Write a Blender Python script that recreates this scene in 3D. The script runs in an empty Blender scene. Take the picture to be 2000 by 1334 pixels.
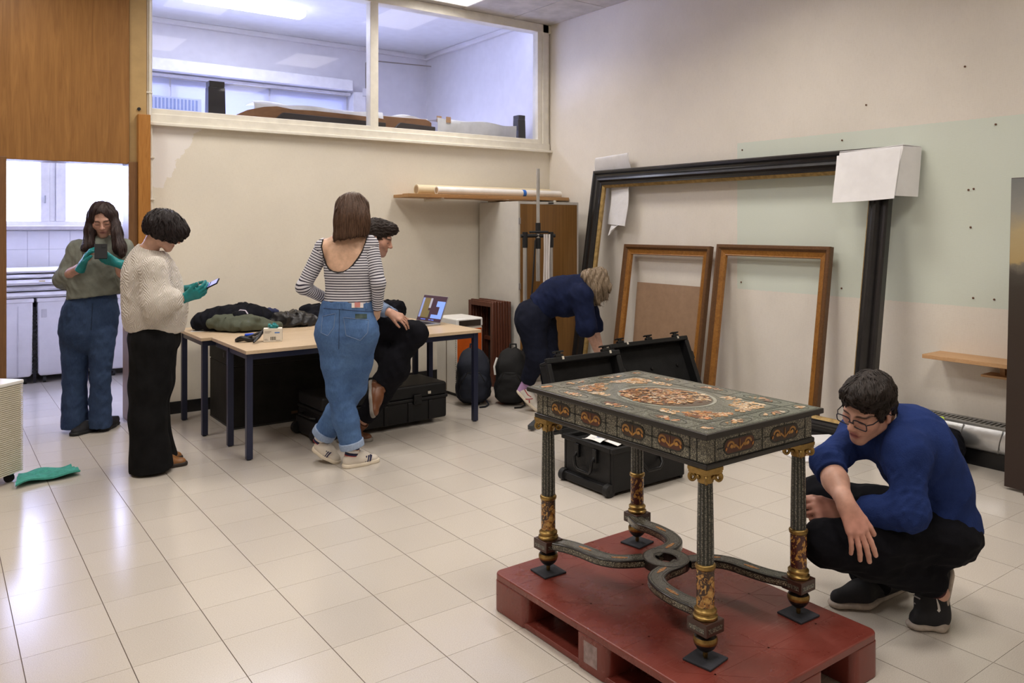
import bpy, bmesh, math, random
import numpy as np
from mathutils import Vector, Matrix, Euler
random.seed(7); RNG = np.random.default_rng(11)
PI = math.pi
scene = bpy.context.scene
COL = scene.collection

# ------------------------------------------------------------------ camera
YAW, FPX, PPX, PPY = -0.6544, 1581.0, 1078.0, 442.0      # 2000 x 1334 frame
CAM = Vector((-0.2527, -4.6087, 1.5278))
cd = bpy.data.cameras.new('camera'); cam = bpy.data.objects.new('camera', cd); COL.objects.link(cam)
cam.location = CAM; cam.rotation_euler = (PI/2, 0, YAW)
cd.sensor_width = 36; cd.lens = FPX*36/2000
cd.shift_x = (1000-PPX)/2000; cd.shift_y = -(667-PPY)/2000
cd.clip_start = .05; cd.clip_end = 200
scene.camera = cam
# ------------------------------------------------------------------ world: overcast daylight outside the windows
w = bpy.data.worlds.new('world'); scene.world = w; w.use_nodes = True
bg = w.node_tree.nodes['Background']; bg.inputs[0].default_value = (.56, .61, 1.0, 1); bg.inputs[1].default_value = 12.5
# ------------------------------------------------------------------ exposure
vs = scene.view_settings
vs.view_transform = 'Standard'; vs.look = 'None'; vs.gamma = 1; vs.use_curve_mapping = False
vs.exposure = 0.46
scene.cycles.max_bounces = 8; scene.cycles.diffuse_bounces = 4; scene.cycles.glossy_bounces = 3; scene.cycles.caustics_reflective = False; scene.cycles.caustics_refractive = False
LAMP_W = 15.0            # watts for each ceiling lamp
LAMP_COL = (1.0, .93, .845)

def rayw(x, y):
    cy, sy = math.cos(YAW), math.sin(YAW)
    return Vector((-sy, cy, 0)) + Vector((cy, sy, 0))*((x-PPX)/FPX) + Vector((0, 0, 1))*((PPY-y)/FPX)
def project(p):
    d = Vector(p)-CAM; cy, sy = math.cos(YAW), math.sin(YAW)
    z = d.x*-sy+d.y*cy
    if z < .05: return (-9e9, -9e9, z)
    return (PPX+FPX*(d.x*cy+d.y*sy)/z, PPY-FPX*d.z/z, z)

# ------------------------------------------------------------------ node helpers
def ramp2(nt, fac, c0, c1, p0=.35, p1=.65):
    r = nt.nodes.new('ShaderNodeValToRGB'); e = r.color_ramp.elements
    e[0].position = p0; e[0].color = (*c0, 1); e[1].position = p1; e[1].color = (*c1, 1)
    nt.links.new(fac, r.inputs[0]); return r.outputs[0]
def mth(nt, op, a, b=None, c=None):
    n = nt.nodes.new('ShaderNodeMath'); n.operation = op
    for i, v in enumerate((a, b, c)):
        if v is None: continue
        if isinstance(v, (int, float)): n.inputs[i].default_value = v
        else: nt.links.new(v, n.inputs[i])
    return n.outputs[0]
def coords(nt, scale=(1, 1, 1), kind='Object', rot=(0, 0, 0)):
    tc = nt.nodes.new('ShaderNodeTexCoord'); mp = nt.nodes.new('ShaderNodeMapping')
    mp.inputs['Scale'].default_value = scale; mp.inputs['Rotation'].default_value = rot
    nt.links.new(tc.outputs[kind], mp.inputs[0]); return mp.outputs[0]
def noise(nt, vec, scale, detail=4, rough=.5, dist=0.0):
    n = nt.nodes.new('ShaderNodeTexNoise'); n.inputs['Scale'].default_value = scale
    n.inputs['Detail'].default_value = detail; n.inputs['Roughness'].default_value = rough
    n.inputs['Distortion'].default_value = dist
    nt.links.new(vec, n.inputs['Vector']); return n.outputs['Fac']
def mixc(nt, fac, a, b, mode='MIX'):
    n = nt.nodes.new('ShaderNodeMix'); n.data_type = 'RGBA'; n.blend_type = mode
    for s, v in ((0, fac), (6, a), (7, b)):
        if isinstance(v, (int, float)): n.inputs[s].default_value = v
        elif isinstance(v, tuple): n.inputs[s].default_value = (*v[:3], 1)
        else: nt.links.new(v, n.inputs[s])
    return n.outputs[2]
def bumpn(nt, height, strength, dist=.01):
    b = nt.nodes.new('ShaderNodeBump'); b.inputs['Strength'].default_value = strength
    b.inputs['Distance'].default_value = dist; nt.links.new(height, b.inputs['Height']); return b.outputs[0]
def new_mat(name):
    m = bpy.data.materials.new(name); m.use_nodes = True
    return m, m.node_tree, m.node_tree.nodes['Principled BSDF']
def setp(p, nt, color=None, rough=None, metal=None, spec=None, normal=None):
    for k, v in (('Base Color', color), ('Roughness', rough), ('Metallic', metal), ('Specular IOR Level', spec)):
        if v is None: continue
        if isinstance(v, tuple): p.inputs[k].default_value = (*v[:3], 1)
        elif isinstance(v, (int, float)): p.inputs[k].default_value = v
        else: nt.links.new(v, p.inputs[k])
    if normal is not None: nt.links.new(normal, p.inputs['Normal'])
MATS = {}
def M(name, color=(.5, .5, .5), rough=.6, metal=0.0, spec=.4, var=.06, vs_=(1, 1, 1), vscale=9, bump=0.0, bscale=60, bdist=.004, sheen=0, coat=0):
    """plain material with grain: a colour varied by noise plus fine relief"""
    if name in MATS: return MATS[name]
    m, nt, p = new_mat(name); MATS[name] = m
    c = coords(nt, vs_)
    f = noise(nt, c, vscale, 5, .6)
    lo = tuple(x*(1-var) for x in color); hi = tuple(min(1, x*(1+var)) for x in color)
    setp(p, nt, ramp2(nt, f, lo, hi), rough, metal, spec)
    if bump: setp(p, nt, normal=bumpn(nt, noise(nt, c, bscale, 3, .6), bump, bdist))
    if sheen: p.inputs['Sheen Weight'].default_value = sheen; p.inputs['Sheen Roughness'].default_value = .5
    if coat: p.inputs['Coat Weight'].default_value = coat; p.inputs['Coat Roughness'].default_value = .15
    return m
def wood(name, c0, c1, scale=(14, 14, 1.2), rough=.45, spec=.4, dist=2.5, ns=2.2, bump=.05):
    if name in MATS: return MATS[name]
    m, nt, p = new_mat(name); MATS[name] = m
    c = coords(nt, scale)
    f = noise(nt, c, ns, 6, .62, dist)
    f2 = noise(nt, coords(nt, (scale[0]*9, scale[1]*9, scale[2]*3)), ns*1.5, 3, .6)
    col = ramp2(nt, f, c0, c1, .32, .70)
    col = mixc(nt, .25, col, ramp2(nt, f2, tuple(x*.6 for x in c0), c1, .3, .7))
    setp(p, nt, col, rough, 0, spec, bumpn(nt, f2, bump, .002))
    return m
def emis(name, color, strength):
    if name in MATS: return MATS[name]
    m, nt, p = new_mat(name); MATS[name] = m
    p.inputs['Base Color'].default_value = (*color, 1)
    p.inputs['Emission Color'].default_value = (*color, 1); p.inputs['Emission Strength'].default_value = strength
    return m
def attr_mat(name, attr='Col', rough=.5, spec=.4, bump=0, bscale=80, sss=0, sheen=0, metal=0):
    """colour painted on the mesh itself (inlay pieces, skin tones)"""
    if name in MATS: return MATS[name]
    m, nt, p = new_mat(name); MATS[name] = m
    a = nt.nodes.new('ShaderNodeAttribute'); a.attribute_name = attr
    c = coords(nt); f = noise(nt, c, 35, 4)
    col = mixc(nt, 1.0, a.outputs['Color'], ramp2(nt, f, (.88, .86, .86), (1.06, 1.04, 1.04)), 'MULTIPLY')
    setp(p, nt, col, rough, metal, spec)
    if bump: setp(p, nt, normal=bumpn(nt, noise(nt, c, bscale, 3), bump, .003))
    if sss:
        p.inputs['Subsurface Weight'].default_value = sss; p.inputs['Subsurface Radius'].default_value = (.012, .004, .002); p.inputs['Subsurface Scale'].default_value = 1.0
    if sheen: p.inputs['Sheen Weight'].default_value = sheen
    return m

# ------------------------------------------------------------------ mesh builder
def basis(d):
    d = Vector(d).normalized()
    a = Vector((0, 0, 1)) if abs(d.z) < .95 else Vector((1, 0, 0))
    u = d.cross(a).normalized(); v = d.cross(u).normalized()
    return u, v, d
class MB:
    def __init__(s): s.v = []; s.f = []; s.c = None
    def add(s, vs, fs, col=None):
        o = len(s.v); s.v += [tuple(x) for x in vs]; s.f += [tuple(i+o for i in f) for f in fs]
        if col is not None:
            if s.c is None: s.c = []
            s.c += [col]*len(vs)
        return s
    def box(s, x0, y0, z0, x1, y1, z1, col=None):
        vs = [(x, y, z) for z in (z0, z1) for y in (y0, y1) for x in (x0, x1)]
        return s.add(vs, [(0, 2, 3, 1), (4, 5, 7, 6), (0, 1, 5, 4), (2, 6, 7, 3), (0, 4, 6, 2), (1, 3, 7, 5)], col)
    def obox(s, c, ax, ay, az, col=None):
        c, ax, ay, az = Vector(c), Vector(ax), Vector(ay), Vector(az)
        vs = [c+ax*i+ay*j+az*k for k in (-1, 1) for j in (-1, 1) for i in (-1, 1)]
        return s.add(vs, [(0, 2, 3, 1), (4, 5, 7, 6), (0, 1, 5, 4), (2, 6, 7, 3), (0, 4, 6, 2), (1, 3, 7, 5)], col)
    def bar(s, a, b, w, h, upv=(0, 0, 1), col=None):
        a, b = Vector(a), Vector(b); d = b-a; L = d.length; d.normalize()
        u = d.cross(Vector(upv)); u = u.normalized() if u.length > 1e-5 else Vector((1, 0, 0)); v = u.cross(d).normalized()
        return s.obox((a+b)/2, d*(L/2), u*(w/2), v*(h/2), col)
    def tube(s, pts, r, n=10, cap=True, closed=False, col=None):
        pts = [Vector(p) for p in pts]; m = len(pts)
        rs = [r]*m if isinstance(r, (int, float)) else list(r)
        vs = []; up = None
        for i, p in enumerate(pts):
            if closed: d = pts[(i+1) % m]-pts[i-1]
            else: d = pts[min(i+1, m-1)]-pts[max(i-1, 0)]
            d.normalize()
            if up is None: u, v, _ = basis(d)
            else:
                u = up-d*up.dot(d); u.normalize(); v = d.cross(u)
            up = u
            for k in range(n):
                a = 2*PI*k/n; vs.append(p+(u*math.cos(a)+v*math.sin(a))*rs[i])
        fs = []
        for i in range(m if closed else m-1):
            j = (i+1) % m
            for k in range(n):
                k2 = (k+1) % n; fs.append((i*n+k, i*n+k2, j*n+k2, j*n+k))
        if cap and not closed: fs += [tuple(range(n))[::-1], tuple((m-1)*n+k for k in range(n))]
        return s.add(vs, fs, col)
    def cyl(s, a, b, r, r2=None, n=16, col=None): return s.tube([a, b], [r, r if r2 is None else r2], n, col=col)
    def lathe(s, prof, n=24, c=(0, 0, 0), axis=(0, 0, 1), col=None):
        u, v, d = basis(axis); c = Vector(c); vs = []
        for r, z in prof:
            for k in range(n):
                a = 2*PI*k/n; vs.append(c+d*z+(u*math.cos(a)+v*math.sin(a))*r)
        fs = []
        for i in range(len(prof)-1):
            for k in range(n):
                k2 = (k+1) % n; fs.append((i*n+k, i*n+k2, (i+1)*n+k2, (i+1)*n+k))
        fs += [tuple(range(n))[::-1], tuple((len(prof)-1)*n+k for k in range(n))]
        return s.add(vs, fs, col)
    def prism(s, poly, o, ex, ey, ez, h, col=None):
        """polygon in the plane (ex, ey) at o, extruded by h along ez"""
        o, ex, ey, ez = Vector(o), Vector(ex), Vector(ey), Vector(ez); n = len(poly)
        vs = [o+ex*x+ey*y for x, y in poly]+[o+ex*x+ey*y+ez*h for x, y in poly]
        fs = [tuple(range(n))[::-1], tuple(range(n, 2*n))]+[(i, (i+1) % n, n+(i+1) % n, n+i) for i in range(n)]
        return s.add(vs, fs, col)
    def loft(s, rings, cap=True, closed=False, col=None):
        n = len(rings[0]); vs = [p for r in rings for p in r]; fs = []
        m = len(rings)
        for i in range(m if closed else m-1):
            j = (i+1) % m
            for k in range(n): fs.append((i*n+k, i*n+(k+1) % n, j*n+(k+1) % n, j*n+k))
        if cap and not closed: fs += [tuple(range(n))[::-1], tuple((m-1)*n+k for k in range(n))]
        return s.add(vs, fs, col)
    def ell(s, c, r, nu=16, nv=10, R=None, col=None):
        c = Vector(c); vs = []; fs = []
        for i in range(nv+1):
            t = PI*i/nv
            for k in range(nu):
                a = 2*PI*k/nu; p = Vector((r[0]*math.sin(t)*math.cos(a), r[1]*math.sin(t)*math.sin(a), r[2]*math.cos(t)))
                vs.append(c+(R @ p if R is not None else p))
        for i in range(nv):
            for k in range(nu): fs.append((i*nu+k, (i+1)*nu+k, (i+1)*nu+(k+1) % nu, i*nu+(k+1) % nu))
        return s.add(vs, fs, col)
    def sheet(s, fn, nu, nv, th=.004):
        """a thin cloth-like sheet: fn(u, v) -> point, thickness th"""
        P = [[Vector(fn(i/nu, j/nv)) for j in range(nv+1)] for i in range(nu+1)]
        top = []; bot = []
        for i in range(nu+1):
            for j in range(nv+1):
                du = P[min(i+1, nu)][j]-P[max(i-1, 0)][j]; dv = P[i][min(j+1, nv)]-P[i][max(j-1, 0)]
                n = du.cross(dv); n = n.normalized() if n.length > 1e-9 else Vector((0, 0, 1))
                top.append(P[i][j]+n*th/2); bot.append(P[i][j]-n*th/2)
        w_ = nv+1; N = len(top); fs = []
        for i in range(nu):
            for j in range(nv):
                a = i*w_+j; fs.append((a, a+w_, a+w_+1, a+1)); fs.append((N+a, N+a+1, N+a+w_+1, N+a+w_))
        ed = [i*w_ for i in range(nu+1)]+[nu*w_+j for j in range(1, nv+1)]+[i*w_+nv for i in range(nu-1, -1, -1)]+[j for j in range(nv-1, 0, -1)]
        for k in range(len(ed)):
            a, b = ed[k], ed[(k+1) % len(ed)]; fs.append((a, N+a, N+b, b))
        return s.add(top+bot, fs)
    def mesh(s, name, smooth=None):
        me = bpy.data.meshes.new(name); me.from_pydata(s.v, [], s.f); me.validate(); me.update()
        bm = bmesh.new(); bm.from_mesh(me); bmesh.ops.recalc_face_normals(bm, faces=bm.faces); bm.to_mesh(me); bm.free()
        if s.c is not None:
            at = me.color_attributes.new('Col', 'FLOAT_COLOR', 'POINT')
            at.data.foreach_set('color', np.array([(*c[:3], 1) for c in s.c], np.float32).ravel())
        if smooth is not None:
            me.polygons.foreach_set('use_smooth', [True]*len(me.polygons)); me.set_sharp_from_angle(angle=math.radians(smooth))
        return me
    def build(s, name, mat, parent=None, smooth=None, bevel=0, seg=2):
        return obj(name, s.mesh(name, smooth), mat, parent, bevel, seg)
def obj(name, me, mat, parent=None, bevel=0, seg=2):
    o = bpy.data.objects.new(name, me); COL.objects.link(o)
    if mat is not None:
        me.materials.clear(); me.materials.append(mat)
    if parent is not None: o.parent = parent
    if bevel:
        b = o.modifiers.new('bevel', 'BEVEL'); b.width = bevel; b.segments = seg; b.limit_method = 'ANGLE'; b.angle_limit = math.radians(40)
        me.polygons.foreach_set('use_smooth', [True]*len(me.polygons)); me.set_sharp_from_angle(angle=math.radians(35)) if seg < 2 else None
        b.harden_normals = seg >= 2
    return o
def tag(o, label, cat, group=None, kind=None):
    o['label'] = label; o['category'] = cat
    if group: o['group'] = group
    if kind: o['kind'] = kind
    return o
def thing(name, label, cat, loc=(0, 0, 0), rz=0, group=None, rot=None):
    o = bpy.data.objects.new(name, None); COL.objects.link(o); o.empty_display_size = .1
    o.location = loc; o.rotation_euler = rot if rot is not None else (0, 0, rz)
    return tag(o, label, cat, group)
def struct(o, label=None):
    o['kind'] = 'structure'
    if label: o['label'] = label
    return o
def share(name, me, parent, loc=(0, 0, 0), rot=(0, 0, 0), mat=None):
    o = bpy.data.objects.new(name, me); COL.objects.link(o); o.parent = parent; o.location = loc; o.rotation_euler = rot
    return o
def box1(name, b, mat, parent=None, bevel=0.0, seg=2): return MB().box(*b).build(name, mat, parent, bevel=bevel, seg=seg)

# ------------------------------------------------------------------ the room: sizes in metres
XR, YB, XL, YF, ZC = 5.165, 2.50, -2.4, -6.0, 3.735        # right wall, back wall, left wall, wall behind the camera, ceiling
Y2, Z2 = 5.30, 3.87                                       # far wall and ceiling of the room behind
# ---- floor of tiles
def tile_mat():
    m, nt, p = new_mat('terrazzo_tile'); MATS['terrazzo_tile'] = m
    c = coords(nt, kind='Generated'); tc = nt.nodes.new('ShaderNodeNewGeometry').outputs['Position']
    f = noise(nt, tc, 260, 2, .5); f2 = noise(nt, tc, 3.1, 4, .6); f3 = noise(nt, tc, 700, 1)
    col = ramp2(nt, f, (.50, .445, .385), (.655, .605, .55), .34, .60)
    col = mixc(nt, .5, col, ramp2(nt, f3, (.43, .375, .32), (.67, .625, .57), .3, .62))
    oi = nt.nodes.new('ShaderNodeObjectInfo')
    col = mixc(nt, 1., col, ramp2(nt, oi.outputs['Random'], (.93, .93, .93), (1.0, 1.0, 1.0), 0, 1), 'MULTIPLY')
    col = mixc(nt, 1., col, ramp2(nt, f2, (.97, .965, .96), (1.0, 1.0, 1.0), .2, .8), 'MULTIPLY')
    setp(p, nt, col, ramp2(nt, noise(nt, tc, 1.1, 2), (.15, .15, .15), (.21, .21, .21), .2, .8), 0, .5)
    return m
TILE = tile_mat()
floor = box1('floor', (XL, YF, -.06, XR, Y2+.1, -.0025), M('grout', (.16, .12, .10), .8)); struct(floor, 'beige terrazzo tile floor')
T = .3
tm = MB().box(-T/2+.0016, -T/2+.0008, -.02, T/2-.0016, T/2-.0008, 0).mesh('floor_tile'); tm.materials.append(TILE)
cells = []
for i in range(math.floor(XL/T), math.ceil(XR/T)):
    for j in range(math.floor(YF/T), math.ceil(Y2/T)):
        x, y = (i+.5)*T, (j+.5)*T
        px_, py_, z_ = project((x, y, 0))
        vis = -60 < px_ < 2060 and 400 < py_ < 1420
        if y > 2.4: vis = vis and px_ < 300
        cells.append((0 if vis else 1, z_ if vis else 0, x, y))
cells.sort()
rest = MB()
for k, (nv, z_, x, y) in enumerate(cells):
    if not nv and k < 300: share('floor_tile', tm, floor, (x, y, 0))
    else: rest.box(max(XL, x-T/2+.0016), y-T/2+.0008, -.02, min(XR, x+T/2-.0016), y+T/2-.0008, 0)
rt = rest.build('tile_field', TILE, floor); rt['kind'] = 'stuff'

# ---- walls
def wall_mat(name, base, kind):
    m, nt, p = new_mat(name); MATS[name] = m
    pos = nt.nodes.new('ShaderNodeNewGeometry').outputs['Position']
    sx = nt.nodes.new('ShaderNodeSeparateXYZ'); nt.links.new(pos, sx.inputs[0])
    X, Y, Z = sx.outputs
    big = noise(nt, pos, 1.3, 5, .6); fine = noise(nt, pos, 45, 3, .7)
    col = ramp2(nt, big, tuple(c*.95 for c in base), tuple(min(1, c*1.03) for c in base))
    def weave(sc):
        mp = nt.nodes.new('ShaderNodeMapping'); mp.inputs['Scale'].default_value = sc; nt.links.new(pos, mp.inputs[0])
        return noise(nt, mp.outputs[0], 1, 3, .6)
    h = mth(nt, 'ADD', weave((30, 30, 420)), weave((380, 380, 25)))
    col = mixc(nt, 1., col, ramp2(nt, h, (.94, .93, .92), (1.0, 1.0, 1.0), .75, 1.2), 'MULTIPLY')
    if kind == 'right':      # pale green painted rectangle
        wob = mth(nt, 'MULTIPLY', mth(nt, 'SUBTRACT', fine, .5), .012)
        a = mth(nt, 'LESS_THAN', mth(nt, 'ADD', Y, wob), -.125)
        b = mth(nt, 'GREATER_THAN', mth(nt, 'ADD', Z, wob), 1.0)
        c_ = mth(nt, 'LESS_THAN', mth(nt, 'ADD', Z, wob), 2.23)
        mask = mth(nt, 'MULTIPLY', mth(nt, 'MULTIPLY', a, b), c_)
        col = mixc(nt, mth(nt, 'MULTIPLY', mask, .85), col, (.665, .735, .655))
    if kind == 'back':       # bare white plaster with a torn edge beside the pipe
        n1 = noise(nt, pos, 5, 5, .65)
        ex = mth(nt, 'ADD', mth(nt, 'MULTIPLY', mth(nt, 'SUBTRACT', n1, .5), .34), mth(nt, 'ADD', 1.21, mth(nt, 'MULTIPLY', mth(nt, 'SUBTRACT', Z, 1.80), .62)))
        a = mth(nt, 'LESS_THAN', X, ex)
        b = mth(nt, 'GREATER_THAN', mth(nt, 'ADD', Z, mth(nt, 'MULTIPLY', n1, .12)), 1.90)
        col = mixc(nt, mth(nt, 'MULTIPLY', mth(nt, 'MULTIPLY', a, b), .9), col, (.86, .83, .82))
    setp(p, nt, col, .72, 0, .25, bumpn(nt, h, .25, .003))
    return m
CREAM = (.80, .75, .65)
WB = wall_mat('back_wall_fabric', CREAM, 'back'); WR = wall_mat('right_wall_fabric', (.80, .75, .68), 'right'); WP = wall_mat('plain_wall', (.74, .69, .62), 'plain')
TRIMC = M('cream_paint', (.79, .755, .67), .42, bump=.05, bscale=30)
wb = MB().box(1.13, YB, 0, XR+.12, YB+.12, 2.36).box(XL, YB, 2.02, 1.13, YB+.12, ZC+.14).box(XL, YB, 0, .10, YB+.12, 2.02).box(1.03, YB, 0, 1.13, YB+.12, 2.02)
struct(wb.build('wall_back', WB))
struct(box1('wall_right', (XR, YF, 0, XR+.12, YB, ZC+.12), WR))
WRR = bpy.data.objects['wall_right']
struct(box1('wall_left', (XL-.12, YF, 0, XL, Y2, ZC+.14), WP)); struct(box1('wall_front', (XL, YF-.12, 0, XR+.12, YF, ZC+.12), WP))
nl = MB().lathe([(.0065, 0), (.0065, .006), (.003, .009)], 8, axis=(-1, 0, 0)).mesh('nail'); nl.materials.append(M('rusty_nail', (.16, .075, .045), .7, .3))
for px_, py_ in ((1450, 293), (1645, 274), (1945, 243), (1892, 371), (1902, 369), (1896, 444), (1901, 582), (1942, 585), (1448, 551), (1644, 563), (1692, 205), (1885, 130)):
    d = rayw(px_, py_); t = (XR-CAM.x)/d.x; q = CAM+d*t
    share('nail', nl, WRR, (XR, q.y, q.z))
# skirting of black tiles along the back wall
sk = box1('baseboard_back', (1.12, YB-.012, 0, 4.2, YB-.001, .10), M('skirting_black', (.012, .012, .014), .25), bevel=.002); struct(sk)
# ---- ceiling panels
ceil = box1('ceiling', (XL, YF, ZC+.012, XR, YB, ZC+.12), M('ceiling_grid_white', (.70, .67, .64), .6)); struct(ceil)
CP = M('ceiling_panel', (.52, .49, .46), .85, var=.12, vscale=6, bump=.35, bscale=90)
LAMPS = [(3.72, 1.90), (3.72, -.86), (3.72, -3.6), (1.86, 1.30), (1.86, -.9), (1.86, -3.3), (-.02, 1.30), (-.02, -1.1), (-.02, -3.6)]
xs = [XL]+[4.02+.62*k for k in range(-10, 2)]+[XR]; ys = [YF]+[1.54-.98*k for k in range(7, -1, -1)]+[YB]
# ---- ceiling lamps recessed in the panels
LAMPN = ['white recessed ceiling lamp panel visible at the top of the picture', 'recessed ceiling lamp panel above the open cases', 'recessed ceiling lamp panel near the dark painting', 'recessed ceiling lamp panel above the desks', 'recessed ceiling lamp panel above the striped woman', 'recessed ceiling lamp panel above the inlaid table', 'recessed ceiling lamp panel in front of the doorway', 'recessed ceiling lamp panel over the bare floor on the left', 'recessed ceiling lamp panel nearest the camera']
def lamp(x, y, first):
    X0, X1, Y0, Y1 = x-.29, x+.29, y-.44, y+.44
    t = thing('ceiling_lamp', LAMPN[first], 'ceiling lamp', (x, y, ZC), group='ceiling lamps')
    f = MB()
    for b in ((-.30, -.45, -.010, .30, -.43, .0), (-.30, .43, -.010, .30, .45, .0), (-.30, -.43, -.010, -.28, .43, .0), (.28, -.43, -.010, .30, .43, .0)): f.box(*b)
    f.build('lamp_frame', M('lamp_frame_white', (.78, .76, .72), .4), t, bevel=.002)
    MB().box(-.28, -.43, -.005, .28, .43, .0).build('diffuser', emis('lamp_diffuser', (1.0, .95, .87), 2.5), t)
    ld = bpy.data.lights.new('lamp_light', 'AREA'); ld.shape = 'RECTANGLE'; ld.size = .54; ld.size_y = .84
    ld.energy = LAMP_W; ld.color = LAMP_COL; ld.spread = math.radians(146)
    lo = bpy.data.objects.new('lamp_light', ld); COL.objects.link(lo); lo.parent = t; lo.location = (0, 0, -.006)
for k, (x, y) in enumerate(LAMPS): lamp(x, y, k)
for i in range(len(xs)-1):
    for j in range(len(ys)-1):
        x0, x1, y0, y1 = xs[i]+.006, xs[i+1]-.006, ys[j]+.006, ys[j+1]-.006
        if x1-x0 < .03: continue
        box1('ceiling_panel', (x0, y0, ZC+.003, x1, y1, ZC+.0125), CP, ceil)
# ---- clerestory window above the back wall
wt = MB()
for b in ((1.13, 2.465, 2.34, XR-.02, 2.56, 2.43), (1.13, 2.485, 2.425, XR-.03, 2.58, 2.475), (3.033, 2.485, 2.47, 3.116, 2.58, 3.66), (4.995, 2.485, 2.47, 5.055, 2.58, 3.66),
          (5.055, 2.47, 2.34, 5.135, 2.60, ZC), (1.13, 2.47, 3.645, XR, 2.60, ZC), (1.12, 2.485, 2.47, 1.155, 2.58, 3.66), (1.10, 2.44, 2.335, XR-.002, 2.51, 2.36), (5.06, 2.5, 2.34, XR+.06, 2.62, ZC+.13)): wt.box(*b)
win = wt.build('window_1', TRIMC, bevel=.004); struct(win)
M('gap_dark', (.2, .16, .12), .7)
def glass_mat(tint=(.97, .98, 1.0)):
    m = bpy.data.materials.new('clear_glass'); m.use_nodes = True; nt = m.node_tree; nt.nodes.clear()
    out = nt.nodes.new('ShaderNodeOutputMaterial'); tr = nt.nodes.new('ShaderNodeBsdfTransparent'); tr.inputs[0].default_value = (*tint, 1)
    gl = nt.nodes.new('ShaderNodeBsdfGlossy'); gl.inputs['Roughness'].default_value = .02
    fr = nt.nodes.new('ShaderNodeLayerWeight'); fr.inputs[0].default_value = .5; mx = nt.nodes.new('ShaderNodeMixShader')
    nt.links.new(mth(nt, 'ADD', mth(nt, 'MULTIPLY', mth(nt, 'POWER', fr.outputs['Facing'], 4.0), .55), .025), mx.inputs[0]); nt.links.new(tr.outputs[0], mx.inputs[1]); nt.links.new(gl.outputs[0], mx.inputs[2]); nt.links.new(mx.outputs[0], out.inputs[0])
    return m
GLASS = glass_mat()
for a, b in ((1.155, 3.033), (3.116, 4.995)): box1('pane', (a, 2.53, 2.475, b, 2.536, 3.645), GLASS, win)
# ---- wood partition with the doorway
PANEL = wood('orange_brown_veneer', (.225, .100, .026), (.36, .172, .050), (9, 9, .55), .38, .4, 1.4, 2.4, .02)
JAMB = wood('brown_jamb', (.16, .075, .028), (.24, .115, .045), (18, 18, 1.2), .4)
PINE = wood('orange_pine', (.33, .125, .020), (.50, .23, .055), (20, 20, 1.1), .4, .4, 3.5, 2.0)
TANP = M('tan_painted_post', (.45, .30, .13), .45)
struct(MB().box(XL, 2.40, 2.015, .972, 2.44, ZC).build('wall_wood', PANEL)); 
struct(MB().box(XL, 2.40, 0, .10, 2.44, 2.015).build('wall_partition', PANEL))
dr = MB().box(.10, 2.385, 0, .178, 2.63, 2.03).box(.966, 2.385, 0, 1.03, 2.63, 2.03).box(.10, 2.402, 2.013, 1.03, 2.63, 2.03).build('door_1', JAMB, bevel=.003); struct(dr)
tp = MB().box(.976, 2.42, 2.0, 1.10, 2.53, ZC).build('trim_1', TANP, bevel=.003); struct(tp)
MB().cyl((1.045, 2.41, 2.45), (1.045, 2.43, 2.45), .013, n=16).build('plug', M('black_rubber', (.012, .012, .013), .6), tp, smooth=40)
pp = MB().box(1.03, 2.36, 0, 1.118, 2.52, 2.405).build('trim_2', PINE, bevel=.004); struct(pp)
# pipe with clips
t = thing('wall_pipe', 'thin cream painted pipe with clips running up the wall beside the wooden post', 'pipe', (1.128, 2.455, 0))
MB().tube([(0, 0, 2.40), (0, 0, ZC)], .011, 10).build('pipe_upper', TRIMC, t, 40)
MB().tube([(.0, 0, 2.42), (.004, 0, 2.36), (.014, .018, 2.33), (.016, .02, 2.1), (.016, .02, .0)], .010, 10).build('pipe_lower', TRIMC, t, 40)
MB().tube([(-.012, .005, 2.40), (-.012, .005, ZC)], .009, 8).build('pipe_side', TRIMC, t, 40)
for z in (3.42, 2.585): MB().box(-.03, -.014, z, .02, .03, z+.014).build('clip', TRIMC, t, bevel=.003)
for z in (2.07, 1.735): MB().box(-.01, -.0, z, .04, .045, z+.014).build('clip', TRIMC, t, bevel=.003)
MB().tube([(.02, 0, ZC), (.035, -.005, 3.68), (.033, -.005, 3.62), (.01, -.004, 3.60)], .003, 6).build('cable', M('grey_cable', (.32, .28, .24), .5), t, 40)

# ------------------------------------------------------------------ the room behind, seen through doorway and clerestory
WHITEW = M('white_wall', (.76, .74, .76), .65, var=.03, bump=.08)
struct(box1('ceiling_2', (XL, YB+.12, Z2, XR, Y2+.1, Z2+.1), M('white_ceiling', (.80, .80, .82), .7, var=.03)))
struct(box1('wall_right_2', (XR, YB, 0, XR+.12, Y2, Z2), WHITEW))
fw_ = MB().box(XL, Y2, 0, XR, Y2+.15, 1.50).box(XL, Y2, 3.20, XR, Y2+.15, Z2).box(4.03, Y2, 1.5, XR, Y2+.15, 3.2).box(XL, Y2, 1.5, -1.2, Y2+.15, 3.2)
wf = fw_.build('wall_far', WHITEW); struct(wf)
cor = MB().box(XL, Y2-.05, Z2-.06, XR, Y2, Z2).box(XR-.05, YB+.13, Z2-.06, XR, Y2-.05, Z2).build('trim_3', WHITEW, bevel=.01); struct(cor)
struct(box1('trim_4', (XL, Y2-.22, 3.25, 4.0, Y2, 3.385), M('white_trim', (.80, .79, .80), .5), bevel=.006))
struct(box1('trim_5', (XL, Y2-.10, 3.205, 4.02, Y2-.04, 3.235), MATS['white_trim'], bevel=.004))
struct(box1('trim_6', (4.03, Y2-.16, 0, 4.20, Y2, 3.25), MATS['white_trim'], bevel=.006))
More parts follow.
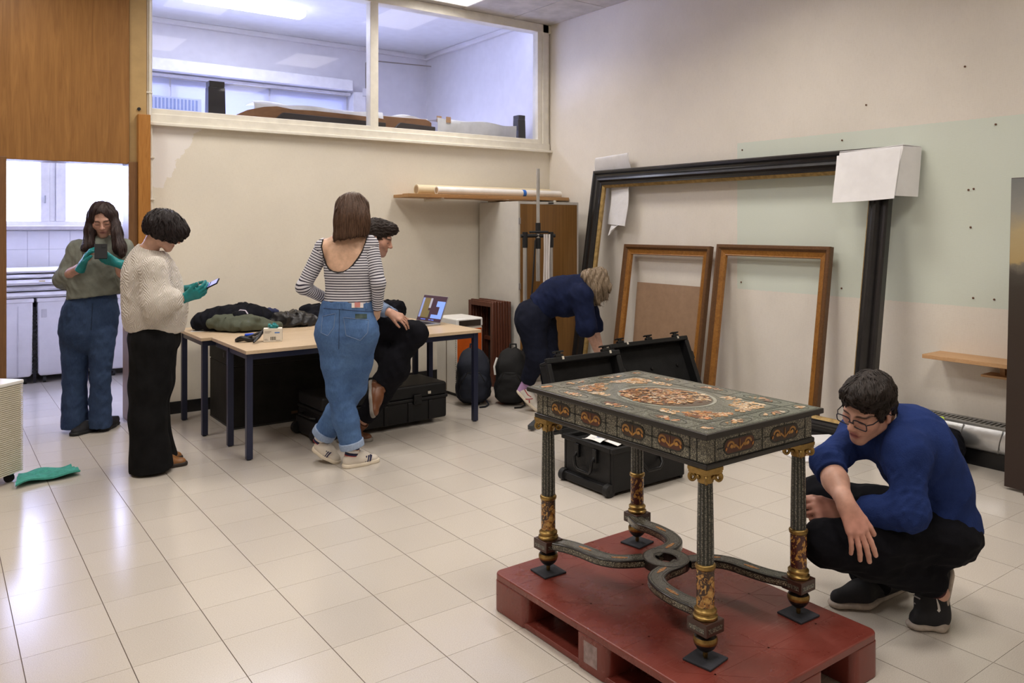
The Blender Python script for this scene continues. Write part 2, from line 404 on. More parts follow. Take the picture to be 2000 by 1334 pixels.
wtl = MB().box(-.0935, 0, -.0935, .0935, .008, .0935).mesh('wall_tile'); wtl.materials.append(M('white_wall_tile', (.80, .79, .82), .12, var=.02, spec=.5))
box1('tile_grout', (.0, Y2-.004, .0, 2.4, Y2-.001, 1.48), M('tile_joint_grey', (.45, .44, .50), .8), wf)
for i in range(9):
    for j in range(7): share('wall_tile', wtl, wf, (.25+i*.19, Y2-.0115, 1.385-.19*j))
sill = box1('trim_7', (-1.2, Y2-.10, 1.492, 4.03, Y2+.02, 1.53), M('grey_stone_sill', (.55, .52, .54), .35), bevel=.004); struct(sill)
w2 = MB().box(-1.2, Y2+.03, 1.53, 4.03, Y2+.11, 1.58).box(-1.2, Y2+.03, 3.12, 4.03, Y2+.11, 3.2)
for a, b in ((-1.2, -1.14), (-.36, -.22), (.655, .735), (.79, .885), (1.82, 1.98), (2.95, 3.1), (3.95, 4.03)): w2.box(a, Y2+.03, 1.58, b, Y2+.11, 3.12)
w2.box(.735, Y2+.05, 1.58, .79, Y2+.11, 3.12)
win2 = w2.build('window_2', MATS['white_trim'], bevel=.006); struct(win2)
MB().box(.685, Y2+.005, 1.77, .70, Y2+.03, 1.85).build('window_handle', M('grey_metal', (.42, .42, .45), .35, .6), win2, bevel=.003)
for a, b in ((-1.14, -.36), (-.22, .655), (.885, 1.82), (1.98, 2.95), (3.1, 3.95)):
    box1('pane', (a, Y2+.065, 1.58, b, Y2+.071, 3.12), GLASS, win2)
# roller blind pulled over the upper half, translucent
def blind_mat():
    m = bpy.data.materials.new('translucent_blind'); m.use_nodes = True; nt = m.node_tree; nt.nodes.clear()
    out = nt.nodes.new('ShaderNodeOutputMaterial'); d = nt.nodes.new('ShaderNodeBsdfDiffuse'); d.inputs[0].default_value = (.62, .64, .74, 1)
    tl = nt.nodes.new('ShaderNodeBsdfTranslucent'); tl.inputs[0].default_value = (.12, .13, .18, 1); a = nt.nodes.new('ShaderNodeAddShader')
    nt.links.new(d.outputs[0], a.inputs[0]); nt.links.new(tl.outputs[0], a.inputs[1]); nt.links.new(a.outputs[0], out.inputs[0]); return m
BL = blind_mat()
for a, b in ((-1.15, -.3), (-.3, .7), (.7, 1.9), (1.9, 3.02), (3.02, 4.02)):
    box1('roller_blind', (a+.01, Y2+.012, 2.44, b-.01, Y2+.016, 3.2), BL, win2)
t = thing('fluorescent_lamp', 'long glowing fluorescent tube lamp on the ceiling of the room behind the glass', 'ceiling lamp', (2.36, 4.02, Z2))
MB().box(-.62, -.05, -.03, .62, .05, 0).build('lamp_base', M('lamp_frame_white'), t, bevel=.004)
MB().box(-.60, -.09, -.085, .60, .09, -.03).build('diffuser', emis('tube_glow', (.92, .95, 1.0), 6.0), t, bevel=.02)
ld = bpy.data.lights.new('tube_light', 'AREA'); ld.shape = 'RECTANGLE'; ld.size = 1.15; ld.size_y = .15; ld.energy = 18; ld.color = (.86, .88, 1.0)
lo = bpy.data.objects.new('tube_light', ld); COL.objects.link(lo); lo.parent = t; lo.location = (0, 0, -.088)
# ================================================================== PEOPLE: smooth-blended solids turned into one surface
def A3(p): return np.array([p[0], p[1], p[2]], np.float64)
def nrm(v): v = A3(v); return v/np.linalg.norm(v)
def J(x, y, D): return A3(CAM+rayw(x, y)*D)          # a measured point: where it stands in the frame and how far from the lens
RIGHT = A3((math.cos(YAW), math.sin(YAW), 0)); FWD = A3((-math.sin(YAW), math.cos(YAW), 0)); UP = A3((0, 0, 1))
class Sdf:
    def __init__(s): s.p = []; s.disp = None
    def cap(s, a, b, ra, rb=None, k=.02, flat=None, mode=0, cut=0):
        """tapered limb from a to b; cut=1 ends it flat at b, 2 at a, 3 at both"""
        a, b = A3(a), A3(b); rb = ra if rb is None else rb
        fd, ff = (None, 1) if flat is None else (nrm(flat[0]), flat[1])
        c = (a+b)/2; R = np.linalg.norm(b-a)/2+max(ra, rb)*1.05
        s.p.append(('c', a, b, ra, rb, fd, ff, k, mode, c, R, cut)); return s
    def chain(s, pts, rs, k=.02, flat=None):
        for i in range(len(pts)-1): s.cap(pts[i], pts[i+1], rs[i], rs[i+1], k, flat)
        return s
    def ell(s, c, r, B=None, k=.02, mode=0):
        """B: 3 axes (rows) for the radii"""
        B = np.eye(3) if B is None else np.array([A3(x) for x in B])
        s.p.append(('e', A3(c), np.array(r, float), B, None, None, 1, k, mode, A3(c), max(r)*1.02, 0)); return s
    def half(s, c, n, k=.004):       # cut away everything with (p-c).n > 0
        s.p.append(('h', A3(c), nrm(n), None, None, None, 1, k, 2, A3(c), 1e9, 0)); return s
    def poly(s, pts, ex, ey, c, k=.004, lim=.02):
        """cut a hole of polygon shape, drawn in the plane (ex, ey) through c, out of the side turned against cross(ex, ey)"""
        ez = np.cross(ex, ey); Q = np.array([((A3(p)-c) @ ex, (A3(p)-c) @ ey) for p in pts])
        s.p.append(('p', A3(c), A3(ex), A3(ey), ez, Q, lim, k, 1, A3(c), 1e9, 0)); return s
    @staticmethod
    def one(q, X, Y, Z):
        if q[0] == 'c':
            _, a, b, ra, rb, fd, ff = q[:7]
            x, y, z = X-a[0], Y-a[1], Z-a[2]; ab = b-a; cut = q[11]
            if cut:
                n = ab/np.linalg.norm(ab); e = x*n[0]+y*n[1]+z*n[2]
            if fd is not None:
                g = (x*fd[0]+y*fd[1]+z*fd[2])*(1/ff-1); x = x+fd[0]*g; y = y+fd[1]*g; z = z+fd[2]*g; ab = ab+fd*((ab @ fd)*(1/ff-1))
            L = ab @ ab
            if L > 1e-12:
                t = np.clip((x*ab[0]+y*ab[1]+z*ab[2])/L, 0, 1); x = x-t*ab[0]; y = y-t*ab[1]; z = z-t*ab[2]
            else: t = 0
            d = np.sqrt(x*x+y*y+z*z)-(ra+(rb-ra)*t)
            if ff != 1: d = d*ff**.5
            if cut & 1: d = np.maximum(d, e-np.linalg.norm(b-a))
            if cut & 2: d = np.maximum(d, -e)
            return d
        if q[0] == 'e':
            _, c, r, B = q[:4]
            x, y, z = X-c[0], Y-c[1], Z-c[2]; k0 = 0; k1 = 1e-12
            for i in range(3):
                w_ = (x*B[i, 0]+y*B[i, 1]+z*B[i, 2])/r[i]; k0 = k0+w_*w_; w_ = w_/r[i]; k1 = k1+w_*w_
            k0 = np.sqrt(k0); return k0*(k0-1)/np.sqrt(k1)
        if q[0] == 'p':
            c, ex, ey, ez, Q, lim = q[1:7]; v = np.stack([X-c[0], Y-c[1], Z-c[2]], 1); a, b = v @ ex, v @ ey
            n = len(Q); ins = np.zeros(len(a), bool); dm = np.full(len(a), 1e9)
            for i in range(n):
                p0, p1 = Q[i], Q[(i+1) % n]; e = p1-p0; t = np.clip(((a-p0[0])*e[0]+(b-p0[1])*e[1])/(e @ e+1e-12), 0, 1)
                dm = np.minimum(dm, np.hypot(a-p0[0]-t*e[0], b-p0[1]-t*e[1]))
                cr = (p0[1] > b) != (p1[1] > b); xi = p0[0]+(b-p0[1])/(p1[1]-p0[1]+1e-12)*(p1[0]-p0[0]); ins ^= cr & (a < xi)
            return np.maximum(np.where(ins, -dm, dm), -(v @ ez)-lim)
        n = q[2]; c = q[1]; return (X-c[0])*n[0]+(Y-c[1])*n[1]+(Z-c[2])*n[2]
    def ev(s, P, prims=None):
        P = np.asarray(P); X, Y, Z = (np.ascontiguousarray(P[:, i], dtype=np.float32) for i in range(3)); d = None
        for q in (s.p if prims is None else prims):
            e = s.one(q, X, Y, Z); k = q[7]
            if d is None:
                d = e if q[8] == 0 else np.full(len(X), 1e3); 
                if q[8] == 0: continue
            if q[8] == 0:
                h = np.maximum(k-np.abs(d-e), 0); d = np.minimum(d, e)-h*h*(.25/k)
            else:
                if q[8] == 1: e = -e
                h = np.maximum(k-np.abs(d-e), 0); d = np.maximum(d, e)+h*h*(.25/k)
        if s.disp is not None:
            m = np.abs(d) < .03
            if m.any(): d = d.copy(); d[m] += s.disp(P[m])
        return d
    def bounds(s, pad):
        lo = np.full(3, 1e9); hi = -lo
        for q in s.p:
            if q[8]: continue
            lo = np.minimum(lo, q[9]-q[10]); hi = np.maximum(hi, q[9]+q[10])
        return lo-pad, hi+pad
    def mesh(s, name, h, col=None, smooth=1, attr=None):
        pad = .02; lo, hi = s.bounds(pad); BS = 12
        n = np.ceil((hi-lo)/h/BS).astype(int)*BS+1
        D = np.full(n, 1.0, np.float32)
        bl = (n-1)//BS; g = np.arange(BS+1)
        off = (np.stack(np.meshgrid(g, g, g, indexing='ij'), -1).reshape(-1, 3)*h)
        C = np.array([q[9] for q in s.p]); Rr = np.array([q[10] for q in s.p]); Kk = np.array([q[7] for q in s.p]); hd = BS*h*.5*1.733
        BI = np.stack(np.meshgrid(*[np.arange(x) for x in bl], indexing='ij'), -1).reshape(-1, 3)
        cen = lo+(BI+.5)*BS*h
        near = (np.linalg.norm(cen[:, None, :]-C[None], axis=2)-Rr) < hd+Kk+.012
        add = np.array([q[8] == 0 for q in s.p]); sel = np.where((near & add).any(1))[0]
        dm = .012 if s.disp is not None else 0
        for bi in sel:
            pr = [s.p[q] for q in np.where(near[bi])[0]]
            d0 = s.ev(cen[bi][None], pr)[0]; i, j, m = BI[bi]*BS
            if abs(d0) > hd*1.45+dm: D[i:i+BS+1, j:j+BS+1, m:m+BS+1] = d0; continue
            D[i:i+BS+1, j:j+BS+1, m:m+BS+1] = s.ev((lo+BI[bi]*BS*h)+off, pr).reshape(BS+1, BS+1, BS+1)
        V, F = nets(D, lo, h)
        if smooth:
            for _ in range(smooth): V = lap(V, F)
        return np_mesh(name, V, F, col, attr)
def nets(D, lo, h):
    S = D < 0
    c = [S[a:S.shape[0]-1+a, b:S.shape[1]-1+b, e:S.shape[2]-1+e] for a in (0, 1) for b in (0, 1) for e in (0, 1)]
    al = c[0].copy(); an = c[0].copy()
    for q in c[1:]: al &= q; an |= q
    act = an & ~al
    I = np.argwhere(act); N = len(I)
    idx = np.full(act.shape, -1, np.int32); idx[act] = np.arange(N)
    acc = np.zeros((N, 3)); cnt = np.zeros(N)
    cor = np.array([(a, b, e) for a in (0, 1) for b in (0, 1) for e in (0, 1)])
    val = np.stack([D[I[:, 0]+a, I[:, 1]+b, I[:, 2]+e] for a, b, e in cor], 1)
    for a in range(8):
        for b in range(a+1, 8):
            if np.abs(cor[a]-cor[b]).sum() != 1: continue
            va, vb = val[:, a], val[:, b]; x = (va < 0) != (vb < 0)
            t = np.where(x, va/np.where(x, va-vb, 1), 0)
            p = cor[a]+t[:, None]*(cor[b]-cor[a]); acc += np.where(x[:, None], p, 0); cnt += x
    V = lo+(I+acc/cnt[:, None])*h
    F = []
    for ax in range(3):
        u, v = (ax+1) % 3, (ax+2) % 3
        sl0 = [slice(None)]*3; sl1 = [slice(None)]*3; sl0[ax] = slice(0, -1); sl1[ax] = slice(1, None)
        e = S[tuple(sl0)] != S[tuple(sl1)]
        E_ = np.argwhere(e); E_ = E_[(E_[:, u] > 0) & (E_[:, v] > 0) & (E_[:, u] < D.shape[u]-1) & (E_[:, v] < D.shape[v]-1)]
        if not len(E_): continue
        def cell(du, dv):
            q = E_.copy(); q[:, u] += du; q[:, v] += dv; return idx[q[:, 0], q[:, 1], q[:, 2]]
        Q = np.stack([cell(-1, -1), cell(0, -1), cell(0, 0), cell(-1, 0)], 1)
        ins = S[E_[:, 0], E_[:, 1], E_[:, 2]]
        Q[~ins] = Q[~ins][:, ::-1]; F.append(Q)
    return V, np.concatenate(F)
def lap(V, F, w=.5):
    acc = np.zeros_like(V); cnt = np.zeros(len(V))
    for a, b in ((0, 1), (1, 2), (2, 3), (3, 0)):
        for p, q in ((a, b), (b, a)):
            acc += np.stack([np.bincount(F[:, p], V[F[:, q], k], len(V)) for k in range(3)], 1); cnt += np.bincount(F[:, p], minlength=len(V))
    return V*(1-w)+w*acc/np.maximum(cnt, 1)[:, None]
def np_mesh(name, V, F, col=None, attr=None):
    me = bpy.data.meshes.new(name); me.vertices.add(len(V)); me.vertices.foreach_set('co', V.astype(np.float32).ravel())
    me.loops.add(F.size); me.loops.foreach_set('vertex_index', F.astype(np.int32).ravel())
    me.polygons.add(len(F)); me.polygons.foreach_set('loop_start', np.arange(0, F.size, 4, dtype=np.int32)); me.polygons.foreach_set('loop_total', np.full(len(F), 4, np.int32))
    me.polygons.foreach_set('use_smooth', np.ones(len(F), bool)); me.update(calc_edges=True)
    if col is not None:
        cc = col(V); at = me.color_attributes.new('Col', 'FLOAT_COLOR', 'POINT'); at.data.foreach_set('color', np.c_[cc, np.ones(len(V))].astype(np.float32).ravel())
    if attr is not None:
        at = me.attributes.new('sc', 'FLOAT', 'POINT'); at.data.foreach_set('value', attr(V).astype(np.float32))
    return me
def part(name, me, mat, parent):
    """child mesh given in world coordinates under a root that stands somewhere"""
    o = obj(name, me, mat, parent); o.matrix_parent_inverse = Matrix.Translation(-parent.location)
    return o
def folds(amp, seed, freq=(70, 170), stretch=(1, 1, 1), n=7):
    rg = np.random.default_rng(seed); K = rg.normal(size=(n, 3)); K /= np.linalg.norm(K, axis=1)[:, None]; K *= rg.uniform(freq[0], freq[1], n)[:, None]; K *= np.array(stretch); ph = rg.uniform(0, 6.28, n)
    def f(P):
        w_ = np.sin(P @ K[0]*.5+ph[0])*.6
        return amp*sum((np.abs(np.sin((P @ K[q])*.5+ph[q]+w_))-.64) for q in range(n))/n*2
    return f
# ---- head
class Head:
    def __init__(s, c, f, u, sc=1.0):
        s.c = A3(c); s.f = nrm(f); u = A3(u); s.u = nrm(u-s.f*(u @ s.f)); s.s = np.cross(s.u, s.f); s.k = sc
    def P(s, x, y, z): return s.c+(s.s*x+s.f*y+s.u*z)*s.k     # x: his left side, y: forward, z: up
    def loc(s, V): v = (V-s.c)/s.k; return np.stack([v @ s.s, v @ s.f, v @ s.u], 1)
    @property
    def B(s): return (s.s, s.f, s.u)
    def build(s, S, male=False, ears=True):
        k = s.k; E = lambda x, y, z, r, kk=.012, m=0, B=None: S.ell(s.P(x, y, z), np.array(r)*k, s.B if B is None else B, kk*k, m)
        Cp = lambda a, b, r0, r1=None, kk=.012, fl=None: S.cap(s.P(*a), s.P(*b), r0*k, (r0 if r1 is None else r1)*k, kk*k, fl)
        E(0, -.012, .030, (.074, .095, .088)); E(0, .030, -.020, (.060, .064, .080), .03)
        w_ = .052 if male else .046
        for x in (-1, 1):
            Cp((x*w_, .004, -.055), (x*.012, .074, -.097), .020, .017, .025)
            E(x*.040, .060, -.024, (.026, .026, .026), .025)
        E(0, .078, -.098, (.021, .017, .016), .02)
        E(0, .070, -.066, (.032, .026, .030), .025)
        Cp((-.034, .082, .024), (.034, .082, .024), .013 if male else .010, None, .02)
        Cp((0, .092, .014), (0, .113, -.024), .0075, .0115, .010)
        E(0, .114, -.028, (.0125, .012, .0105), .008)
        for x in (-1, 1): E(x*.0115, .105, -.031, (.0085, .010, .008), .006)
        for x in (-1, 1): E(x*.032, .102, .004, (.019, .013, .012), .012, 1)
        for x in (-1, 1): E(x*.031, .0815, .003, (.0165, .0125, .0125), .004)
        Cp((-.017, .0945, -.0610), (.017, .0945, -.0610), .0058, None, .005); Cp((-.015, .0940, -.0705), (.015, .0940, -.0705), .0068, None, .005)
        if ears:
            for x in (-1, 1):
                B = (nrm(s.s*1+s.f*x*-.35), nrm(s.f+s.s*x*.35), s.u)
                E(x*.079, -.008, -.004, (.0075, .020, .031), .008, 0, B); E(x*.0865, -.006, .000, (.005, .012, .020), .005, 1, B); E(x*.077, -.002, -.030, (.007, .010, .010), .008)
    def colour(s, V, base, lips=(.42, .14, .12), brow=(.05, .03, .025), male=False, blush=.10, stub=0.0, lids=True):
        L = s.loc(V); c = np.tile(np.array(base, float), (len(V), 1))
        near = np.linalg.norm(L, axis=1) < .16
        def g(x, y, z, r): return np.exp(-(((L-np.array([x, y, z]))/np.array(r))**2).sum(1))
        def mix(m, t): c[:] = c*(1-m[:, None])+np.array(t)*m[:, None]
        red = np.clip(g(.045, .07, -.02, (.03, .04, .03))+g(-.045, .07, -.02, (.03, .04, .03))+g(0, .118, -.025, (.02, .02, .02))+.8*g(.082, 0, 0, (.02, .03, .04))+.8*g(-.082, 0, 0, (.02, .03, .04)), 0, 1)*near
        mix(red*blush*2.2, (base[0]*.95, base[1]*.62, base[2]*.55))
        mix(np.clip(1.5*(g(0, .097, -.0655, (.021, .016, .0105))), 0, .9)*near, lips)
        mix(np.clip(1.6*g(0, .099, -.0655, (.021, .014, .0022)), 0, .85)*near, tuple(x*.35 for x in lips))
        for x in (-1, 1):
            a = np.abs(L[:, 0]*x-.033)/.023; zb = .025-.006*np.clip(a, 0, 1.3)**2
            m = (np.exp(-((L[:, 2]-zb)/.0048)**4)*np.exp(-(a)**6)*(L[:, 1] > .05))*near; mix(np.clip(m*1.1, 0, .95), brow)
            m = np.exp(-((L[:, 2]+.006)/.0032)**2)*np.exp(-((L[:, 0]*x-.032)/.016)**4)*(L[:, 1] > .075)*near; mix(np.clip(m*1.1, 0, .9), (.035, .02, .018))
            m = g(x*.032, .09, .008, (.017, .03, .010))*near; mix(m*.35, (base[0]*.72, base[1]*.58, base[2]*.55))
        if stub: mix(np.clip(g(0, .07, -.085, (.06, .07, .035)), 0, 1)*stub*near, (.22, .16, .14))
        return c
# ---- hand: wrist, finger direction, back-of-hand normal, thumb side
def hand(S, w, d, nb, sc=1.0, curl=(.35, .40, .45, .5), thumb=(.5, .25), spread=.10, k=.006, side=1, tip=None, grow=0.0, thumbcurl=.25):
    """nb points out of the back of the hand; side=+1 puts the thumb along cross(d, nb)"""
    d = nrm(d); nb = A3(nb); nb = nrm(nb-d*(nb @ d)); t = np.cross(d, nb)*side; w = A3(w)
    L = sc
    g = grow
    kn = [w+(d*.090+t*.029)*L, w+(d*.095+t*.0095)*L, w+(d*.090-t*.0105)*L, w+(d*.081-t*.029)*L]
    for i, q in enumerate(kn):
        S.cap(w+(d*.010+t*(.014-.0095*i))*L, q, .0150*L+g, .0115*L+g, .012*L)
    S.cap(w+d*.035*L+t*.012*L-nb*.006*L, w+d*.075*L-t*.012*L-nb*.006*L, .015*L+g, .013*L+g, .014*L)
    S.cap(w-d*.02*L, w+d*.02*L, .024*L+g, .023*L+g, .02*L, (nb, .75))
    ln = ((.042, .026, .021), (.046, .029, .022), (.042, .027, .021), (.033, .021, .019)); rr = (.0088, .0090, .0086, .0077)
    tips = []
    for i, q in enumerate(kn):
        a = 0; p = q; sp = (1.4-i)*spread
        base = nrm(d*math.cos(sp)+t*math.sin(sp))
        cu = curl[i] if isinstance(curl[i], tuple) else (curl[i], curl[i]*1.15, curl[i]*.8)
        for m in range(3):
            a += cu[m]; dd = nrm(base*math.cos(a)-nb*math.sin(a)); e = p+dd*ln[i][m]*L
            S.cap(p, e, (rr[i]*(1-.06*m))*L+g, (rr[i]*(1-.06*(m+1)))*L+g, .0035*L if m == 0 else .003*L); p = e
        tips.append((p, dd, rr[i]*.8*L))
    # thumb leaves the side of the palm near its base
    b0 = w+(d*.022+t*.024-nb*.004)*L; a1 = thumb[0]; lift = thumb[1]
    d1 = nrm(d*math.cos(a1)+t*math.sin(a1)-nb*lift); e1 = b0+d1*.044*L
    d2 = nrm(d1*math.cos(thumbcurl)-t*math.sin(thumbcurl)*.8-nb*.15); e2 = e1+d2*.032*L
    d3 = nrm(d2*math.cos(thumbcurl)-t*math.sin(thumbcurl)*.8-nb*.1); e3 = e2+d3*.025*L
    S.cap(b0, e1, .0150*L+g, .0115*L+g, .012*L); S.cap(e1, e2, .0112*L+g, .0100*L+g, .004*L); S.cap(e2, e3, .0100*L+g, .0085*L+g, .003*L)
    tips.append((e3, d3, .0085*L))
    return tips
def shoe(root, heel, toe, up, L, mats, upper_h=.075, name='shoe', wd=.040, ankle=True, h=.004, extras=None, bend=0.0):
    """heel and toe: points on the sole; bend lifts the heel about the ball of the foot. mats = (upper, sole)"""
    heel, toe = A3(heel), A3(toe); f = nrm(toe-heel); up = nrm(A3(up)-f*(A3(up) @ f)); s_ = np.cross(up, f); Ln = np.linalg.norm(toe-heel)
    P = lambda a, b, c: heel+f*(a*Ln)+s_*b+up*c
    U = Sdf(); so = Sdf()
    U.cap(P(.13, 0, .040), P(.45, 0, .040), wd*.92, wd*.98, .03); U.cap(P(.45, .0, .036), P(.84, .004, .026), wd*.98, wd*.86, .03, (up, .72)); U.cap(P(.30, 0, .060), P(.60, 0, .045), wd*.75, wd*.70, .03)
    if ankle: U.cap(P(.16, 0, upper_h*.6), P(.20, 0, upper_h+.01), wd*.78, wd*.80, .02); U.half(P(.2, 0, upper_h), nrm(up*.94-f*.2), .006)
    U.half(P(.5, 0, .012), -up, .004)
    so.cap(P(.12, 0, .012), P(.50, 0, .012), wd*1.0, wd*1.02, .02); so.cap(P(.50, 0, .012), P(.87, .004, .012), wd*1.05, wd*.95, .03); so.half(P(.5, 0, .026), up, .006); so.half(P(.5, 0, .0), -up, .003)
    sh = bpy.data.objects.new(name, None); COL.objects.link(sh); sh.parent = root; sh.matrix_parent_inverse = Matrix.Translation(-root.location)
    obj('upper', U.mesh('upper', h), mats[0], sh); obj('sole', so.mesh('sole', h), mats[1], sh)
    if extras: extras(sh, P, f, s_, up)
    return sh
def strands(pts, dirs, lens, r, droop=.3, jit=.25, seed=0, seg=5, curlv=None):
    rg = np.random.default_rng(seed); V = []; F = []
    for p, d, L in zip(pts, dirs, lens):
        d = nrm(d+rg.normal(size=3)*jit); q = A3(p).copy(); u, v, _ = basis(d); u, v = A3(u), A3(v); o = len(V)
        for i in range(seg+1):
            rr = r*(1-i/seg*.85)
            for a in range(3): V.append(q+(u*math.cos(a*2.094)+v*math.sin(a*2.094))*rr)
            d = nrm(d+np.array([0, 0, -droop/seg])+(rg.normal(size=3)*.08)+(0 if curlv is None else np.asarray(curlv)/seg)); q = q+d*L/seg
        for i in range(seg):
            for a in range(3): F.append((o+i*3+a, o+i*3+(a+1) % 3, o+(i+1)*3+(a+1) % 3, o+(i+1)*3+a))
    return np_mesh('hair_strands', np.array(V), np.array(F))
def combed(S, me, N, comb, lens, r, seed=0, seg=5, off=.0015, keep=None, jit=.15):
    """strands that follow the surface of the hair solid S along the combing direction"""
    rg = np.random.default_rng(seed); V = np.empty(len(me.vertices)*3, np.float32); me.vertices.foreach_get('co', V); V = V.reshape(-1, 3).astype(float)
    if keep is not None: V = V[keep(V)]
    Q = V[rg.integers(0, len(V), N)]+rg.normal(size=(N, 3))*.002
    L = rg.uniform(lens[0], lens[1], N)/seg; OF = off+rg.uniform(0, .003, N); JT = rg.normal(size=(N, 3))*jit; P = [Q]; NR = []
    def grad(q):
        e = .003; return np.stack([S.ev(q+np.eye(3)[k]*e)-S.ev(q-np.eye(3)[k]*e) for k in range(3)], 1)
    for i in range(seg+1):
        q = P[-1]; g = grad(q); g /= np.linalg.norm(g, axis=1)[:, None]+1e-9; d0 = S.ev(q)
        q = q-g*(np.clip(d0, -.02, .02)-OF*(1+.6*i/seg))[:, None]; P[-1] = q; NR.append(g)
        if i == seg: break
        c = comb(q)+JT; c = c-g*(c*g).sum(1)[:, None]; c /= np.linalg.norm(c, axis=1)[:, None]+1e-9; P.append(q+c*L[:, None])
    P = np.stack(P, 1); NR = np.stack(NR, 1); T_ = np.gradient(P, axis=1); T_ /= np.linalg.norm(T_, axis=2)[..., None]+1e-9; SD = np.cross(T_, NR)
    w_ = (r*np.sin(np.linspace(.35, PI-.12, seg+1)))[None, :, None]
    VV = np.stack([P-SD*w_, P+NR*w_*.7, P+SD*w_], 2).reshape(-1, 3)
    F = []
    for i in range(seg):
        for a_ in (0, 1): F.append(np.stack([np.arange(N)*(seg+1)*3+i*3+a_, np.arange(N)*(seg+1)*3+i*3+a_+1, np.arange(N)*(seg+1)*3+(i+1)*3+a_+1, np.arange(N)*(seg+1)*3+(i+1)*3+a_], 1))
    return np_mesh('hair_strands', VV, np.concatenate(F))
def add_hair(o, S, h, mat, N, comb, lens, r=.0024, seed=0, keep=None, seg=5, jit=.15):
    me = S.mesh('hair', h); q = part('hair', me, mat, o)
    st = part('hair_strands', combed(S, me, N, comb, lens, r, seed, seg, keep=keep, jit=jit), mat, o); st['kind'] = 'stuff'
    return q
def hair_mat(name, c0, c1, scale=(55, 55, 6), rough=.42):
    if name in MATS: return MATS[name]
    m, nt, p = new_mat(name); MATS[name] = m
    c = coords(nt, scale); f = noise(nt, c, 3.0, 5, .65, .4)
    setp(p, nt, ramp2(nt, f, c0, c1, .34, .68), rough, 0, .28, bumpn(nt, f, .55, .006))
    return m
def person(label, body_sdf, h, col, base, name='person'):
    me = body_sdf.mesh('person', h, col); o = bpy.data.objects.new(name, me); COL.objects.link(o)
    # the origin goes to the figure's base
    b = Vector(base); me.transform(Matrix.Translation(-b)); o.location = b
    me.materials.append(SKIN); tag(o, label, 'person', 'people working in the room'); return o
SKIN = attr_mat('skin', rough=.46, spec=.4, bump=.08, bscale=180)
def denim(name, c0, c1):
    if name in MATS: return MATS[name]
    m, nt, p = new_mat(name); MATS[name] = m
    c = coords(nt); f = noise(nt, c, 7, 5, .6); g = noise(nt, coords(nt, (260, 260, 40)), 1, 2)
    col = ramp2(nt, f, c0, c1, .36, .66); col = mixc(nt, .25, col, ramp2(nt, g, tuple(x*.6 for x in c0), tuple(min(1, x*1.3) for x in c1), .3, .7))
    setp(p, nt, col, .85, 0, .25, bumpn(nt, mth(nt, 'ADD', g, mth(nt, 'MULTIPLY', noise(nt, c, 28, 4), 1.5)), .28, .004)); return m
def cloth_mat(name, c, var=.12, bump=.3, bs=120, rough=.92, sheen=0): return M(name, c, rough, 0, .12, var, (1, 1, 1), 10, bump, bs, .004, sheen)
def lump(name, label, cat, c, r, mat, seed, amp=.25, rz=0, group=None, sub=3, flat=0, fr=1.0, parts=None, n=9, h=.006):
    """a soft heap of cloth: overlapping rolls and folds with a flat underside"""
    rg = np.random.default_rng(seed); S = Sdf(); r = np.array(r)
    S.ell((0, 0, r[2]*.30), (r[0]*.86, r[1]*.86, r[2]*.62), None, .03)
    for i in range(n):
        a = rg.uniform(0, 2*PI); q = rg.uniform(.15, .80); p = np.array([math.cos(a)*q*r[0], math.sin(a)*q*r[1], 0]); b = a+rg.uniform(-1.1, 1.1)+PI/2
        L = rg.uniform(.25, .55)*r[0]; d = np.array([math.cos(b)*L, math.sin(b)*L*r[1]/r[0], 0]); rad = r[2]*rg.uniform(.20, .36); z = rad*.75+r[2]*rg.uniform(.05, .62)*(1-q**2)
        S.cap(p-d+UP*z*rg.uniform(.6, 1), p+d+UP*z, rad, rad*rg.uniform(.6, 1.0), .018)
    S.half((0, 0, .012), (0, 0, -1), .004); f = folds(.05*amp, seed+100, (55, 140), n=6); S.disp = f
    o = obj(name, S.mesh(name, h), mat); o.location = c; o.rotation_euler = (0, 0, rz)
    if label: tag(o, label, cat, group)
    return o
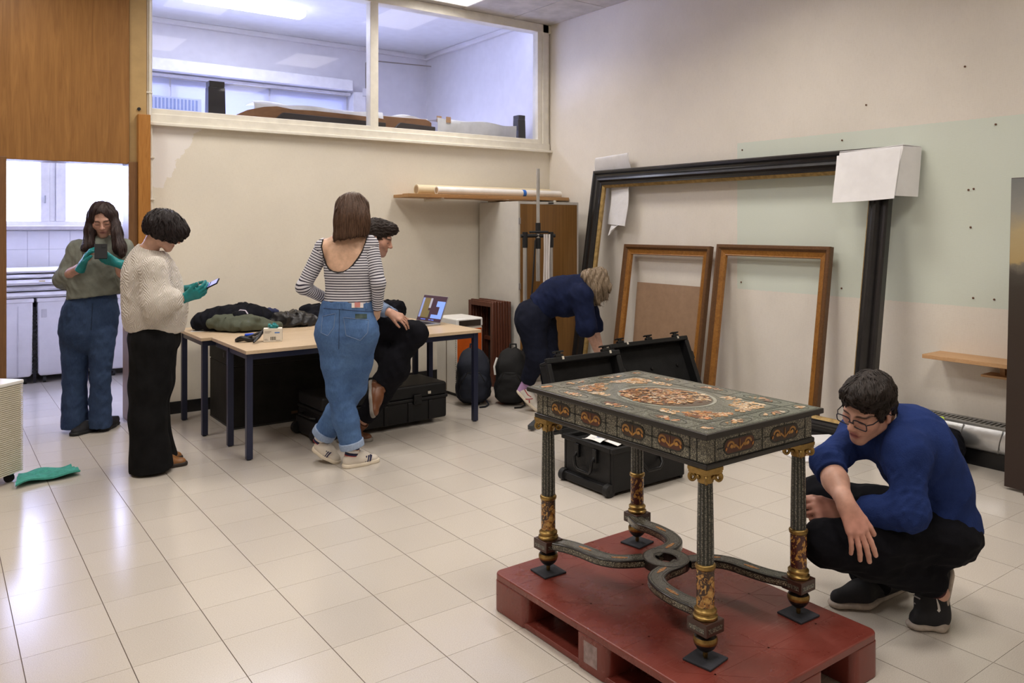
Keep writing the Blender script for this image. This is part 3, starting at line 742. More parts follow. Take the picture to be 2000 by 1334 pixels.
# ================================================================== PALLET AND MARQUETRY TABLE
def pallet():
    x0, x1, y0, y1 = 1.53, 2.31, -3.10, -1.90
    m, nt, p = new_mat('oxide_red_plastic'); MATS['oxide_red_plastic'] = m
    c = coords(nt); f = noise(nt, c, 4, 6, .65); s = noise(nt, coords(nt, (3, 60, 3), rot=(0, 0, .5)), 1.6, 5, .7); g = noise(nt, coords(nt, (40, 5, 5), rot=(0, 0, -.35)), 1.5, 5, .7)
    col = ramp2(nt, f, (.15, .028, .020), (.205, .043, .031))
    col = mixc(nt, ramp2(nt, mth(nt, 'MAXIMUM', s, g), (0, 0, 0), (1, 1, 1), .62, .84), col, (.34, .14, .12))
    setp(p, nt, col, ramp2(nt, f, (.20, .20, .20), (.38, .38, .38)), 0, .5, bumpn(nt, mth(nt, 'ADD', f, s), .22, .004))
    t = thing('plastic_pallet', 'oxide red plastic pallet carrying the inlaid table', 'pallet', ((x0+x1)/2, (y0+y1)/2, 0))
    hx, hy = (x1-x0)/2, (y1-y0)/2
    def rrect(x, y, r, n=5):
        P = []
        for cx, cy, a0 in ((x-r, y-r, 0), (-x+r, y-r, PI/2), (-x+r, -y+r, PI), (x-r, -y+r, 1.5*PI)):
            for k in range(n+1): a = a0+PI/2*k/n; P.append((cx+r*math.cos(a), cy+r*math.sin(a)))
        return P
    E3 = ((1, 0, 0), (0, 1, 0), (0, 0, 1))
    MB().prism(rrect(hx, hy, .035), (0, 0, .122), *E3, .028).build('deck', m, t, bevel=.006)
    # shallow star-shaped moulding ribs under the deck skin
    rb = MB()
    for gx in (-.26, 0, .26):
        for gy in (-.44, -.15, .15, .44):
            for k in range(4):
                a = k*PI/4; L = .125; d = Vector((math.cos(a), math.sin(a), 0))
                rb.bar(Vector((gx, gy, .1492))-d*L, Vector((gx, gy, .1492))+d*L, .004, .0024)
    rb.build('deck_ribs', m, t)
    for sx in (-1, 0, 1):
        cxx = sx*(hx-.075)
        for yy, L in ((-hy+.11, .11), (0, .085), (hy-.11, .11)):
            MB().prism([(a*1.0, b) for a, b in rrect(.075, L, .03)], (cxx, yy, 0 if abs(yy) > .1 else .0), *E3, .1235).build('block', m, t, bevel=.005)
        MB().box(cxx-.07, -hy+.08, 0, cxx+.07, hy-.08, .022).build('skid', m, t, bevel=.006)
    MB().box(-hx-.0006, -.035, .03, -hx+.002, .035, .105).build('sticker_residue', M('grey_glue', (.30, .22, .215), .6, var=.3, vscale=40), t)
pallet()

TC = Vector((1.943, -2.452, 0)); PT = .150       # table centre, pallet top
EBONY = M('ebony_black', (.011, .009, .008), .28, spec=.4, coat=.2)
BRASS = M('old_brass', (.30, .195, .065), .38, .9, var=.3, vscale=40, bump=.1, bscale=60)
def speckle(name, dark, light, scale=150, th=(.47, .53), rough=.22):
    m, nt, p = new_mat(name); MATS[name] = m
    c = coords(nt)
    wv = nt.nodes.new('ShaderNodeVectorMath'); wv.operation = 'ADD'; nt.links.new(c, wv.inputs[0])
    n0 = nt.nodes.new('ShaderNodeTexNoise'); n0.inputs['Scale'].default_value = scale*.35; nt.links.new(c, n0.inputs[0])
    sc = nt.nodes.new('ShaderNodeVectorMath'); sc.operation = 'SCALE'; sc.inputs['Scale'].default_value = .012; nt.links.new(n0.outputs['Color'], sc.inputs[0]); nt.links.new(sc.outputs[0], wv.inputs[1])
    f = noise(nt, wv.outputs[0], scale, 2, .6, 1.0)
    v = nt.nodes.new('ShaderNodeTexVoronoi'); v.feature = 'DISTANCE_TO_EDGE'; v.inputs['Scale'].default_value = scale*.55; nt.links.new(wv.outputs[0], v.inputs['Vector'])
    e = mth(nt, 'LESS_THAN', v.outputs['Distance'], .12)
    a = ramp2(nt, f, (0, 0, 0), (1, 1, 1), *th)
    k = mth(nt, 'MULTIPLY', a, mth(nt, 'SUBTRACT', 1.0, mth(nt, 'MULTIPLY', e, .75)))
    tone = ramp2(nt, noise(nt, c, 30, 3), tuple(x*.72 for x in light), light, .35, .65)
    setp(p, nt, mixc(nt, k, dark, tone), rough, 0, .5)
    p.inputs['Coat Weight'].default_value = .4; p.inputs['Coat Roughness'].default_value = .12
    return m
SPK_TOP = speckle('ivory_scroll_green', (.042, .048, .037), (.335, .345, .275), 230, (.40, .58))
SPK_APR = speckle('ivory_scroll_black', (.014, .014, .012), (.44, .41, .30), 290, (.46, .54))
SPK_LEG = speckle('ivory_scroll_leg', (.014, .015, .013), (.36, .34, .27), 330, (.48, .57))
SPK_STR = speckle('ivory_scroll_stretcher', (.030, .031, .028), (.27, .265, .22), 300, (.46, .60))
INLAY = attr_mat('wood_inlay', rough=.25, spec=.5)
INLAY.node_tree.nodes['Principled BSDF'].inputs['Coat Weight'].default_value = .4; INLAY.node_tree.nodes['Principled BSDF'].inputs['Coat Roughness'].default_value = .12
def petals(mb, cx, cy, R, n, pal, put, rng, flat=.5, zj=0):
    """a bunch of leaf-shaped inlay pieces around (cx, cy); put(x, y, k) lifts a plane point into space"""
    for k in range(n):
        a = rng.uniform(0, 2*PI); r = R*math.sqrt(rng.uniform(0, 1)); x, y = cx+r*math.cos(a), cy+r*flat*math.sin(a)
        L = .0038+.014*rng.uniform(0, 1)**2; W = L*rng.uniform(.28, .6); th = rng.uniform(0, PI)
        col = pal[int(rng.integers(len(pal)))]; fk = rng.uniform(.7, 1.15); col = tuple(c*fk for c in col)
        P = []
        for j in range(8):
            q = 2*PI*j/8; u = L*math.cos(q); v = W*math.sin(q)*(1-.45*math.cos(q)); v += .25*L*(math.cos(q))**2
            P.append(put(x+u*math.cos(th)-v*math.sin(th), y+u*math.sin(th)+v*math.cos(th), k))
        mb.add(P, [tuple(range(8))], col)
PAL = [(.52, .28, .12), (.60, .38, .20), (.62, .46, .30), (.55, .22, .09), (.64, .52, .38), (.30, .10, .04), (.14, .05, .025), (.42, .24, .10), (.55, .42, .26)]
PALD = [(.12, .04, .018), (.22, .07, .025), (.40, .16, .04), (.55, .24, .07), (.60, .34, .14), (.30, .10, .03)]
PALL = [(.70, .55, .38), (.66, .44, .24), (.62, .34, .15), (.72, .60, .45), (.55, .30, .12)]
def table():
    t = thing('inlaid_table', 'antique black table with ivory scrolls and flower marquetry standing on the red pallet', 'table', (TC.x, TC.y, PT))
    z = lambda w_: w_-PT
    # top board: ebony edge, scroll-inlaid surface, flower marquetry
    top = MB().box(-.305, -.475, z(.868), .305, .475, z(.8865)).build('table_top', EBONY, t, bevel=.003)
    MB().box(-.296, -.466, z(.8865), .296, .466, z(.8872)).build('scroll_field', SPK_TOP, top)
    Z = z(.8872)
    LINE = M('dark_line_inlay', (.022, .024, .020), .25)
    ln = MB()
    def rect(x0, y0, x1, y1, w=.003, zz=.0003):
        for a in ((x0, y0, x1, y0+w), (x0, y1-w, x1, y1), (x0, y0+w, x0+w, y1-w), (x1-w, y0+w, x1, y1-w)): ln.box(a[0], a[1], Z, a[2], a[3], Z+zz)
    rect(-.29, -.46, .29, .46, .0025); rect(-.205, -.375, .205, .375, .006); rect(-.192, -.362, .192, .362, .002)
    for sx in (-1, 1):
        for y in (-.375, -.125, .125, .375): ln.box(min(sx*.205, sx*.29), y-.0015, Z, max(sx*.205, sx*.29), y+.0015, Z+.0003)
    for sy in (-1, 1):
        for x in (-.205, 0, .205): ln.box(x-.0015, min(sy*.375, sy*.46), Z, x+.0015, max(sy*.375, sy*.46), Z+.0003)
    def oval(cx, cy, a, b, w, n=40):
        vs = []; fs = []
        for k in range(n):
            q = 2*PI*k/n
            for rr in (0, w): vs.append((cx+(a-rr)*math.cos(q), cy+(b-rr)*math.sin(q), Z+.0004))
        for k in range(n):
            i, j = 2*k, 2*((k+1) % n); fs.append((i, j, j+1, i+1))
        ln.add(vs, fs)
    for sx in (-1, 1):
        for y in (-.25, 0, .25): oval(sx*.2475, y, .030, .085, .004)
    for sy in (-1, 1):
        for x in (-.10, .10): oval(x, sy*.4175, .075, .030, .004)
    for sx in (-1, 1):
        for sy in (-1, 1): oval(sx*.2475, sy*.4175, .030, .030, .003)
    ln.build('line_inlay', LINE, top)
    # big central oval in a grey-green band
    ov = MB(); n = 64
    for a, b, zz, c in ((.162, .205, .0005, (.34, .35, .29)), (.150, .193, .0007, (.13, .14, .11)), (.146, .189, .0009, (.085, .055, .032))):
        ov.add([(a*math.cos(2*PI*k/n), b*math.sin(2*PI*k/n), Z+zz) for k in range(n)], [tuple(range(n))], c)
    for sy in (-1, 1):
        for sx in (-1, 1):       # dark corner grounds beside the oval
            P = [(sx*.186, sy*.352), (sx*.03, sy*.352), (sx*.045, sy*.235), (sx*.11, sy*.195), (sx*.15, sy*.12), (sx*.186, sy*.05)]
            ov.add([(x, y, Z+.0004) for x, y in P], [tuple(range(6))], (.17, .175, .14))
    ov.build('oval_ground', INLAY, top)
    rng = np.random.default_rng(5); fl_ = MB()
    put = lambda x, y, k: (x, y, Z+.0011+.000004*k)
    petals(fl_, -.03, .02, .115, 520, PAL+PALD+PALD, put, rng, 1.4)
    petals(fl_, .055, -.02, .085, 300, PALL+PALL+PAL, put, rng, 1.6)
    petals(fl_, -.02, .02, .11, 170, PALD[2:]+PALL, put, rng, 1.4)
    for sx in (-1, 1):
        for sy in (-1, 1):
            petals(fl_, sx*.120, sy*.285, .060, 190, (PALL if sx > 0 else PAL+PALD), put, rng, 1.0)
            petals(fl_, sx*.05, sy*.325, .03, 50, PAL, put, rng, .7)
            petals(fl_, sx*.165, sy*.18, .022, 45, PALL, put, rng, 2.2)
    for sx in (-1, 1):
        for y in (-.25, 0, .25): petals(fl_, sx*.2475, y, .018, 26, PAL, put, rng, 3.0)
    for sy in (-1, 1):
        for x in (-.10, .10): petals(fl_, x, sy*.4175, .052, 26, PAL, put, rng, .3)
    for sx in (-1, 1):
        for sy in (-1, 1): petals(fl_, sx*.2475, sy*.4175, .014, 12, PAL[:5], put, rng, 1)
    f = fl_.build('flower_marquetry', INLAY, top); f['kind'] = 'stuff'
    # apron
    ap = MB().box(-.275, -.445, z(.783), .275, .445, z(.868)).build('apron', SPK_APR, t, bevel=.002)
    MB().box(-.283, -.453, z(.766), .283, .453, z(.784)).build('apron_moulding', EBONY, t, bevel=.005)
    MB().box(-.279, -.449, z(.861), .279, .449, z(.8685)).build('upper_moulding', EBONY, t, bevel=.002)
    SH = attr_mat('tortoise_inlay', rough=.22, spec=.5)
    def face(o, ex, nrm, L, mids, half, divs, pil):
        o, ex, nrm = Vector(o), Vector(ex), Vector(nrm); ey = Vector((0, 0, 1)); lines = MB()
        def ln2(x0, y0, x1, y1, h=.0008):
            c = o+ex*(x0+x1)/2+ey*(y0+y1)/2+nrm*h/2; lines.obox(c, ex*(x1-x0)/2, ey*(y1-y0)/2, nrm*(h/2+.0004))
        for d in divs: ln2(d-.0022, -.0385, d+.0022, .0385)
        ln2(-L, -.0395, L, -.0365); ln2(-L, .0345, L, .0375)
        for mx in mids:
            ln2(mx-.0015, -.038, mx+.0015, .036); ln2(mx-half-.030, -.002, mx+half+.030, .002)
        lines.build('line_inlay', LINE, ap)
        for mi, mx in enumerate(mids):
            def cap(hl, r, n=9):
                return [(hl-r+r*math.cos(-PI/2+PI*k/(n-1)), r*math.sin(-PI/2+PI*k/(n-1))) for k in range(n)]+[(-hl+r+r*math.cos(PI/2+PI*k/(n-1)), r*math.sin(PI/2+PI*k/(n-1))) for k in range(n)]
            md = MB().prism(cap(half, .0265), o+ex*mx, ex, ey, nrm, .0018).build('medallion', LINE, ap, bevel=.0006, seg=1)
            rr = np.random.default_rng(40+mi+int(L*100)); ty = MB()
            base = (.085, .022, .010) if (mi+int(L*10)) % 2 == 0 else (.045, .020, .009)
            ty.add([o+ex*(mx+x)+ey*y+nrm*.0021 for x, y in cap(half-.005, .0215)], [tuple(range(18))], base)
            gold = (.42, .205, .040); ho = .0026
            def blob(x, y, a, b, th, c, h=ho):
                ty.add([o+ex*(mx+x+a*math.cos(q)*math.cos(th)-b*math.sin(q)*math.sin(th))+ey*(y+a*math.cos(q)*math.sin(th)+b*math.sin(q)*math.cos(th))+nrm*h for q in [2*PI*j/8 for j in range(8)]], [tuple(range(8))], c)
            gk = 1.0
            for sgn in (-1, 1):     # mirrored scrolls
                for k in range(16):
                    q = k/15; a = q*5.0+.3; R_ = .0175*(1-.62*q); xx = sgn*(half*.52+R_*math.cos(a)); yy = .002+R_*.78*math.sin(a)
                    blob(xx, yy, .0062*(1-.3*q), .0040*(1-.3*q), sgn*(a+PI/2), tuple(c*gk for c in gold), ho+.00002*k)
                for k in range(5): blob(sgn*(.006+.007*k), -.010+.005*k*(1 if k < 3 else .4), .0065, .0035, sgn*(.8-.2*k), tuple(c*gk for c in gold), ho+.0004+.00002*k)
                blob(sgn*half*.52, .001, .006, .005, 0, (.55, .28, .06), ho+.0008)
                blob(sgn*(half-.012), -.006, .0065, .004, 1.0, (.48, .20, .04), ho+.0009)
            blob(0, 0, .0022, .020, 0, (.35, .16, .03), ho+.001)
            ty.build('scroll_inlay', SH, md)
    zc = z(.8225)
    LD = (-.405, -.375, -.205, -.030, .030, .205, .375, .405)
    for s_ in (-1, 1):
        face((s_*.275, 0, zc), (0, 1, 0), (s_, 0, 0), .445, (-.29, -.112, .112, .29), .060, LD, 0)
        face((0, s_*.445, zc), (1, 0, 0), (0, s_, 0), .275, (-.118, .118), .078, (-.235, 0, .235), 0)
    # legs
    SPK = SPK_LEG
    m, nt, p = new_mat('tortoise_flower_shaft'); MATS['tortoise_flower_shaft'] = m
    c = coords(nt); v = noise(nt, c, 34, 3, .55, 2.2); v2 = noise(nt, c, 70, 3, .5, 1.0)
    gold = ramp2(nt, v2, (.28, .11, .02), (.55, .32, .09), .35, .65)
    setp(p, nt, mixc(nt, ramp2(nt, v, (0, 0, 0), (1, 1, 1), .485, .515), (.045, .020, .012), gold), .25, 0, .5)
    SHAFT = m
    m2, nt, p = new_mat('tortoise_red_shaft'); c = coords(nt); v = noise(nt, c, 30, 3, .55, 2.2)
    setp(p, nt, mixc(nt, ramp2(nt, v, (0, 0, 0), (1, 1, 1), .55, .57), (.065, .013, .010), (.48, .24, .05)), .25, 0, .5); SHAFT2 = m2
    for li, (lx, ly) in enumerate(((-.243, -.4125), (-.243, .4125), (.243, -.4125), (.243, .4125))):
        lg = bpy.data.objects.new('leg', None); COL.objects.link(lg); lg.parent = t; lg.location = (lx, ly, 0)
        MB().lathe([(.006, z(.158)), (.008, z(.164)), (.008, z(.178)), (.012, z(.180))], 14).build('brass_tip', BRASS, lg, 40)
        MB().lathe([(.011, z(.178)), (.020, z(.184)), (.030, z(.193)), (.036, z(.203)), (.0375, z(.210))], 28).build('foot_cup', EBONY, lg, 40)
        MB().lathe([(.0378, z(.209)), (.039, z(.215)), (.0385, z(.222)), (.034, z(.229))], 28).build('foot_band', BRASS, lg, 40)
        MB().lathe([(.035, z(.228)), (.030, z(.233)), (.026, z(.238)), (.028, z(.246))], 28).build('foot_neck', EBONY, lg, 40)
        pb = MB().box(-.042, -.042, z(.244), .042, .042, z(.286)).build('plinth', M('dark_rosewood', (.050, .020, .014), .3, coat=.2), lg, bevel=.003)
        q = MB()
        for s_ in (-1, 1):
            q.box(s_*.0424-.0004, -.032, z(.256), s_*.0424+.0004, .032, z(.270)); q.box(-.032, s_*.0424-.0004, z(.256), .032, s_*.0424+.0004, z(.270))
        q.build('plinth_inlay', SPK, pb)
        MB().lathe([(.036, z(.285)), (.0395, z(.290)), (.0395, z(.296)), (.034, z(.300)), (.033, z(.304)), (.0365, z(.308)), (.0365, z(.314)), (.031, z(.319)), (.029, z(.324))], 32).build('brass_base', BRASS, lg, 40)
        MB().lathe([(.0285, z(.322)), (.0285, z(.443))], 32).build('lower_shaft', SHAFT if li in (0, 1) else SHAFT2, lg, 40)
        MB().lathe([(.029, z(.441)), (.0325, z(.445)), (.0325, z(.449)), (.0335, z(.452)), (.032, z(.456)), (.028, z(.459))], 32).build('brass_ring', BRASS, lg, 40)
        rings = []
        for h, r in ((.457, .0275), (.52, .0272), (.60, .026), (.66, .0248), (.722, .0232)):
            rings.append([(r*(1-.10*abs(math.cos(6*2*PI*k/72))**.7)*math.cos(2*PI*k/72), r*(1-.10*abs(math.cos(6*2*PI*k/72))**.7)*math.sin(2*PI*k/72), z(h)) for k in range(72)])
        us = MB().loft(rings).build('fluted_shaft', SPK, lg, 50)
        fl2 = MB()
        for k in range(12):
            a = 2*PI*(k+.5)/12+PI/12; d = Vector((math.cos(a), math.sin(a), 0)); sd = Vector((-d.y, d.x, 0))
            fl2.add([d*.0262-sd*.0030+Vector((0, 0, z(.46))), d*.0262+sd*.0030+Vector((0, 0, z(.46))), d*.0222+sd*.0025+Vector((0, 0, z(.718))), d*.0222-sd*.0025+Vector((0, 0, z(.718)))], [(0, 1, 2, 3)])
        fl2.build('flute_lines', LINE, us)
        # ionic capital in gilt brass
        cp = MB()
        cp.lathe([(.0240, z(.716)), (.0262, z(.720)), (.0262, z(.726)), (.032, z(.734)), (.032, z(.748))], 28)
        n8 = []
        for a0 in range(4):
            for s_ in (-.6, 0, .6):
                a = a0*PI/2+s_*.62; R_ = .054 if s_ == 0 else .043
                n8.append((R_*math.cos(a+PI/4), R_*math.sin(a+PI/4)))
        cp.prism(n8, (0, 0, z(.748)), (1, 0, 0), (0, 1, 0), (0, 0, 1), .009); cp.box(-.040, -.040, z(.756), .040, .040, z(.767))
        for a0 in range(4):
            a = a0*PI/2+PI/4; d = Vector((math.cos(a), math.sin(a), 0)); sd = Vector((-d.y, d.x, 0))
            pts = []
            for k in range(26):
                q_ = k/25; th = -PI*.5+q_*2*PI*1.45; R_ = .0125*(1-.72*q_)
                pts.append(d*(.040+R_*math.cos(th)*1.0)+Vector((0, 0, z(.732)+R_*math.sin(th+PI)*1.15)))
            cp.tube(pts, [.0060*(1-.35*k/25) for k in range(26)], 7)
            cp.tube([d*.034+sd*.0+Vector((0, 0, z(.744))), d*.044+Vector((0, 0, z(.748)))], .007, 8)
            d2 = Vector((math.cos(a+PI/4), math.sin(a+PI/4), 0))
            cp.ell(d2*.033+Vector((0, 0, z(.738))), (.008, .008, .008), 8, 6)
        cp.build('capital', BRASS, lg, 45)
    # serpentine cross stretcher with an oval ring at its centre
    def arm(sx, sy, kind):
        if kind == 0: P = [(-.243, .4125), (-.205, .33), (-.188, .25), (-.178, .17), (-.15, .115), (-.105, .08), (-.06, .058)]
        else: P = [(.215, .40), (.188, .33), (.192, .25), (.180, .16), (.145, .095), (.085, .068), (.02, .066), (-.02, .055)]
        return [(x*sx, y*sy) for x, y in P]
    def smooth_path(P, m_=8):
        out = []
        for i in range(len(P)-1):
            p0, p1, p2, p3 = P[max(i-1, 0)], P[i], P[i+1], P[min(i+2, len(P)-1)]
            for k in range(m_):
                u = k/m_; out.append(tuple(.5*((2*p1[j])+(-p0[j]+p2[j])*u+(2*p0[j]-5*p1[j]+4*p2[j]-p3[j])*u*u+(-p0[j]+3*p1[j]-3*p2[j]+p3[j])*u**3) for j in (0, 1)))
        return out+[P[-1]]
    paths = [arm(1, 1, 0), arm(-1, -1, 0), arm(1, 1, 1), arm(-1, -1, 1)]
    zt, zb = z(.281), z(.252)
    for P in paths:
        S = smooth_path(P); rt_, lf = [], []
        for i, (x, y) in enumerate(S):
            a = S[min(i+1, len(S)-1)]; b = S[max(i-1, 0)]; d = Vector((a[0]-b[0], a[1]-b[1])).normalized(); n_ = Vector((-d.y, d.x)); wd = .031
            rt_.append((x+n_.x*wd, y+n_.y*wd)); lf.append((x-n_.x*wd, y-n_.y*wd))
        st = MB(); edg = MB(); tp_ = MB(); N_ = len(S)
        rings = [[(*rt_[i], zt), (*lf[i], zt), (*lf[i], zb), (*rt_[i], zb)] for i in range(N_)]
        st.loft(rings)
        so = st.build('stretcher_arm', EBONY, t, bevel=.002, seg=1)
        def strip(mb, k0, k1, zz, i0=0, i1=None):
            i1 = i1 or N_; vs = []
            for i in range(i0, i1):
                for k in (k0, k1): vs.append((rt_[i][0]*(1-k)+lf[i][0]*k, rt_[i][1]*(1-k)+lf[i][1]*k, zz))
            mb.add(vs, [(2*i, 2*i+1, 2*i+3, 2*i+2) for i in range(i1-i0-1)])
        strip(tp_, .08, .92, zt+.0004); tp_.build('scroll_inlay', SPK_STR, so)
        l3 = MB(); strip(l3, .17, .20, zt+.0008); strip(l3, .80, .83, zt+.0008); l3.build('line_inlay', LINE, so)
        for side in (0, 1):
            src = rt_ if side == 0 else lf; vs = []
            for i in range(N_):
                o_ = Vector(src[i])-Vector(S[i]); o_ = o_.normalized()*.0004
                vs += [(src[i][0]+o_.x, src[i][1]+o_.y, zt-.006), (src[i][0]+o_.x, src[i][1]+o_.y, zb+.006)]
            edg.add(vs, [(2*i, 2*i+1, 2*i+3, 2*i+2) for i in range(N_-1)])
        edg.build('edge_inlay', SPK_APR, so)
        rg = np.random.default_rng(int(abs(P[0][0])*1e4)+len(P)+(3 if P[0][1] > 0 else 0))
        for fi in (.34, .70):
            fl3 = MB(); i = int(fi*N_); d = (Vector(S[i+1])-Vector(S[i-1])).normalized()
            for k in range(7):
                o_ = Vector(S[i])+d*((k-3)*.0085); L_ = .0065*(1.3-.12*abs(k-3)); W_ = .0085*(1.1-.17*abs(k-3)); cc = tuple(c_*1.0 for c_ in ((.50, .24, .06) if k % 2 else (.46, .17, .035)))
                nn = Vector((-d.y, d.x)); fl3.add([(*(o_+d*L_*math.cos(q)+nn*W_*math.sin(q)), zt+.0011+.00002*k) for q in [2*PI*j/8 for j in range(8)]], [tuple(range(8))], cc)
            fl3.build('flower_inlay', INLAY, so)
    rg = MB(); n = 48; vs = []; R0 = (.036, .045); R1 = (.085, .092)
    for k in range(n):
        a = 2*PI*k/n
        for r in (R0, R1):
            for zz in (zb, zt+.0006): vs.append((r[0]*math.cos(a)*1.0, r[1]*math.sin(a), zz))
    fs = []
    for k in range(n):
        i, j = 4*k, 4*((k+1) % n); fs += [(i+1, i+3, j+3, j+1), (i, j, j+2, i+2), (i, i+1, j+1, j), (i+2, j+2, j+3, i+3)]
    rg.add(vs, fs); ro = rg.build('stretcher_ring', EBONY, t)
    tr = MB(); vs = []; fs = []
    for k in range(n):
        a = 2*PI*k/n; vs += [((.043)*math.cos(a), (.053)*math.sin(a), zt+.001), (.079*math.cos(a), .086*math.sin(a), zt+.001)]
    for k in range(n): fs.append((2*k, 2*k+1, 2*((k+1) % n)+1, 2*((k+1) % n)))
    tr.add(vs, fs); tr.build('scroll_inlay', SPK_STR, ro)
table()
PADL = {(-1, -1): 'dark felt pad under the nearest foot of the inlaid table', (-1, 1): 'dark felt pad under the leftmost foot of the inlaid table', (1, -1): 'dark felt pad under the table foot nearest the crouching man', (1, 1): 'dark felt pad under the farthest foot of the inlaid table'}
for (sx, sy), lb in PADL.items():
    o = MB().box(-.052, -.052, 0, .052, .052, .007).build('felt_pad', M('dark_felt', (.035, .036, .046), .9, bump=.3, bscale=200), bevel=.002)
    o.location = (TC.x+sx*.243, TC.y+sy*.4125, PT+.0005); o.rotation_euler = (0, 0, .10*sx*sy+.06); tag(o, lb, 'felt pad', 'felt pads under the inlaid table')

# ================================================================== DESKS
MAPLE = wood('pale_maple', (.58, .43, .28), (.68, .53, .37), (2.0, 14, 14), .35, .4, 1.5, 2.0, .02)
NAVY = M('navy_steel', (.020, .024, .055), .35, .2)
def desk(name, label, x0, x1, y0, y1, legs, zt=.72):
    t = thing(name, label, 'desk', (x0, y0, 0))
    MB().box(0, 0, zt-.024, x1-x0, y1-y0, zt).build('desk_top', MAPLE, t, bevel=.002)
    for lx, ly in legs:
        l = MB().box(lx-.02, ly-.02, .006, lx+.02, ly+.02, zt-.024).build('leg', NAVY, t, bevel=.003)
        MB().cyl((lx, ly, 0), (lx, ly, .012), .014, n=10).build('leg_foot', M('black_rubber'), l)
    W, D = x1-x0, y1-y0
    for b in ((.03, .025, W-.03, .045), (.03, D-.06, W-.03, D-.04)): MB().box(b[0], b[1], zt-.064, b[2], b[3], zt-.024).build('rail', NAVY, t, bevel=.002)
    for b in ((.02, .03, .045, D-.03), (W-.045, .03, W-.02, D-.03)): MB().box(b[0], b[1], zt-.064, b[2], b[3], zt-.024).build('rail', NAVY, t, bevel=.002)
    return t
desk('front_desk', 'maple topped desk with navy steel legs carrying the laptop and glove box', 1.365, 3.165, .755, 1.56, ((.032, .04), (.032, .46), (1.765, .04), (1.765, .76)))
desk('rear_desk', 'maple topped desk against the back wall piled with coats', 1.295, 3.10, 1.575, 2.28, ((.035, .04), (.035, .64), (1.76, .64), (1.76, .06)))

# ---- things on the desks
BLKCLOTH = M('black_wool', (.0065, .007, .011), .95, spec=.15, var=.3, bump=.4, bscale=120)
ZD = .7205
lump('coat', 'black wool coat heaped on the rear desk behind the green bag', 'coat', (1.66, 2.02, ZD), (.38, .20, .20), BLKCLOTH, 3, .30, -.06, 'coats on the rear desk')
def sleeve(name, label, pts, r, mat, cat='coat', group='coats on the rear desk', seed=1):
    rng = np.random.default_rng(seed); mb = MB(); P = []
    for i in range(len(pts)-1):
        for k in range(8): P.append(Vector(pts[i]).lerp(Vector(pts[i+1]), k/8))
    P.append(Vector(pts[-1])); ph = rng.uniform(0, 6, 3)
    rr = [r[0]+(r[1]-r[0])*i/len(P)+.10*r[0]*math.sin(i*1.1+ph[0])+.07*r[0]*math.sin(i*2.3+ph[1]) for i in range(len(P))]
    mb.tube(P, rr, 14); o = mb.build(name, mat, smooth=70); return tag(o, label, cat, group)
OLIVE = M('olive_canvas', (.075, .085, .060), .85, var=.12, bump=.35, bscale=160)
t = thing('olive_bag', 'olive green fabric bag lying on the rear desk in front of the black coat', 'bag', (1.66, 1.80, ZD), -.42)
o = lump('bag_body', '', '', (0, 0, 0), (.245, .125, .135), OLIVE, 12, .14, 0); o.parent = t

MB().tube([(-.06, .05, .12), (-.03, .06, .155), (.01, .05, .15), (.03, .03, .125)], .006, 8).build('bag_cord', M('lilac_cord', (.55, .50, .60), .7), t, 50)
lump('leather_jacket', 'black leather jacket crumpled beside the green bag', 'jacket', (2.07, 1.90, ZD), (.24, .17, .125), M('black_leather', (.014, .014, .016), .38, var=.3, bump=.35, bscale=40, bdist=.006), 23, .38, -.35, 'coats on the rear desk')
lump('dark_jacket', 'dark jacket with rolled sleeve at the right end of the coat pile', 'jacket', (2.36, 2.02, ZD), (.20, .15, .155), BLKCLOTH, 31, .36, .2, 'coats on the rear desk')
sleeve('navy_scarf', 'navy scarf tucked between the green bag and the leather jacket', [(1.84, 1.96, ZD+.10), (1.93, 2.0, ZD+.115), (2.0, 2.03, ZD+.10)], (.034, .026), M('navy_scarf', (.018, .024, .075), .85), 'scarf', None, 4)
lump('black_hooded_jacket', 'black jacket heaped behind the laptop', 'jacket', (2.88, 1.88, ZD), (.24, .17, .175), BLKCLOTH, 44, .34, .1, 'coats on the rear desk')
lump('dark_green_cap', 'small dark green cloth beside the striped woman', 'cloth', (2.60, 1.86, ZD), (.10, .08, .05), M('dark_green_cloth', (.03, .04, .03), .85), 47, .2, .1)
# sheet of paper on the left corner of the rear desk
o = MB().box(-.09, -.05, 0, .09, .05, .0008).build('paper_sheet', M('white_paper', (.82, .81, .80), .7, var=.02)); o.location = (1.42, 1.99, ZD); o.rotation_euler = (0, 0, -.4); tag(o, 'white paper sheet at the left edge of the rear desk', 'paper')
# box of gloves
t = thing('glove_box', 'white cardboard box of turquoise gloves on the front desk', 'box', (1.655, 1.10, ZD), -.35)
WCARD = M('white_card', (.72, .68, .60), .6, var=.04)
MB().box(-.062, -.04, 0, .062, .04, .092).build('box_body', WCARD, t, bevel=.002)
pr_ = MB()
for k in range(9): pr_.box(-.015+.0042*k, -.0408, .012, -.015+.0042*k+(.0016 if k % 3 else .0028), -.0402, .036)
pr_.build('barcode', M('print_black', (.03, .03, .03), .6), t)
MB().box(.012, -.0406, .060, .045, -.0402, .068).build('blue_logo', M('print_blue', (.08, .22, .62), .6), t)
q = MB()
for k, (a, b, c_, d) in enumerate(((-.055, .07, -.01, .0735), (-.055, .062, -.02, .0645), (-.055, .012, -.03, .0145), (-.055, .02, -.035, .0222), (.02, .008, .05, .011))): q.box(a, -.0406, b, c_, -.0402, d)
q.build('small_print', M('print_grey', (.22, .20, .18), .6), t)
MB().box(.0622, -.02, .01, .0628, .025, .05).build('blue_label', M('print_slate', (.10, .17, .24), .6), t)
MB().box(.0622, -.03, .055, .0628, .03, .088).build('grey_label', M('print_grey2', (.35, .34, .32), .6), t)
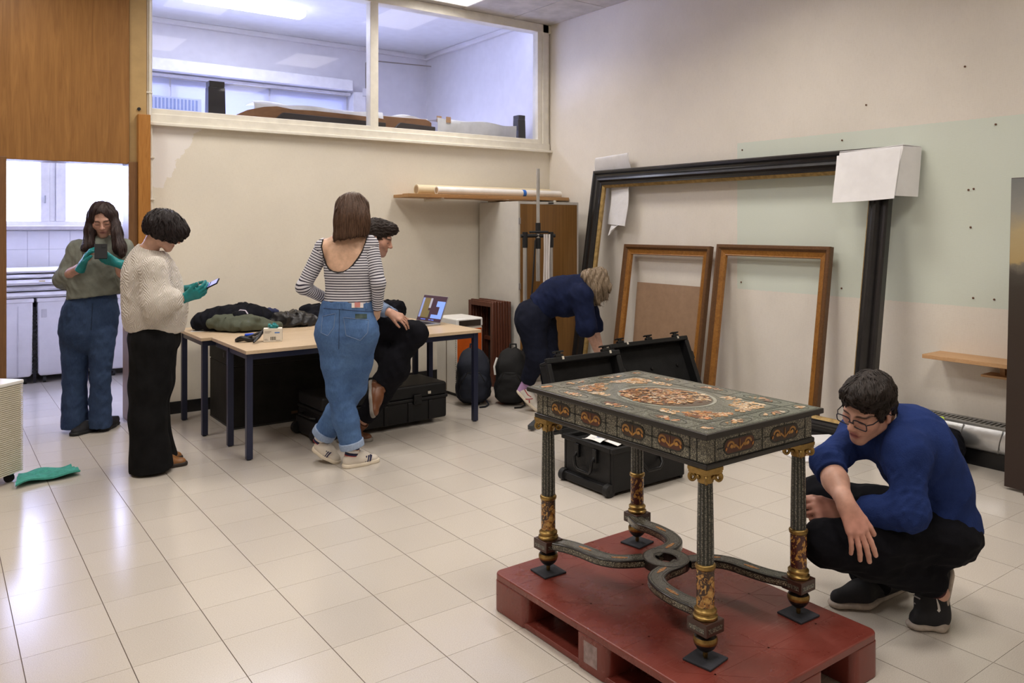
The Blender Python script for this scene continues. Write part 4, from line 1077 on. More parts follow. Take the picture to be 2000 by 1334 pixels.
MB().box(-.03, -.02, .092, .03, .018, .0925).build('opening', M('print_black'), t)
TEAL = M('nitrile_teal', (.008, .205, .215), .42, var=.12, bump=.15, bscale=50)
gl_ = MB()
for k in range(9):
    a = k*.7; gl_.tube([(.01*math.cos(a), .006*math.sin(a), .088), (.022*math.cos(a), .014*math.sin(a), .104+.008*(k % 3)), (.036*math.cos(a*1.3), .022*math.sin(a), .098+.012*(k % 2))], [.011, .012, .005], 8)
gl_.build('glove_tuft', TEAL, t, 70)
# black tool pouch and blue object beside the glove box
t = thing('camera_strap', 'black strap and cable coil with a blue clip lying left of the glove box', 'strap', (1.50, 1.20, ZD), .0)
BLKP = M('black_plastic', (.012, .012, .014), .45)
MB().tube([(.055*math.cos(a)*(1+.12*math.sin(3*a)), .045*math.sin(a), .018+.012*math.sin(2*a)) for a in [2*PI*k/24 for k in range(24)]], .016, 8, closed=True).build('coil', BLKP, t, 60)
MB().tube([(.0, -.03, .03), (.06, -.05, .055), (.12, -.06, .075)], .010, 6).build('strap_end', BLKP, t, 60)
MB().tube([(.12, -.03, .08), (.06, -.09, .04), (.0, -.17, .012)], [.010, .014, .006], 6).build('strap_loop', BLKP, t, 60)
MB().box(-.01, -.02, .038, .055, .005, .055).build('blue_clip', M('bright_blue', (.015, .09, .75), .4), t, bevel=.006)
MB().box(.03, -.05, .03, .075, -.035, .042).build('metal_clip', M('grey_metal'), t, bevel=.003)
# laptop
t = thing('laptop', 'open silver laptop with a dark picture editor on screen on the front desk', 'laptop', (2.915, 1.345, ZD), -1.44)
SIL = M('silver_aluminium', (.52, .52, .54), .35, .8)
MB().box(-.168, -.115, 0, .168, .115, .014).build('base', SIL, t, bevel=.004)
kb = MB()
for r_ in range(5):
    for c_ in range(13): kb.box(-.135+.0208*c_, -.015+.021*r_, .0142, -.135+.0208*c_+.0178, -.015+.021*r_+.0175, .0152)
k_ = kb.build('keys', BLKP, t); k_['kind'] = 'stuff'
sc = bpy.data.objects.new('screen', None); COL.objects.link(sc); sc.parent = t; sc.location = (0, .115, .014); sc.rotation_euler = (-math.radians(22), 0, 0); sc.scale = (1.08, 1, 1.06)
MB().box(-.155, -.003, 0, .155, .004, .215).build('lid', SIL, sc, bevel=.003)
SCR = []
MB().box(-.151, -.0036, .004, .151, -.003, .211).build('display_glass', emis('screen_dark', (.05, .022, .045), .2), sc)
def scr(x0, z0, x1, z1, c, e=.8): MB().box(x0, -.0042, z0, x1, -.0037, z1).build('screen_area', emis('screen_%d_%d_%d' % tuple(int(v*255) for v in c), c, e), sc)
scr(-.145, .03, -.12, .19, (.24, .30, .60), .35); scr(-.12, .03, -.045, .19, (.16, .12, .05), .35); scr(-.045, .11, -.02, .19, (.34, .34, .42), .4); scr(-.045, .03, -.02, .09, (.14, .12, .05), .4)
scr(.045, .125, .145, .17, (.20, .33, .80), .45); scr(.09, .06, .145, .125, (.20, .33, .80), .45); scr(.01, .03, .145, .06, (.20, .33, .80), .45)
for x in (-.10, -.088, -.076, -.064, -.052, .0, .012, .03, .042, .054): scr(x, .012, x+.009, .020, (.10, .16, .60), .6)
# ================================================================== CASES, CABINETS AND OTHER THINGS ALONG THE WALLS
CASEB = M('black_case_resin', (.0085, .0085, .0095), .5, spec=.3, var=.15, bump=.25, bscale=140)
CASEI = M('black_foam', (.013, .013, .0135), .85, spec=.2, var=.2, bump=.4, bscale=220)
LATCH = M('black_latch', (.006, .006, .007), .4, spec=.35)
STEEL = M('steel', (.5, .5, .5), .3, .9)
# ---- long wheeled transport case below the front desk
t = thing('transport_case', 'long black wheeled transport case on the floor below the front desk', 'case', (1.93, .90, 0), .03)
L, W, H = 1.03, .43, .315
MB().box(0, 0, .035, L, W, .20).build('case_body', CASEB, t, bevel=.02, seg=3)
MB().box(-.004, -.006, .192, L+.004, W+.006, .215).build('seam_rim', CASEB, t, bevel=.006)
MB().box(0, 0, .212, L, W, H).build('case_lid', CASEB, t, bevel=.022, seg=3)
for x in (.12, .30, .50, .70, .88):
    MB().box(x-.018, -.010, .04, x+.018, .01, .19).build('rib', CASEB, t, bevel=.006)
for x in (.40, .76):
    l = MB().box(x-.035, -.024, .17, x+.035, 0, .245).build('latch', LATCH, t, bevel=.006)
    MB().box(x-.022, -.028, .18, x+.022, -.022, .20).build('latch_tab', LATCH, l, bevel=.002)
MB().box(.855, -.009, .238, .880, -.005, .258).build('metal_plate', M('pale_plate', (.65, .6, .52), .4, .3), t)
MB().tube([(L, .08, .20), (L+.05, .09, .20), (L+.05, .34, .20), (L, .35, .20)], .013, 8).build('handle', LATCH, t, 50)
MB().box(L-.01, .05, .17, L+.025, .09, .235).build('end_bracket', LATCH, t, bevel=.004)
MB().box(-.03, .03, .02, .02, W-.03, .14).build('wheel_housing', CASEB, t, bevel=.01)
for y in (.045, .385):
    wh = MB().cyl((-.02, y-.02, .046), (-.02, y+.02, .046), .046, n=24).build('wheel', M('black_rubber'), t, 40, bevel=0)
    MB().cyl((-.02, y-.023, .046), (-.02, y+.023, .046), .009, n=12).build('axle_cap', STEEL, wh, 40)
MB().tube([(-.005, .10, .15), (-.035, .11, .16), (-.035, .32, .16), (-.005, .33, .15)], .010, 8).build('handle', LATCH, t, 50)
# ---- big black trunk under the rear desk
t = thing('storage_chest', 'large scuffed black chest under the rear desk', 'chest', (1.535, 1.66, 0))
TR = M('scuffed_black', (.013, .012, .011), .65, spec=.25, var=.4, vscale=5, bump=.2)
MB().box(0, 0, .012, 1.06, .60, .47).build('chest_body', TR, t, bevel=.006)
MB().box(-.003, -.003, .475, 1.063, .603, .635).build('chest_lid', TR, t, bevel=.008)
MB().box(.006, .006, .46, 1.05, .59, .48).build('lid_joint', M('print_black'), t)
MB().box(-.005, .17, .52, -.001, .215, .56).build('hand_hole', M('print_black'), t)
MB().box(0, -.002, 0, 1.06, .60, .013).build('base_strip', M('print_black'), t)
for x, z in ((.10, .09), (.45, .06), (.62, .07)): MB().box(x, -.0015, z, x+.05, .001, z+.02).build('scratch_patch', M('scratch_brown', (.10, .055, .03), .7, var=.4), t)
# ---- white appliance with an orange side
t = thing('heater_unit', 'white and orange electric heater standing behind the right end of the desk', 'heater', (3.47, 1.64, 0))
WPL = M('cream_white_enamel', (.72, .69, .62), .4, var=.03)
ORG = M('orange_enamel', (.60, .105, .010), .4, var=.06)
MB().box(0, 0, .03, .27, .36, .62).build('body', WPL, t, bevel=.008)
MB().box(.006, -.004, .10, .262, .002, .605).build('orange_panel', ORG, t, bevel=.003)
MB().box(-.006, -.006, .618, .276, .366, .70).build('top_housing', M('white_enamel', (.80, .79, .77), .35, var=.02), t, bevel=.016, seg=3)
MB().box(.02, -.009, .628, .25, -.004, .682).build('control_window', M('smoked_plastic', (.035, .025, .02), .15), t, bevel=.003)
MB().box(-.003, .175, .04, .001, .185, .61).build('panel_joint', M('gap_dark'), t)
q = MB()
for k in range(26): q.box(-.004, .005, .10+.019*k, .003, .02, .108+.019*k)
q.build('vent_slots', M('shadow_grey', (.40, .38, .34), .6), t)
MB().cyl((-.004, .25, .57), (.002, .25, .57), .014, n=16).build('knob', M('grey_metal'), t, 40)
MB().box(.03, .03, 0, .24, .33, .035).build('base', BLKP, t)
# ---- stack of brown wooden frames beside the cabinet
t = thing('frame_stack', 'stack of reddish brown slotted wooden frames beside the cabinet', 'frames', (3.985, 1.84, 0))
REDW = wood('mahogany_stain', (.075, .020, .010), (.135, .040, .020), (10, 10, 2), .45)
for k in range(7):
    x0 = .031*k; dz = .004*((k*5) % 3); f = MB()
    for b in ((0, 0, 0, .026, .045, .80), (0, .395, 0, .026, .44, .80), (0, .045, .755, .026, .395, .80), (0, .045, 0, .026, .395, .05)): f.box(x0+b[0], b[1]+.003*(k % 2), b[2], x0+b[3], b[4]+.003*(k % 2), b[5]+dz if b[5] > .1 else b[5])
    if k == 5: f.box(x0, .045, .4, x0+.02, .395, .44)
    f.build('wooden_frame', REDW, t, bevel=.003, seg=1)
MB().box(.205, .05, .05, .212, .39, .75).build('back_board', M('dark_board', (.012, .009, .008), .8), t)
# ---- two backpacks
def backpack(label, c, rz, col, s=1.0):
    t = thing('backpack', label, 'backpack', c, rz, 'backpacks by the desk')
    m = M('pack_%d' % int(col[2]*1000), col, .8, var=.25, bump=.3, bscale=150)
    def pk(w, d, h, zc, y0, name):
        rings = []
        for i in range(19):
            q = i/18; z = h*q; e = min(1, (.62+.38*min(1, q/.12))) if q < .5 else (1-max(0, (q-.62)/.38)**2.2*.62)
            if i == 18: e *= .7
            ring = []
            for k in range(32):
                a = 2*PI*k/32; ca, sa = math.cos(a), math.sin(a); sq = (abs(ca)**3.6+abs(sa)**3.6)**(-1/3.6)
                wr = 1+.05*math.sin(8*q+2*a+w*40)+.035*math.sin(19*q-3*a)+.02*math.sin(31*q+5*a)
                ring.append((w*e*ca*sq*wr, y0+d*e*sa*sq*wr+.05*q*q, zc+z+.012*math.sin(3*a+w*30)*q))
            rings.append(ring)
        return MB().loft(rings).build(name, m, t, 60)
    pk(.145*s, .10*s, .45*s, .012, 0, 'main_pocket'); pk(.115*s, .055*s, .27*s, .03, -.085*s, 'front_pocket')
    MB().tube([(-.03, .06, .44*s), (-.025, .07, .50*s), (.025, .07, .50*s), (.03, .06, .44*s)], .009, 8).build('grab_loop', m, t, 50)
    for sx in (-1, 1): MB().tube([(sx*.07, .10*s, .42*s), (sx*.10, .15*s, .36*s), (sx*.11, .15*s, .20*s), (sx*.10, .11*s, .05)], [.022, .026, .018, .008], 8).build('shoulder_strap', m, t, 50)
    MB().tube([(.10, -.08, .05), (.13, -.12, .012), (.10, -.19, .008), (.05, -.21, .007)], .007, 6).build('strap_end', m, t, 50)
    MB().tube([(-.10, -.112*s, .20), (-.05, -.135*s, .285*s), (.05, -.135*s, .285*s), (.10, -.112*s, .20)], .004, 6).build('zip', LATCH, t, 50)
    return t
backpack('navy backpack standing behind the right desk leg', (3.47, 1.36, 0), -.55, (.009, .012, .024))
t = backpack('black backpack slumped in front of the brown frame stack', (3.73, 1.15, 0), -.75, (.006, .006, .007), 1.0)
MB().tube([(-.12, -.06, .40), (-.14, -.09, .33), (-.13, -.10, .26)], .009, 6).build('white_strap', M('white_strap', (.7, .7, .68), .6), t, 50)
# ---- cabinet
t = thing('cabinet', 'tall white cabinet with a wood veneer door in the corner', 'cabinet', (4.235, 1.77, 0))
CW = M('white_laminate', (.66, .64, .60), .45, var=.03)
VEN = wood('zebrano_veneer', (.185, .088, .022), (.32, .158, .045), (16, 16, .45), .4, .4, .9, 2.0, .02)
cb = MB()
for b in ((0, .02, 0, .02, .70, 1.77), (.725, .02, 0, .745, .70, 1.77), (.02, .02, 1.75, .725, .70, 1.77), (.02, .02, .06, .725, .70, .08), (.02, .68, .08, .725, .70, 1.75), (.02, .05, 0, .725, .07, .06)): cb.box(*b)
cb.build('carcass', CW, t, bevel=.002)
MB().box(0, 0, .0, .02, .022, 1.77).box(.725, 0, 0, .745, .022, 1.77).box(.02, 0, 1.745, .725, .022, 1.77).build('front_edge', CW, t)
d = MB().box(.022, -.006, .065, .723, .016, 1.742).build('door', VEN, t, bevel=.002)
for z in (1.55, .92, .25): MB().box(-.004, -.012, z, .02, -.004, z+.06).build('hinge', M('grey_metal'), d, bevel=.003)
MB().box(.36, -.012, 1.752, .42, -.001, 1.764).build('door_catch', BLKP, t, bevel=.002)
# ---- rolling telescopic stand with straps in front of the cabinet
t = thing('clothes_stand', 'aluminium telescopic stand with black joints and white straps before the cabinet', 'stand', (4.21, 1.42, 0), -.35)
ALU = M('brushed_aluminium', (.60, .60, .60), .33, .85)
MB().tube([(0, 0, 1.30), (0, 0, 2.06)], .016, 14).build('top_pole', ALU, t, 40)
MB().tube([(0, 0, 1.02), (0, 0, 1.32)], .019, 14).build('inner_pole', ALU, t, 40)
MB().cyl((0, 0, 1.46), (0, 0, 1.56), .024, n=14).build('pole_collar', BLKP, t, 40)
MB().tube([(-.165, 0, 1.44), (.165, 0, 1.44)], .017, 12).build('cross_bar', BLKP, t, 40)
MB().tube([(-.09, -.025, 1.475), (.09, -.025, 1.475)], .011, 12).build('clamp_bar', BLKP, t, 40)
for x in (-.125, .125):
    MB().tube([(x, 0, .10), (x, 0, 1.34)], .019, 14).build('side_tube', ALU, t, 40)
    MB().cyl((x, 0, 1.33), (x, 0, 1.475), .025, n=14).build('tube_joint', BLKP, t, 40)
    MB().box(x-.03, -.20, .015, x+.03, .20, .05).build('foot', BLKP, t, bevel=.006)
MB().cyl((0, 0, 1.32), (0, 0, 1.42), .026, n=14).build('tube_joint', BLKP, t, 40)
MB().box(-.15, -.02, .30, .13, .03, .40).build('lower_bar', BLKP, t, bevel=.008)
MB().tube([(-.035, -.03, 1.40), (-.06, -.04, 1.05), (-.085, -.04, .72)], .008, 6).build('hanging_strap', BLKP, t, 50)
WS = M('white_webbing', (.74, .70, .69), .75, var=.05)
for k, x in enumerate((.055, .072, .090)):
    MB().sheet(lambda u, v, x=x, k=k: (x+(v-.5)*.018+.004*math.sin(7*u+k), -.024-.012*k+.006*math.sin(5*u+2*k), 1.455-.72*u), 18, 2, .003).build('webbing_strap', WS, t, 60)
o = thing('floor_bracket', 'short dark grey metal bar lying on the floor left of the inlaid table', 'metal bar', (3.40, .34, 0), .55)
MB().bar((-.13, 0, .028), (.15, .0, .062), .045, .035).build('bar', M('dark_grey_metal', (.055, .06, .065), .5, .3), o, bevel=.004)
MB().bar((.10, 0, .0), (.10, 0, .05), .05, .05, (0, 1, 0)).build('bar_support', BLKP, o, bevel=.004)
# ---- plank shelf with rolls on the back wall
SHW = wood('pale_plank', (.36, .19, .075), (.50, .29, .13), (1.5, 16, 16), .5)
sh = thing('plank_shelf', 'wooden plank shelf on the back wall above the cabinet', 'shelf', (3.25, 2.14, 1.80))
MB().box(0, 0, 0, 1.905, .12, .034).build('front_plank', SHW, sh, bevel=.003)
MB().box(.02, .14, 0, 1.905, .345, .03).build('rear_plank', SHW, sh, bevel=.003)
for x in (.35, 1.1, 1.7): MB().box(x, .0, -.03, x+.03, .35, 0).build('bracket', M('cream_paint'), sh, bevel=.002)
o = MB().sheet(lambda u, v: (3.46+1.22*u, 2.09+.10*v, 1.803-.009+.012*math.sin(6*u)*v-.01*v), 20, 2, .003)
o = o.build('brown_paper', M('kraft_paper', (.36, .22, .12), .7, var=.1), smooth=60); tag(o, 'strip of brown kraft paper hanging under the plank shelf edge', 'paper')
def roll(label, a, b, r, col, band=None):
    t = thing('paper_roll', label, 'roll', a, 0, 'rolls on the plank shelf'); d = Vector(b)-Vector(a); n = d.normalized()
    m = M('roll_%d' % int(col[2]*1000), col, .55, var=.05)
    mb = MB(); u, v, w_ = basis(n); rings = []
    prof = [(r*.78, d.length*.02), (r*.8, 0), (r, .0), (r, d.length), (r*.8, d.length), (r*.78, d.length-.02)]
    MB().lathe(prof[1:5], 28, (0, 0, 0), n).build('rolled_sheet', m, t, 40)
    MB().lathe([(r*.74, -.001), (r*.74, .001)], 20, (0, 0, 0), n).build('roll_end', M('roll_inside', (.40, .30, .19), .7), t)
    if band: MB().lathe([(r*1.02, band-.02), (r*1.02, band+.02)], 28, (0, 0, 0), n).build('blue_tape', M('blue_tape', (.03, .16, .62), .5), t, 40)
roll('cream paper roll at the back of the plank shelf', (3.47, 2.40, 1.882), (5.10, 2.42, 1.882), .050, (.70, .60, .42))
roll('white paper roll with a blue tape band at the front of the shelf', (3.60, 2.235, 1.872), (5.12, 2.255, 1.868), .038, (.80, .77, .74), 1.03)
# ---- picture frames leaning on the right wall
def frame_sides(t, W, H, prof, mat, lipmat, lip, names=('bottom_rail', 'stile', 'top_rail', 'stile')):
    """mitred sides; profile (inset, height) points; local x = width, y = towards the room, z = up"""
    cor = [(0, 0, 1, 1), (W, 0, -1, 1), (W, H, -1, -1), (0, H, 1, -1)]
    for k in range(4):
        a, b = cor[k], cor[(k+1) % 4]
        for P, m, nm in ((prof, mat, names[k]), (lip, lipmat, 'sight_edge')):
            rings = [[(c[0]+c[2]*i, -h, c[1]+c[3]*i) for i, h in P] for c in (a, b)]
            MB().loft(rings).build(nm, m, t, 30)
def lean(xb, xt, y0, zt): return math.atan2(xt-xb, zt)
BLKF = M('black_ripple_frame', (.010, .009, .010), .3, spec=.5, var=.3, bump=.1, bscale=15, coat=.2)
GILT = M('worn_gilt', (.36, .24, .09), .5, .45, var=.3, vscale=25)
def place_frame(t, y0, y1, xb, xt, H, zb=0):
    # local x runs towards -y (left to right in the picture), local -y faces the room (-x)
    a = math.asin(min(1, (xt-xb)/H))
    t.location = (xb, y0, zb); t.rotation_euler = Euler((-a, 0, -PI/2), 'XYZ'); t.rotation_mode = 'XYZ'
W, H = 3.20, 2.10
t = thing('large_picture_frame', 'huge black moulded picture frame with gilt inner edge leaning on the right wall', 'picture frame')
frame_sides(t, W, H, [(0, 0), (0, .052), (.012, .062), (.030, .060), (.042, .040), (.060, .036), (.085, .066), (.105, .068), (.120, .045), (.138, .040), (.150, .046), (.150, 0)], BLKF, GILT, [(.150, 0), (.150, .040), (.160, .034), (.172, .020), (.172, 0)])
place_frame(t, 1.60, 0, 4.77, 5.085, H)
OAK = wood('amber_burl', (.20, .075, .012), (.40, .18, .04), (9, 9, 9), .32, .5, 1.5, 3.0, .05)
DOAK = wood('dark_walnut_edge', (.09, .038, .014), (.17, .08, .03), (14, 14, 14), .35)
def oak_frame(label, y0, wd, xb, xt, H):
    t = thing('oak_picture_frame', label, 'picture frame', group='empty amber wood frames')
    frame_sides(t, wd, H, [(0, 0), (0, .045), (.006, .052), (.026, .052), (.040, .036), (.046, .033), (.046, 0)], DOAK, OAK, [(.046, 0), (.046, .032), (.082, .020), (.089, .024), (.094, .010), (.094, 0)])
    place_frame(t, y0, 0, xb, xt, H)
    return t
oak_frame('amber wooden picture frame leaning left, with the brown board behind it', 1.17, 1.09, 4.905, 5.105, 1.365)
oak_frame('amber wooden picture frame leaning right, in front of the green wall patch', .01, 1.10, 4.905, 5.105, 1.385)
o = MB().box(0, 0, 0, .80, .006, 1.0).build('brown_board', M('brown_hardboard', (.315, .20, .125), .75, var=.08, vscale=14, bump=.1)); tag(o, 'plain brown hardboard sheet standing behind the amber frame', 'board')
o.location = (5.02, 1.05, .0); o.rotation_euler = Euler((-math.asin(.10), .0, -PI/2)); 
FOAM = M('white_foam', (.80, .79, .81), .55, var=.04, bump=.5, bscale=30, bdist=.003)
def foamsheet(mb, P, ny=10, nz=10, th=.006, wav=.006, ph=0):
    """bilinear quad sheet with soft waves"""
    a, b, c, d = [Vector(p) for p in P]; nrm = (b-a).cross(d-a).normalized()
    mb.sheet(lambda u, v: a.lerp(b, u).lerp(d.lerp(c, u), v)+nrm*wav*math.sin(5*u+ph)*math.sin(3*v+ph*.7), ny, nz, th)
t = thing('foam_wrap', 'white ribbed foam sheets folded over the right upper corner of the huge frame', 'foam wrap', (0, 0, 0), group='foam corner wraps')
rf = M('ribbed_foam', (.84, .83, .85), .55, var=.03)
for k, (dx, dy, dz) in enumerate(((0, 0, 0), (-.012, -.02, -.012), (-.024, .01, -.02))):
    m_ = MB(); foamsheet(m_, [(4.985+dx, -1.215+dy, 2.06+dz), (4.985+dx, -1.70+dy*.5, 2.075+dz), (4.925+dx, -1.675-dy, 1.735+dz), (4.925+dx, -1.225+dy, 1.715+dz)], 12, 12, .005, .008, k); m_.build('foam_sheet', rf, t, 60)
m_ = MB(); foamsheet(m_, [(4.985, -1.70, 2.075), (5.14, -1.745, 2.07), (5.11, -1.735, 1.73), (4.925, -1.675, 1.735)], 8, 12, .005, .004, 1); m_.build('foam_side', rf, t, 60)
m_ = MB(); foamsheet(m_, [(4.985, -1.215, 2.066), (4.985, -1.70, 2.081), (5.14, -1.745, 2.076), (5.13, -1.215, 2.066)], 8, 6, .005, .002, 2); m_.build('foam_top', rf, t, 60)
t = thing('foam_wrap', 'white foam sheet curling above and below the left upper corner of the huge frame', 'foam wrap', (0, 0, 0), group='foam corner wraps')
m_ = MB(); m_.sheet(lambda u, v: (5.12-.05*math.sin(v*2.2)+.01*u, 1.66-.52*u-.07*v*(1-u), 2.045+.17*math.sin(v*1.75)+.02*u), 10, 12, .006); m_.build('upper_curl', FOAM, t, 60)
m_ = MB(); m_.sheet(lambda u, v: (5.10-.03*u-.02*v, 1.40-.28*u+.02*v-.015*math.sin(v*4), 1.93-.38*v-.02*u), 8, 12, .006); m_.build('lower_flap', FOAM, t, 60)
m_ = MB(); m_.sheet(lambda u, v: (5.09-.05*v, 1.38-.20*u*(1-v*.8), 1.555-.12*v+.05*u*u), 6, 8, .006); m_.build('torn_tip', FOAM, t, 60)
t = thing('foam_block', 'white foam blocks lying on the floor behind the crouching man', 'foam block', (4.50, -1.36, 0), -.5)
MB().box(-.15, -.11, .02, .15, .10, .10).build('upper_foam', FOAM, t, bevel=.03, seg=3)
MB().box(-.24, -.22, 0, .13, .10, .016).build('lower_foam', FOAM, t, bevel=.006)
MB().box(-.16, -.12, .0165, .16, .11, .0195).build('cardboard_strip', M('kraft_paper'), t)
# ---- open equipment cases
def open_case(name, label, c, L, W, H, lidang, wheels, group):
    """local x = length, y = width (hinge at y = W), lid thrown open"""
    t = thing(name, label, 'case', c, 0, group)
    wl = .022; b = MB()
    for q in ((0, 0, .02, L, wl, H), (0, W-wl, .02, L, W, H), (0, wl, .02, wl, W-wl, H), (L-wl, wl, .02, L, W-wl, H), (wl, wl, .02, L-wl, W-wl, .05)): b.box(*q)
    b.build('case_body', CASEB, t, bevel=.010)
    r = MB()
    for q in ((-.012, -.012, H-.03, L+.012, .014, H), (-.012, W-.014, H-.03, L+.012, W+.012, H), (-.012, .014, H-.03, .014, W-.014, H), (L-.014, .014, H-.03, L+.012, W-.014, H)): r.box(*q)
    r.build('rim', CASEB, t, bevel=.006)
    MB().box(wl, wl, .05, L-wl, W-wl, H-.03).build('foam_insert', CASEI, t)
    lid = bpy.data.objects.new('lid', None); COL.objects.link(lid); lid.parent = t; lid.location = (0, W+.004, H); lid.rotation_euler = (lidang, 0, 0)
    D = .105; lb = MB()                       # lid: z up from hinge, interior faces -y
    for q in ((0, D-.014, 0, L, D, W), (0, 0, 0, L, D, wl), (0, 0, W-wl, L, D, W), (0, 0, wl, wl, D, W-wl), (L-wl, 0, wl, L, D, W-wl)): lb.box(*q)
    lb.build('lid_shell', CASEB, lid, bevel=.012)
    r = MB()
    for q in ((-.014, -.004, -.006, L+.014, .022, .026), (-.014, -.004, W-.02, L+.014, .022, W+.014), (-.014, -.004, .026, .018, .022, W-.02), (L-.018, -.004, .026, L+.014, .022, W-.02)): r.box(*q)
    r.build('lid_rim', CASEB, lid, bevel=.006)
    MB().box(wl, D-.03, wl, L-wl, D-.014, W-wl).build('lid_lining', CASEI, lid)
    for x in (L*.15, L*.5, L*.85): MB().lathe([(.012, 0), (.010, .010), (.004, .012)], 10, (x, D-.03, W*.55), (0, -1, 0)).build('rivet', LATCH, lid, 40)
    for x in ((.17, .83) if L < .7 else (.13, .5, .87)):
        MB().box(L*x-.03, -.002, W+.012, L*x+.03, .03, W+.034).build('latch', LATCH, lid, bevel=.006)
        MB().box(L*x-.014, .004, W+.03, L*x+.014, .024, W+.052).build('latch', LATCH, lid, bevel=.004)
        MB().box(L*x-.038, .0, W+.044, L*x+.038, .028, W+.054).build('latch_lever', LATCH, lid, bevel=.003)
    for x in (.20, .88): MB().box(L*x-.008, -.006, W-.004, L*x+.008, -.002, W+.016).build('padlock_plate', M('pale_plate'), lid)
    MB().box(L+.012, .01, W*.60, L+.040, .06, W*.74).build('side_latch', LATCH, lid, bevel=.006)
    MB().tube([(L*.36, -.004, H*.62), (L*.38, -.03, H*.52), (L*.42, -.032, H*.42), (L*.58, -.032, H*.42), (L*.62, -.03, H*.52), (L*.64, -.004, H*.62)], .010, 8).build('handle', LATCH, t, 50)
    if wheels:
        hd = MB(); hy0, hy1 = W*.32, W*.68
        hd.tube([(-.008, hy0, H-.075), (-.035, hy0, H-.10), (-.035, hy0+.01, H-.155), (-.03, hy0+.03, H-.175), (-.03, hy1-.03, H-.175), (-.035, hy1-.01, H-.155), (-.035, hy1, H-.10), (-.008, hy1, H-.075)], .010, 8)
        hd.build('end_handle', LATCH, t, 50)
        for y in (hy0, hy1): MB().box(-.02, y-.018, H-.11, .002, y+.018, H-.03).build('handle_mount', LATCH, t, bevel=.005)
        MB().box(-.03, .02, .012, .01, W-.02, .060).build('wheel_housing', CASEB, t, bevel=.008)
        for y in (.022, W-.022):
            wh = MB().cyl((-.012, y-.018, .036), (-.012, y+.018, .036), .036, n=22).build('wheel', M('black_rubber'), t, 40)
            MB().cyl((-.012, y-.02, .036), (-.012, y+.02, .036), .012, n=12).build('hub_cap', BLKP, wh, 40)
        MB().box(L-.02, .02, .0, L+.006, W-.02, .05).build('rear_foot', CASEB, t, bevel=.006)
    else:
        MB().box(.04, .04, 0, L-.04, W-.04, .022).build('feet', CASEB, t)
    return t
open_case('rolling_case', 'open black rolling case with end handle and wheels behind the inlaid table', (2.79, -1.205, 0), .585, .445, .275, -math.radians(20), True, 'open black equipment cases')
open_case('equipment_case', 'open black equipment case with three latches further back, lid raised to the right', (3.77, -.72, 0), .80, .44, .235, -math.radians(24), False, 'open black equipment cases')
# papers in the rolling case
o = thing('paper_bundle', 'white printed papers and a clear bag lying in the open rolling case', 'papers', (3.02, -.98, .2455), .25)
MB().sheet(lambda u, v: (-.15+.30*u, -.11+.20*v, .010+.012*math.sin(3*u+2*v)+.01*v), 8, 6, .002).build('paper', M('white_paper'), o, 60)
MB().sheet(lambda u, v: (-.20+.14*u, -.02+.15*v, .024+.010*math.sin(4*u+3*v)), 8, 6, .002).build('paper', M('white_paper'), o, 60)
MB().lathe([(.010, 0), (.018, .004), (.010, .008)], 12, (.0, .02, .035)).build('yellow_tape', M('tan_tape', (.55, .42, .22), .5), o, 40)
MB().tube([(-.12, .0, .04), (-.10, .03, .05), (-.13, .05, .045)], .012, 8).build('blue_clip', M('print_blue'), o, 50)
# ---- dark painting leaning at the right edge
m, nt, p = new_mat('old_painting'); c = coords(nt)
sx = nt.nodes.new('ShaderNodeSeparateXYZ'); nt.links.new(c, sx.inputs[0])
zz = mth(nt, 'ADD', sx.outputs[2], mth(nt, 'MULTIPLY', mth(nt, 'SUBTRACT', noise(nt, c, 9, 5, .6), .5), .12))
r = nt.nodes.new('ShaderNodeValToRGB'); nt.links.new(mth(nt, 'DIVIDE', zz, 1.85), r.inputs[0]); e = r.color_ramp.elements
e[0].position = 0; e[0].color = (.030, .016, .012, 1); e[1].position = 1; e[1].color = (.14, .15, .16, 1)
for ps, cc in ((.50, (.035, .022, .015)), (.62, (.040, .030, .022)), (.665, (.06, .05, .04)), (.69, (.16, .14, .11)), (.70, (.40, .29, .13)), (.80, (.42, .33, .18)), (.86, (.26, .25, .22))):
    q = e.new(ps); q.color = (*cc, 1)
blot = ramp2(nt, noise(nt, c, 3.2, 4, .6), (0, 0, 0), (1, 1, 1), .60, .70)
low = mth(nt, 'LESS_THAN', zz, 1.05)
setp(p, nt, mixc(nt, mth(nt, 'MULTIPLY', mth(nt, 'MULTIPLY', blot, low), .5), r.outputs[0], (.16, .105, .055)), .55, 0, .4, bumpn(nt, noise(nt, c, 60, 4), .3, .002))
t = thing('unframed_painting', 'tall dark unframed landscape painting leaning at the right edge of the room', 'painting', (4.70, -2.475, .02))
t.rotation_mode = 'XYZ'; t.rotation_euler = Euler((-math.asin(.045), 0, -PI/2-.08))
MB().box(0, 0, 0, 1.3, .004, 1.79).build('canvas', m, t)
MB().box(-.004, .004, -.004, 1.304, .030, 1.794).build('stretcher', M('dark_reddish_edge', (.05, .022, .018), .7), t, bevel=.002)
for x in (.12, 1.1): MB().box(x, -.03, -.0198, x+.06, .06, -.004).build('floor_block', M('dark_reddish_edge'), t, bevel=.003)
# ---- small wall shelf at the right
t = thing('wall_shelf', 'short pale wooden plank shelf on the right wall beside the dark painting', 'shelf', (4.93, -1.86, .66))
PLK = wood('pale_pine', (.50, .28, .13), (.62, .38, .20), (16, 2, 16), .5)
MB().box(0, -1.15, 0, .235, 0, .026).build('plank', PLK, t, bevel=.002)
MB().box(.10, -1.0, -.085, .235, -.33, -.07).build('lower_plank', PLK, t, bevel=.002)
for y in (-.9, -.45): MB().box(.16, y, -.085, .23, y+.03, 0).build('bracket', PLK, t)
